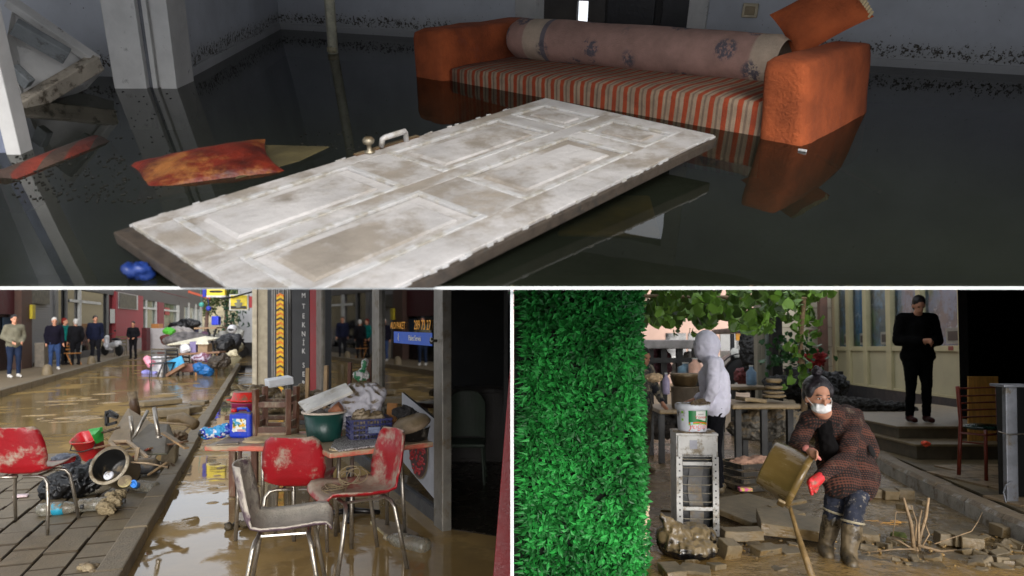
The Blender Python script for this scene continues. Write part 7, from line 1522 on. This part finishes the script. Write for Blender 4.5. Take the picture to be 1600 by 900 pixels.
# ================================================================ LITTER PILE BY THE CHANNEL (left)
def gp(px, py, z=0.02): return ST.atz(px, py, z)
m_pot = mat('grey_pot', C(120, 112, 98), .45, metal=.3, var=.2, mud=.35, msc=6); m_in = mat('pot_inside', C(30, 30, 30), .35, var=.4, mud=.1)
def tilted(pos, d): return Vector((0, 0, 1)).rotation_difference(Vector(d)).to_matrix()
c0 = ST.aty(171, 727, 5.95); t = thing('big_pot', 'large muddy grey cooking pot lying on its side, mouth to the viewer', 'pot', ST, c0, rot=tilted(0, (-.05, -.86, .48)))
MB().lathe([(0, -.26), (.13, -.26), (.15, -.24), (.158, -.02), (.172, -.012), (.174, .004), (.158, .01), (.148, 0)], 40, open_=True).build('wall', m_pot, t, local=True, smooth=True); MB().lathe([(.1475, 0), (.142, -.23), (.12, -.245), (.001, -.245)], 36, open_=True).build('inside', m_in, t, local=True, smooth=True)
MB().lathe([(.15, -.005), (.174, -.008), (.176, .008), (.15, .012)], 40, open_=True).build('rim', mat('muddy_rim', C(170, 160, 140), .45, mud=.4), t, local=True, smooth=True)
c1 = ST.aty(171, 744, 5.86); mb = MB(); mb.lathe([(0, 0), (.034, 0), (.042, .012), (.038, .026), (0, .03)], 18, c1, tilted(0, (0, -.8, .6))); tag(mb.build('white_saucer', m_wp, None, ST, smooth=True), 'small white lid lying inside the big grey pot', 'lid')
c0 = gp(131, 738); c0.z = .1; t = thing('red_square_bucket', 'square red bucket with a dark grip, tipped toward the viewer', 'bucket', ST, c0+Vector((0, .2, .05)), rot=tilted(0, (-.08, -.42, .9)))
def sq(r, z, n=28): return [Vector((r*(abs(math.cos(a))**.55)*math.copysign(1, math.cos(a)), .86*r*(abs(math.sin(a))**.55)*math.copysign(1, math.sin(a)), z)) for a in [2*PI*i/n for i in range(n)]]
def loft(rings):
    mb = MB(); n = len(rings[0]); vs = [v for r in rings for v in r]; fs = [(i*n+k, i*n+(k+1) % n, (i+1)*n+(k+1) % n, (i+1)*n+k) for i in range(len(rings)-1) for k in range(n)]; fs.append(tuple(range(n-1, -1, -1))); return mb.add(vs, fs)
loft([sq(.10, 0), sq(.11, .02), sq(.142, .27), sq(.155, .275), sq(.155, .29), sq(.138, .285), sq(.10, .02)]).build('pail', mat('red_bucket_plastic', C(178, 26, 34), .3, var=.12, mud=.08, msc=8), t, local=True, smooth=True)
MB().tube([(-.15, 0, .27), (-.13, -.14, .21), (0, -.16, .19), (.13, -.14, .21), (.15, 0, .27)], .008, 6).build('grip', m_sign, t, local=True, smooth=True)
mb = MB(); a = [ST.aty(137, 671, 6.55), ST.aty(156, 668, 6.6), ST.aty(158, 690, 6.5), ST.aty(150, 694, 6.4), ST.aty(143, 680, 6.4)]; mb.prism(a, (0, .05, .0)); tag(mb.build('green_dustpan', mat('bright_green_plastic', C(50, 170, 60), .4), None, ST, fix=True, bevel=.008), 'bright green plastic dustpan behind the red bucket', 'dustpan')
mb = MB(); c0 = gp(95, 785); mb.ell(c0+Vector((0, .25, .14)), (.26, .2, .17)); mb.ell(c0+Vector((.12, .3, .2)), (.14, .14, .16)); mb.ell(c0+Vector((-.14, .2, .1)), (.18, .16, .12)); tag(blob('black_bin_bag', mb, mat('black_bin_bag', C(13, 13, 15), .4, var=.3, bump=.4, bsc=14), None, ST, vox=.013, sm=2, crump=(.05, 7)), 'black bin bag under the chair at the left', 'bag')
mb = MB(); c1 = ST.aty(103, 716, 6.2); mb.ell(c1, (.12, .09, .04)); mb.ell(c1+Vector((.04, 0, -.03)), (.09, .08, .05)); tag(blob('grey_bag_top', mb, mat('grey_film', C(96, 100, 112), .4, var=.5, sc=18), None, ST, vox=.01, sm=1, crump=(.02, 20)), 'crumpled grey plastic film on top of the black bin bag', 'film')
mb = MB(); mb.box(gp(33, 777)+Vector((0, 0, .015)), (.12, .08, .02), Matrix.Rotation(.4, 3, 'Z')); tag(mb.build('white_red_scrap', mat('white_red_scrap', C(214, 190, 192), .5, var=.3), None, ST, bevel=.008), 'pinkish white scrap on the pavers left of the bin bag', 'scrap')
bottle('large bottle with teal label lying under the left chair', gp(58, 806)+Vector((0, 0, .05)), (1, .25, .02), 1.25, (60, 60, 60), (40, 150, 180)); bottle('big muddy bottle lying before the grey pot', gp(122, 800)+Vector((0, 0, .055)), (1, .25, .05), 1.3, (60, 60, 60)); bottle('clear bottle with teal neck leaning behind the pot rim', gp(247, 738)+Vector((0, 0, .06)), (-.7, .4, -.1), 1.1, (30, 120, 130)); bottle('muddy round bottle beside the kerb', gp(246, 772)+Vector((0, 0, .06)), (-.9, .3, .02), 1.25, (60, 110, 190)); bottle('brown bottle lying behind the cloth', gp(206, 768)+Vector((0, .05, .06)), (-.9, .1, .1), 1.2, (120, 100, 70)); bottle('bottle half buried behind the black bag', gp(110, 782)+Vector((0, .1, .05)), (.9, .5, .1), 1.1, (40, 140, 150))
mb = MB(); c0 = gp(165, 800); 
for dx, dy, dz, r_ in ((0, 0, .05, .07), (.05, .05, .08, .06), (-.02, .14, .09, .07), (.06, -.06, .04, .06), (.02, .2, .1, .06), (-.06, .08, .06, .06)): mb.ell(c0+Vector((dx, dy, dz)), (r_, r_, r_*.8))
tag(blob('muddy_cloth', mb, mat('muddy_cloth', C(142, 126, 96), .7, var=.3, bump=.6, bsc=25), None, ST, vox=.008, sm=1, crump=(.035, 12)), 'wrung muddy cloth lying before the big pot', 'cloth')
mb = MB(); mb.lathe([(.04, 0), (.055, .004), (.057, .014), (.045, .018), (0, .012)], 20, ST.aty(196, 753, 5.75), tilted(0, (.1, -.8, .6))); tag(mb.build('tin_lid', mat('pale_tin', C(176, 160, 110), .5, mud=.3), None, ST, smooth=True), 'round beige lid at the rim of the big pot', 'lid')
mb = MB(); mb.tube([ST.aty(209, 756, 5.75)+Vector((math.cos(a)*.026, 0, math.sin(a)*.028)) for a in [2*PI*i/14 for i in range(14)]], .008, 6, closed=True); mb.lathe([(.022, 0), (.03, .08)], 14, ST.aty(209, 756, 5.75), tilted(0, (-.2, .9, -.4))); tag(mb.build('blue_bottle_neck', mat('blue_cap_plastic', C(50, 120, 200), .4), None, ST, smooth=True), 'blue open bottle neck between the two lids', 'bottle neck')
c0 = gp(213, 748)+Vector((0, .15, .1)); mb = MB(); mb.lathe([(.085, 0), (.09, .01), (.09, .22), (.06, .26), (0, .26)], 22, c0+Vector((-.12, 0, 0)), tilted(0, (1, .12, .0))); tag(mb.build('grey_canister', mat('grey_canister', C(78, 78, 80), .4, mud=.3), None, ST, smooth=True), 'grey cylindrical canister lying behind the bottles', 'canister')
for i, (a, b, w_, c_, lb) in enumerate((((150, 700), (196, 690), .05, (120, 84, 52), 'brown plank end behind the green dustpan'), ((228, 700), (290, 690), .07, (90, 62, 42), 'dark plank leaning under the grey green table top'), ((255, 676), (292, 700), .05, (150, 120, 84), 'pale plank slanting to the kerb stub'), ((160, 676), (185, 668), .04, (70, 50, 36), 'short dark lath beside the black box frame'), ((206, 716), (236, 700), .05, (130, 60, 44), 'reddish board scrap in the middle of the litter pile'), ((232, 742), (262, 722), .035, (140, 116, 84), 'narrow lath across the two bottles'))):
    mb = MB(); mb.bar(ST.aty(*a, 6.9-.1*i), ST.aty(*b, 6.6-.05*i), w_, .02); tag(mb.build('plank', mat('litter_plank%d' % i, C(*c_), .6, var=.4, sc=10, mud=.3), None, ST, bevel=.003), lb, 'plank', 'planks in the litter pile')
mb = MB(); c0 = gp(262, 700); mb.ell(c0+Vector((0, 0, .1)), (.16, .12, .1)); mb.ell(c0+Vector((.1, .1, .12)), (.1, .1, .1)); tag(blob('brown_tarp', mb, mat('brown_tarp', C(84, 62, 42), .5, var=.4, mud=.3), None, ST, vox=.014, sm=1, crump=(.04, 9)), 'crumpled brown sheet between table tops and kerb stub', 'sheet')
# overturned metal tables
m_bplate = mat('brown_plate', C(104, 70, 42), .4, metal=.1, var=.3, mud=.4, msc=5); m_gplate = mat('grey_green_plate', C(118, 120, 106), .4, var=.25, mud=.35, msc=6, mcol=(.1, .08, .05, 1))
t = thing('overturned_table', 'overturned square brown table top with a steel leg sticking up', 'table', ST, gp(205, 705)); mb = MB(); mb.prism([ST.aty(168, 690, 7.0), ST.aty(200, 637, 7.6), ST.aty(243, 664, 7.4), ST.aty(214, 692, 6.8)], (.01, .02, -.03)); mb.build('tabletop', m_bplate, t, fix=True, bevel=.005); MB().tube([ST.aty(208, 690, 6.9), ST.aty(204, 650, 6.9)], .02, 8).build('leg', m_leg, t, smooth=True); MB().tube([ST.aty(205, 692, 6.75), ST.aty(231, 641, 6.9)], .017, 8).build('leg', m_leg, t, smooth=True)
t = thing('overturned_table', 'grey green table top with a chrome tube, tipped against the kerb', 'table', ST, gp(245, 720)); mb = MB(); mb.prism([ST.aty(206, 688, 6.6), ST.aty(212, 710, 6.3), ST.aty(258, 708, 6.4), ST.aty(272, 688, 6.8), ST.aty(262, 662, 7.1), ST.aty(232, 662, 7.0)], (.01, .03, -.02)); mb.build('tabletop', m_gplate, t, fix=True, bevel=.006); MB().tube([ST.aty(248, 684, 6.5), ST.aty(241, 637, 6.6)], [.022, .02], 10).build('leg', m_leg, t, smooth=True); MB().lathe([(.028, 0), (.028, .02), (0, .022)], 12, ST.aty(248, 684, 6.5)).build('leg_plate', m_leg, t)
t = thing('batten_lattice', 'small pale wooden frame lying between pot and table tops', 'frame', ST, gp(200, 715)); fa, fb, fc, fdd = ST.aty(172, 690, 6.45), ST.aty(199, 689, 6.5), ST.aty(229, 714, 6.2), ST.aty(186, 706, 6.2)
m_pw = mat('pale_wet_wood', C(160, 138, 110), .6, var=.25)
for a, b in ((fa, fb), (fb, fc), (fa, fdd), (fdd, ST.aty(216, 705, 6.25)), (ST.aty(216, 700, 6.2), ST.aty(212, 720, 6.1))): MB().bar(a, b, .03, .025).build('batten', m_pw, t, bevel=.003)
mb = MB(); mb.tube([ST.aty(204, 728-6, 6.0), ST.aty(232, 724, 6.05), ST.aty(262, 730, 6.1)], .008, 6); tag(mb.build('bent_stick', m_pw, None, ST, smooth=True), 'thin bent stick over the grey canister', 'stick')
mb = MB(); mb.tube([gp(213, 660, -.1)+Vector((0, 0, 0)), ST.aty(212, 645, 8.2), ST.aty(206, 612, 8.2)], [.06, .055, .05], 12); tag(mb.build('wooden_bollard', mat('bollard_wood', C(70, 50, 34), .5, mud=.25, msc=12), None, ST, smooth=True), 'leaning dark wooden post with a pale tip in the flooded street', 'post')
mb = MB(); mb.tube([ST.aty(262, 655, 7.6), ST.aty(284, 652, 7.7), ST.aty(305, 664, 7.6)], [.045, .06, .06], 12); tag(mb.build('muddy_log', mat('muddy_log', C(128, 108, 78), .6, var=.3, mud=.3), None, ST, smooth=True), 'short muddy log on the kerb end of the litter pile', 'log')
mb = MB(); mb.tube([ST.aty(244, 660, 7.2), ST.aty(296, 664, 7.3)], .012, 6); tag(mb.build('thin_stick', m_pw, None, ST, smooth=True), 'thin straight stick across the litter pile by the log', 'stick')
t = thing('black_frame_box', 'broken black wooden box frame left of the brown table top', 'box', ST, gp(175, 680))
for a, b in (((167, 665), (167, 642)), ((167, 648), (184, 652)), ((167, 664), (182, 660)), ((170, 642), (184, 650))): MB().bar(ST.aty(*a, 7.2), ST.aty(*b, 7.2), .035, .03).build('batten', m_sign, t)
for i, (px, py, L_, w_, h_, r_, lb) in enumerate(((270, 650, .55, .3, .14, .5, 'long concrete kerb piece thrown on the litter pile'), (298, 645, .35, .25, .12, 1.2, 'short concrete piece by the channel kerb'), (288, 640, .25, .2, .10, .2, 'rounded stone behind the concrete pieces'), (250, 632, .8, .3, .10, .9, 'flat stone slab half under the flood behind the litter'), (312, 632, .3, .3, .08, .1, 'square stone beside the far kerb'), (235, 680, .4, .3, .05, .7, 'dark plank heap under the table tops'))):
    c0 = gp(px, py); mb = MB(); mb.box(c0+Vector((0, 0, h_/2)), (L_, w_, h_), Matrix.Rotation(r_, 3, 'Z')); tag(mb.build('concrete_piece', m_conc if i < 5 else m_bplate, None, ST, bevel=.02), lb, 'stone')
mb = MB()
for i in range(90):
    p = gp(rnd.uniform(165, 290), rnd.uniform(680, 745)); a = rnd.random()*6; l_ = rnd.uniform(.05, .22); mb.bar(p+Vector((0, 0, rnd.uniform(0, .12))), p+Vector((math.cos(a)*l_, math.sin(a)*l_, rnd.uniform(0, .14))), rnd.uniform(.008, .03), .008)
tag(mb.build('splinters', mat('litter_splinters', C(84, 64, 42), .7, var=.6, sc=20), None, ST), 'splinters and scraps between the tables of the litter pile', 'debris', kind='stuff')
mb = MB()
for i in range(40):
    p = gp(rnd.uniform(60, 330), rnd.uniform(615, 660), 0); mb.ell(p, (rnd.uniform(.04, .34), rnd.uniform(.04, .16), rnd.uniform(.004, .014)), Matrix.Rotation(.35, 3, 'Z'), 9, 4)
tag(mb.build('mud_banks', mat('mud_bank', C(150, 126, 86), .3, var=.3, bump=.6), None, ST, smooth=True), 'low banks of mud breaking the street flood', 'mud', kind='stuff')
mb = MB()
for i in range(70):
    p = gp(rnd.uniform(330, 400), rnd.uniform(600, 790), 0)
    if p.x < K0.x+DS.x*(p.y-K0.y)/DS.y+.05: continue
    mb.ell(p, (rnd.uniform(.02, .12), rnd.uniform(.02, .07), rnd.uniform(.006, .02)), Matrix.Rotation(rnd.random(), 3, 'Z'), 8, 4)
tag(mb.build('channel_mud', mat('mud_bank', None), None, ST, smooth=True), 'mud clots lying in the channel water', 'mud', kind='stuff')

bpy.data.scenes.remove(TMP)
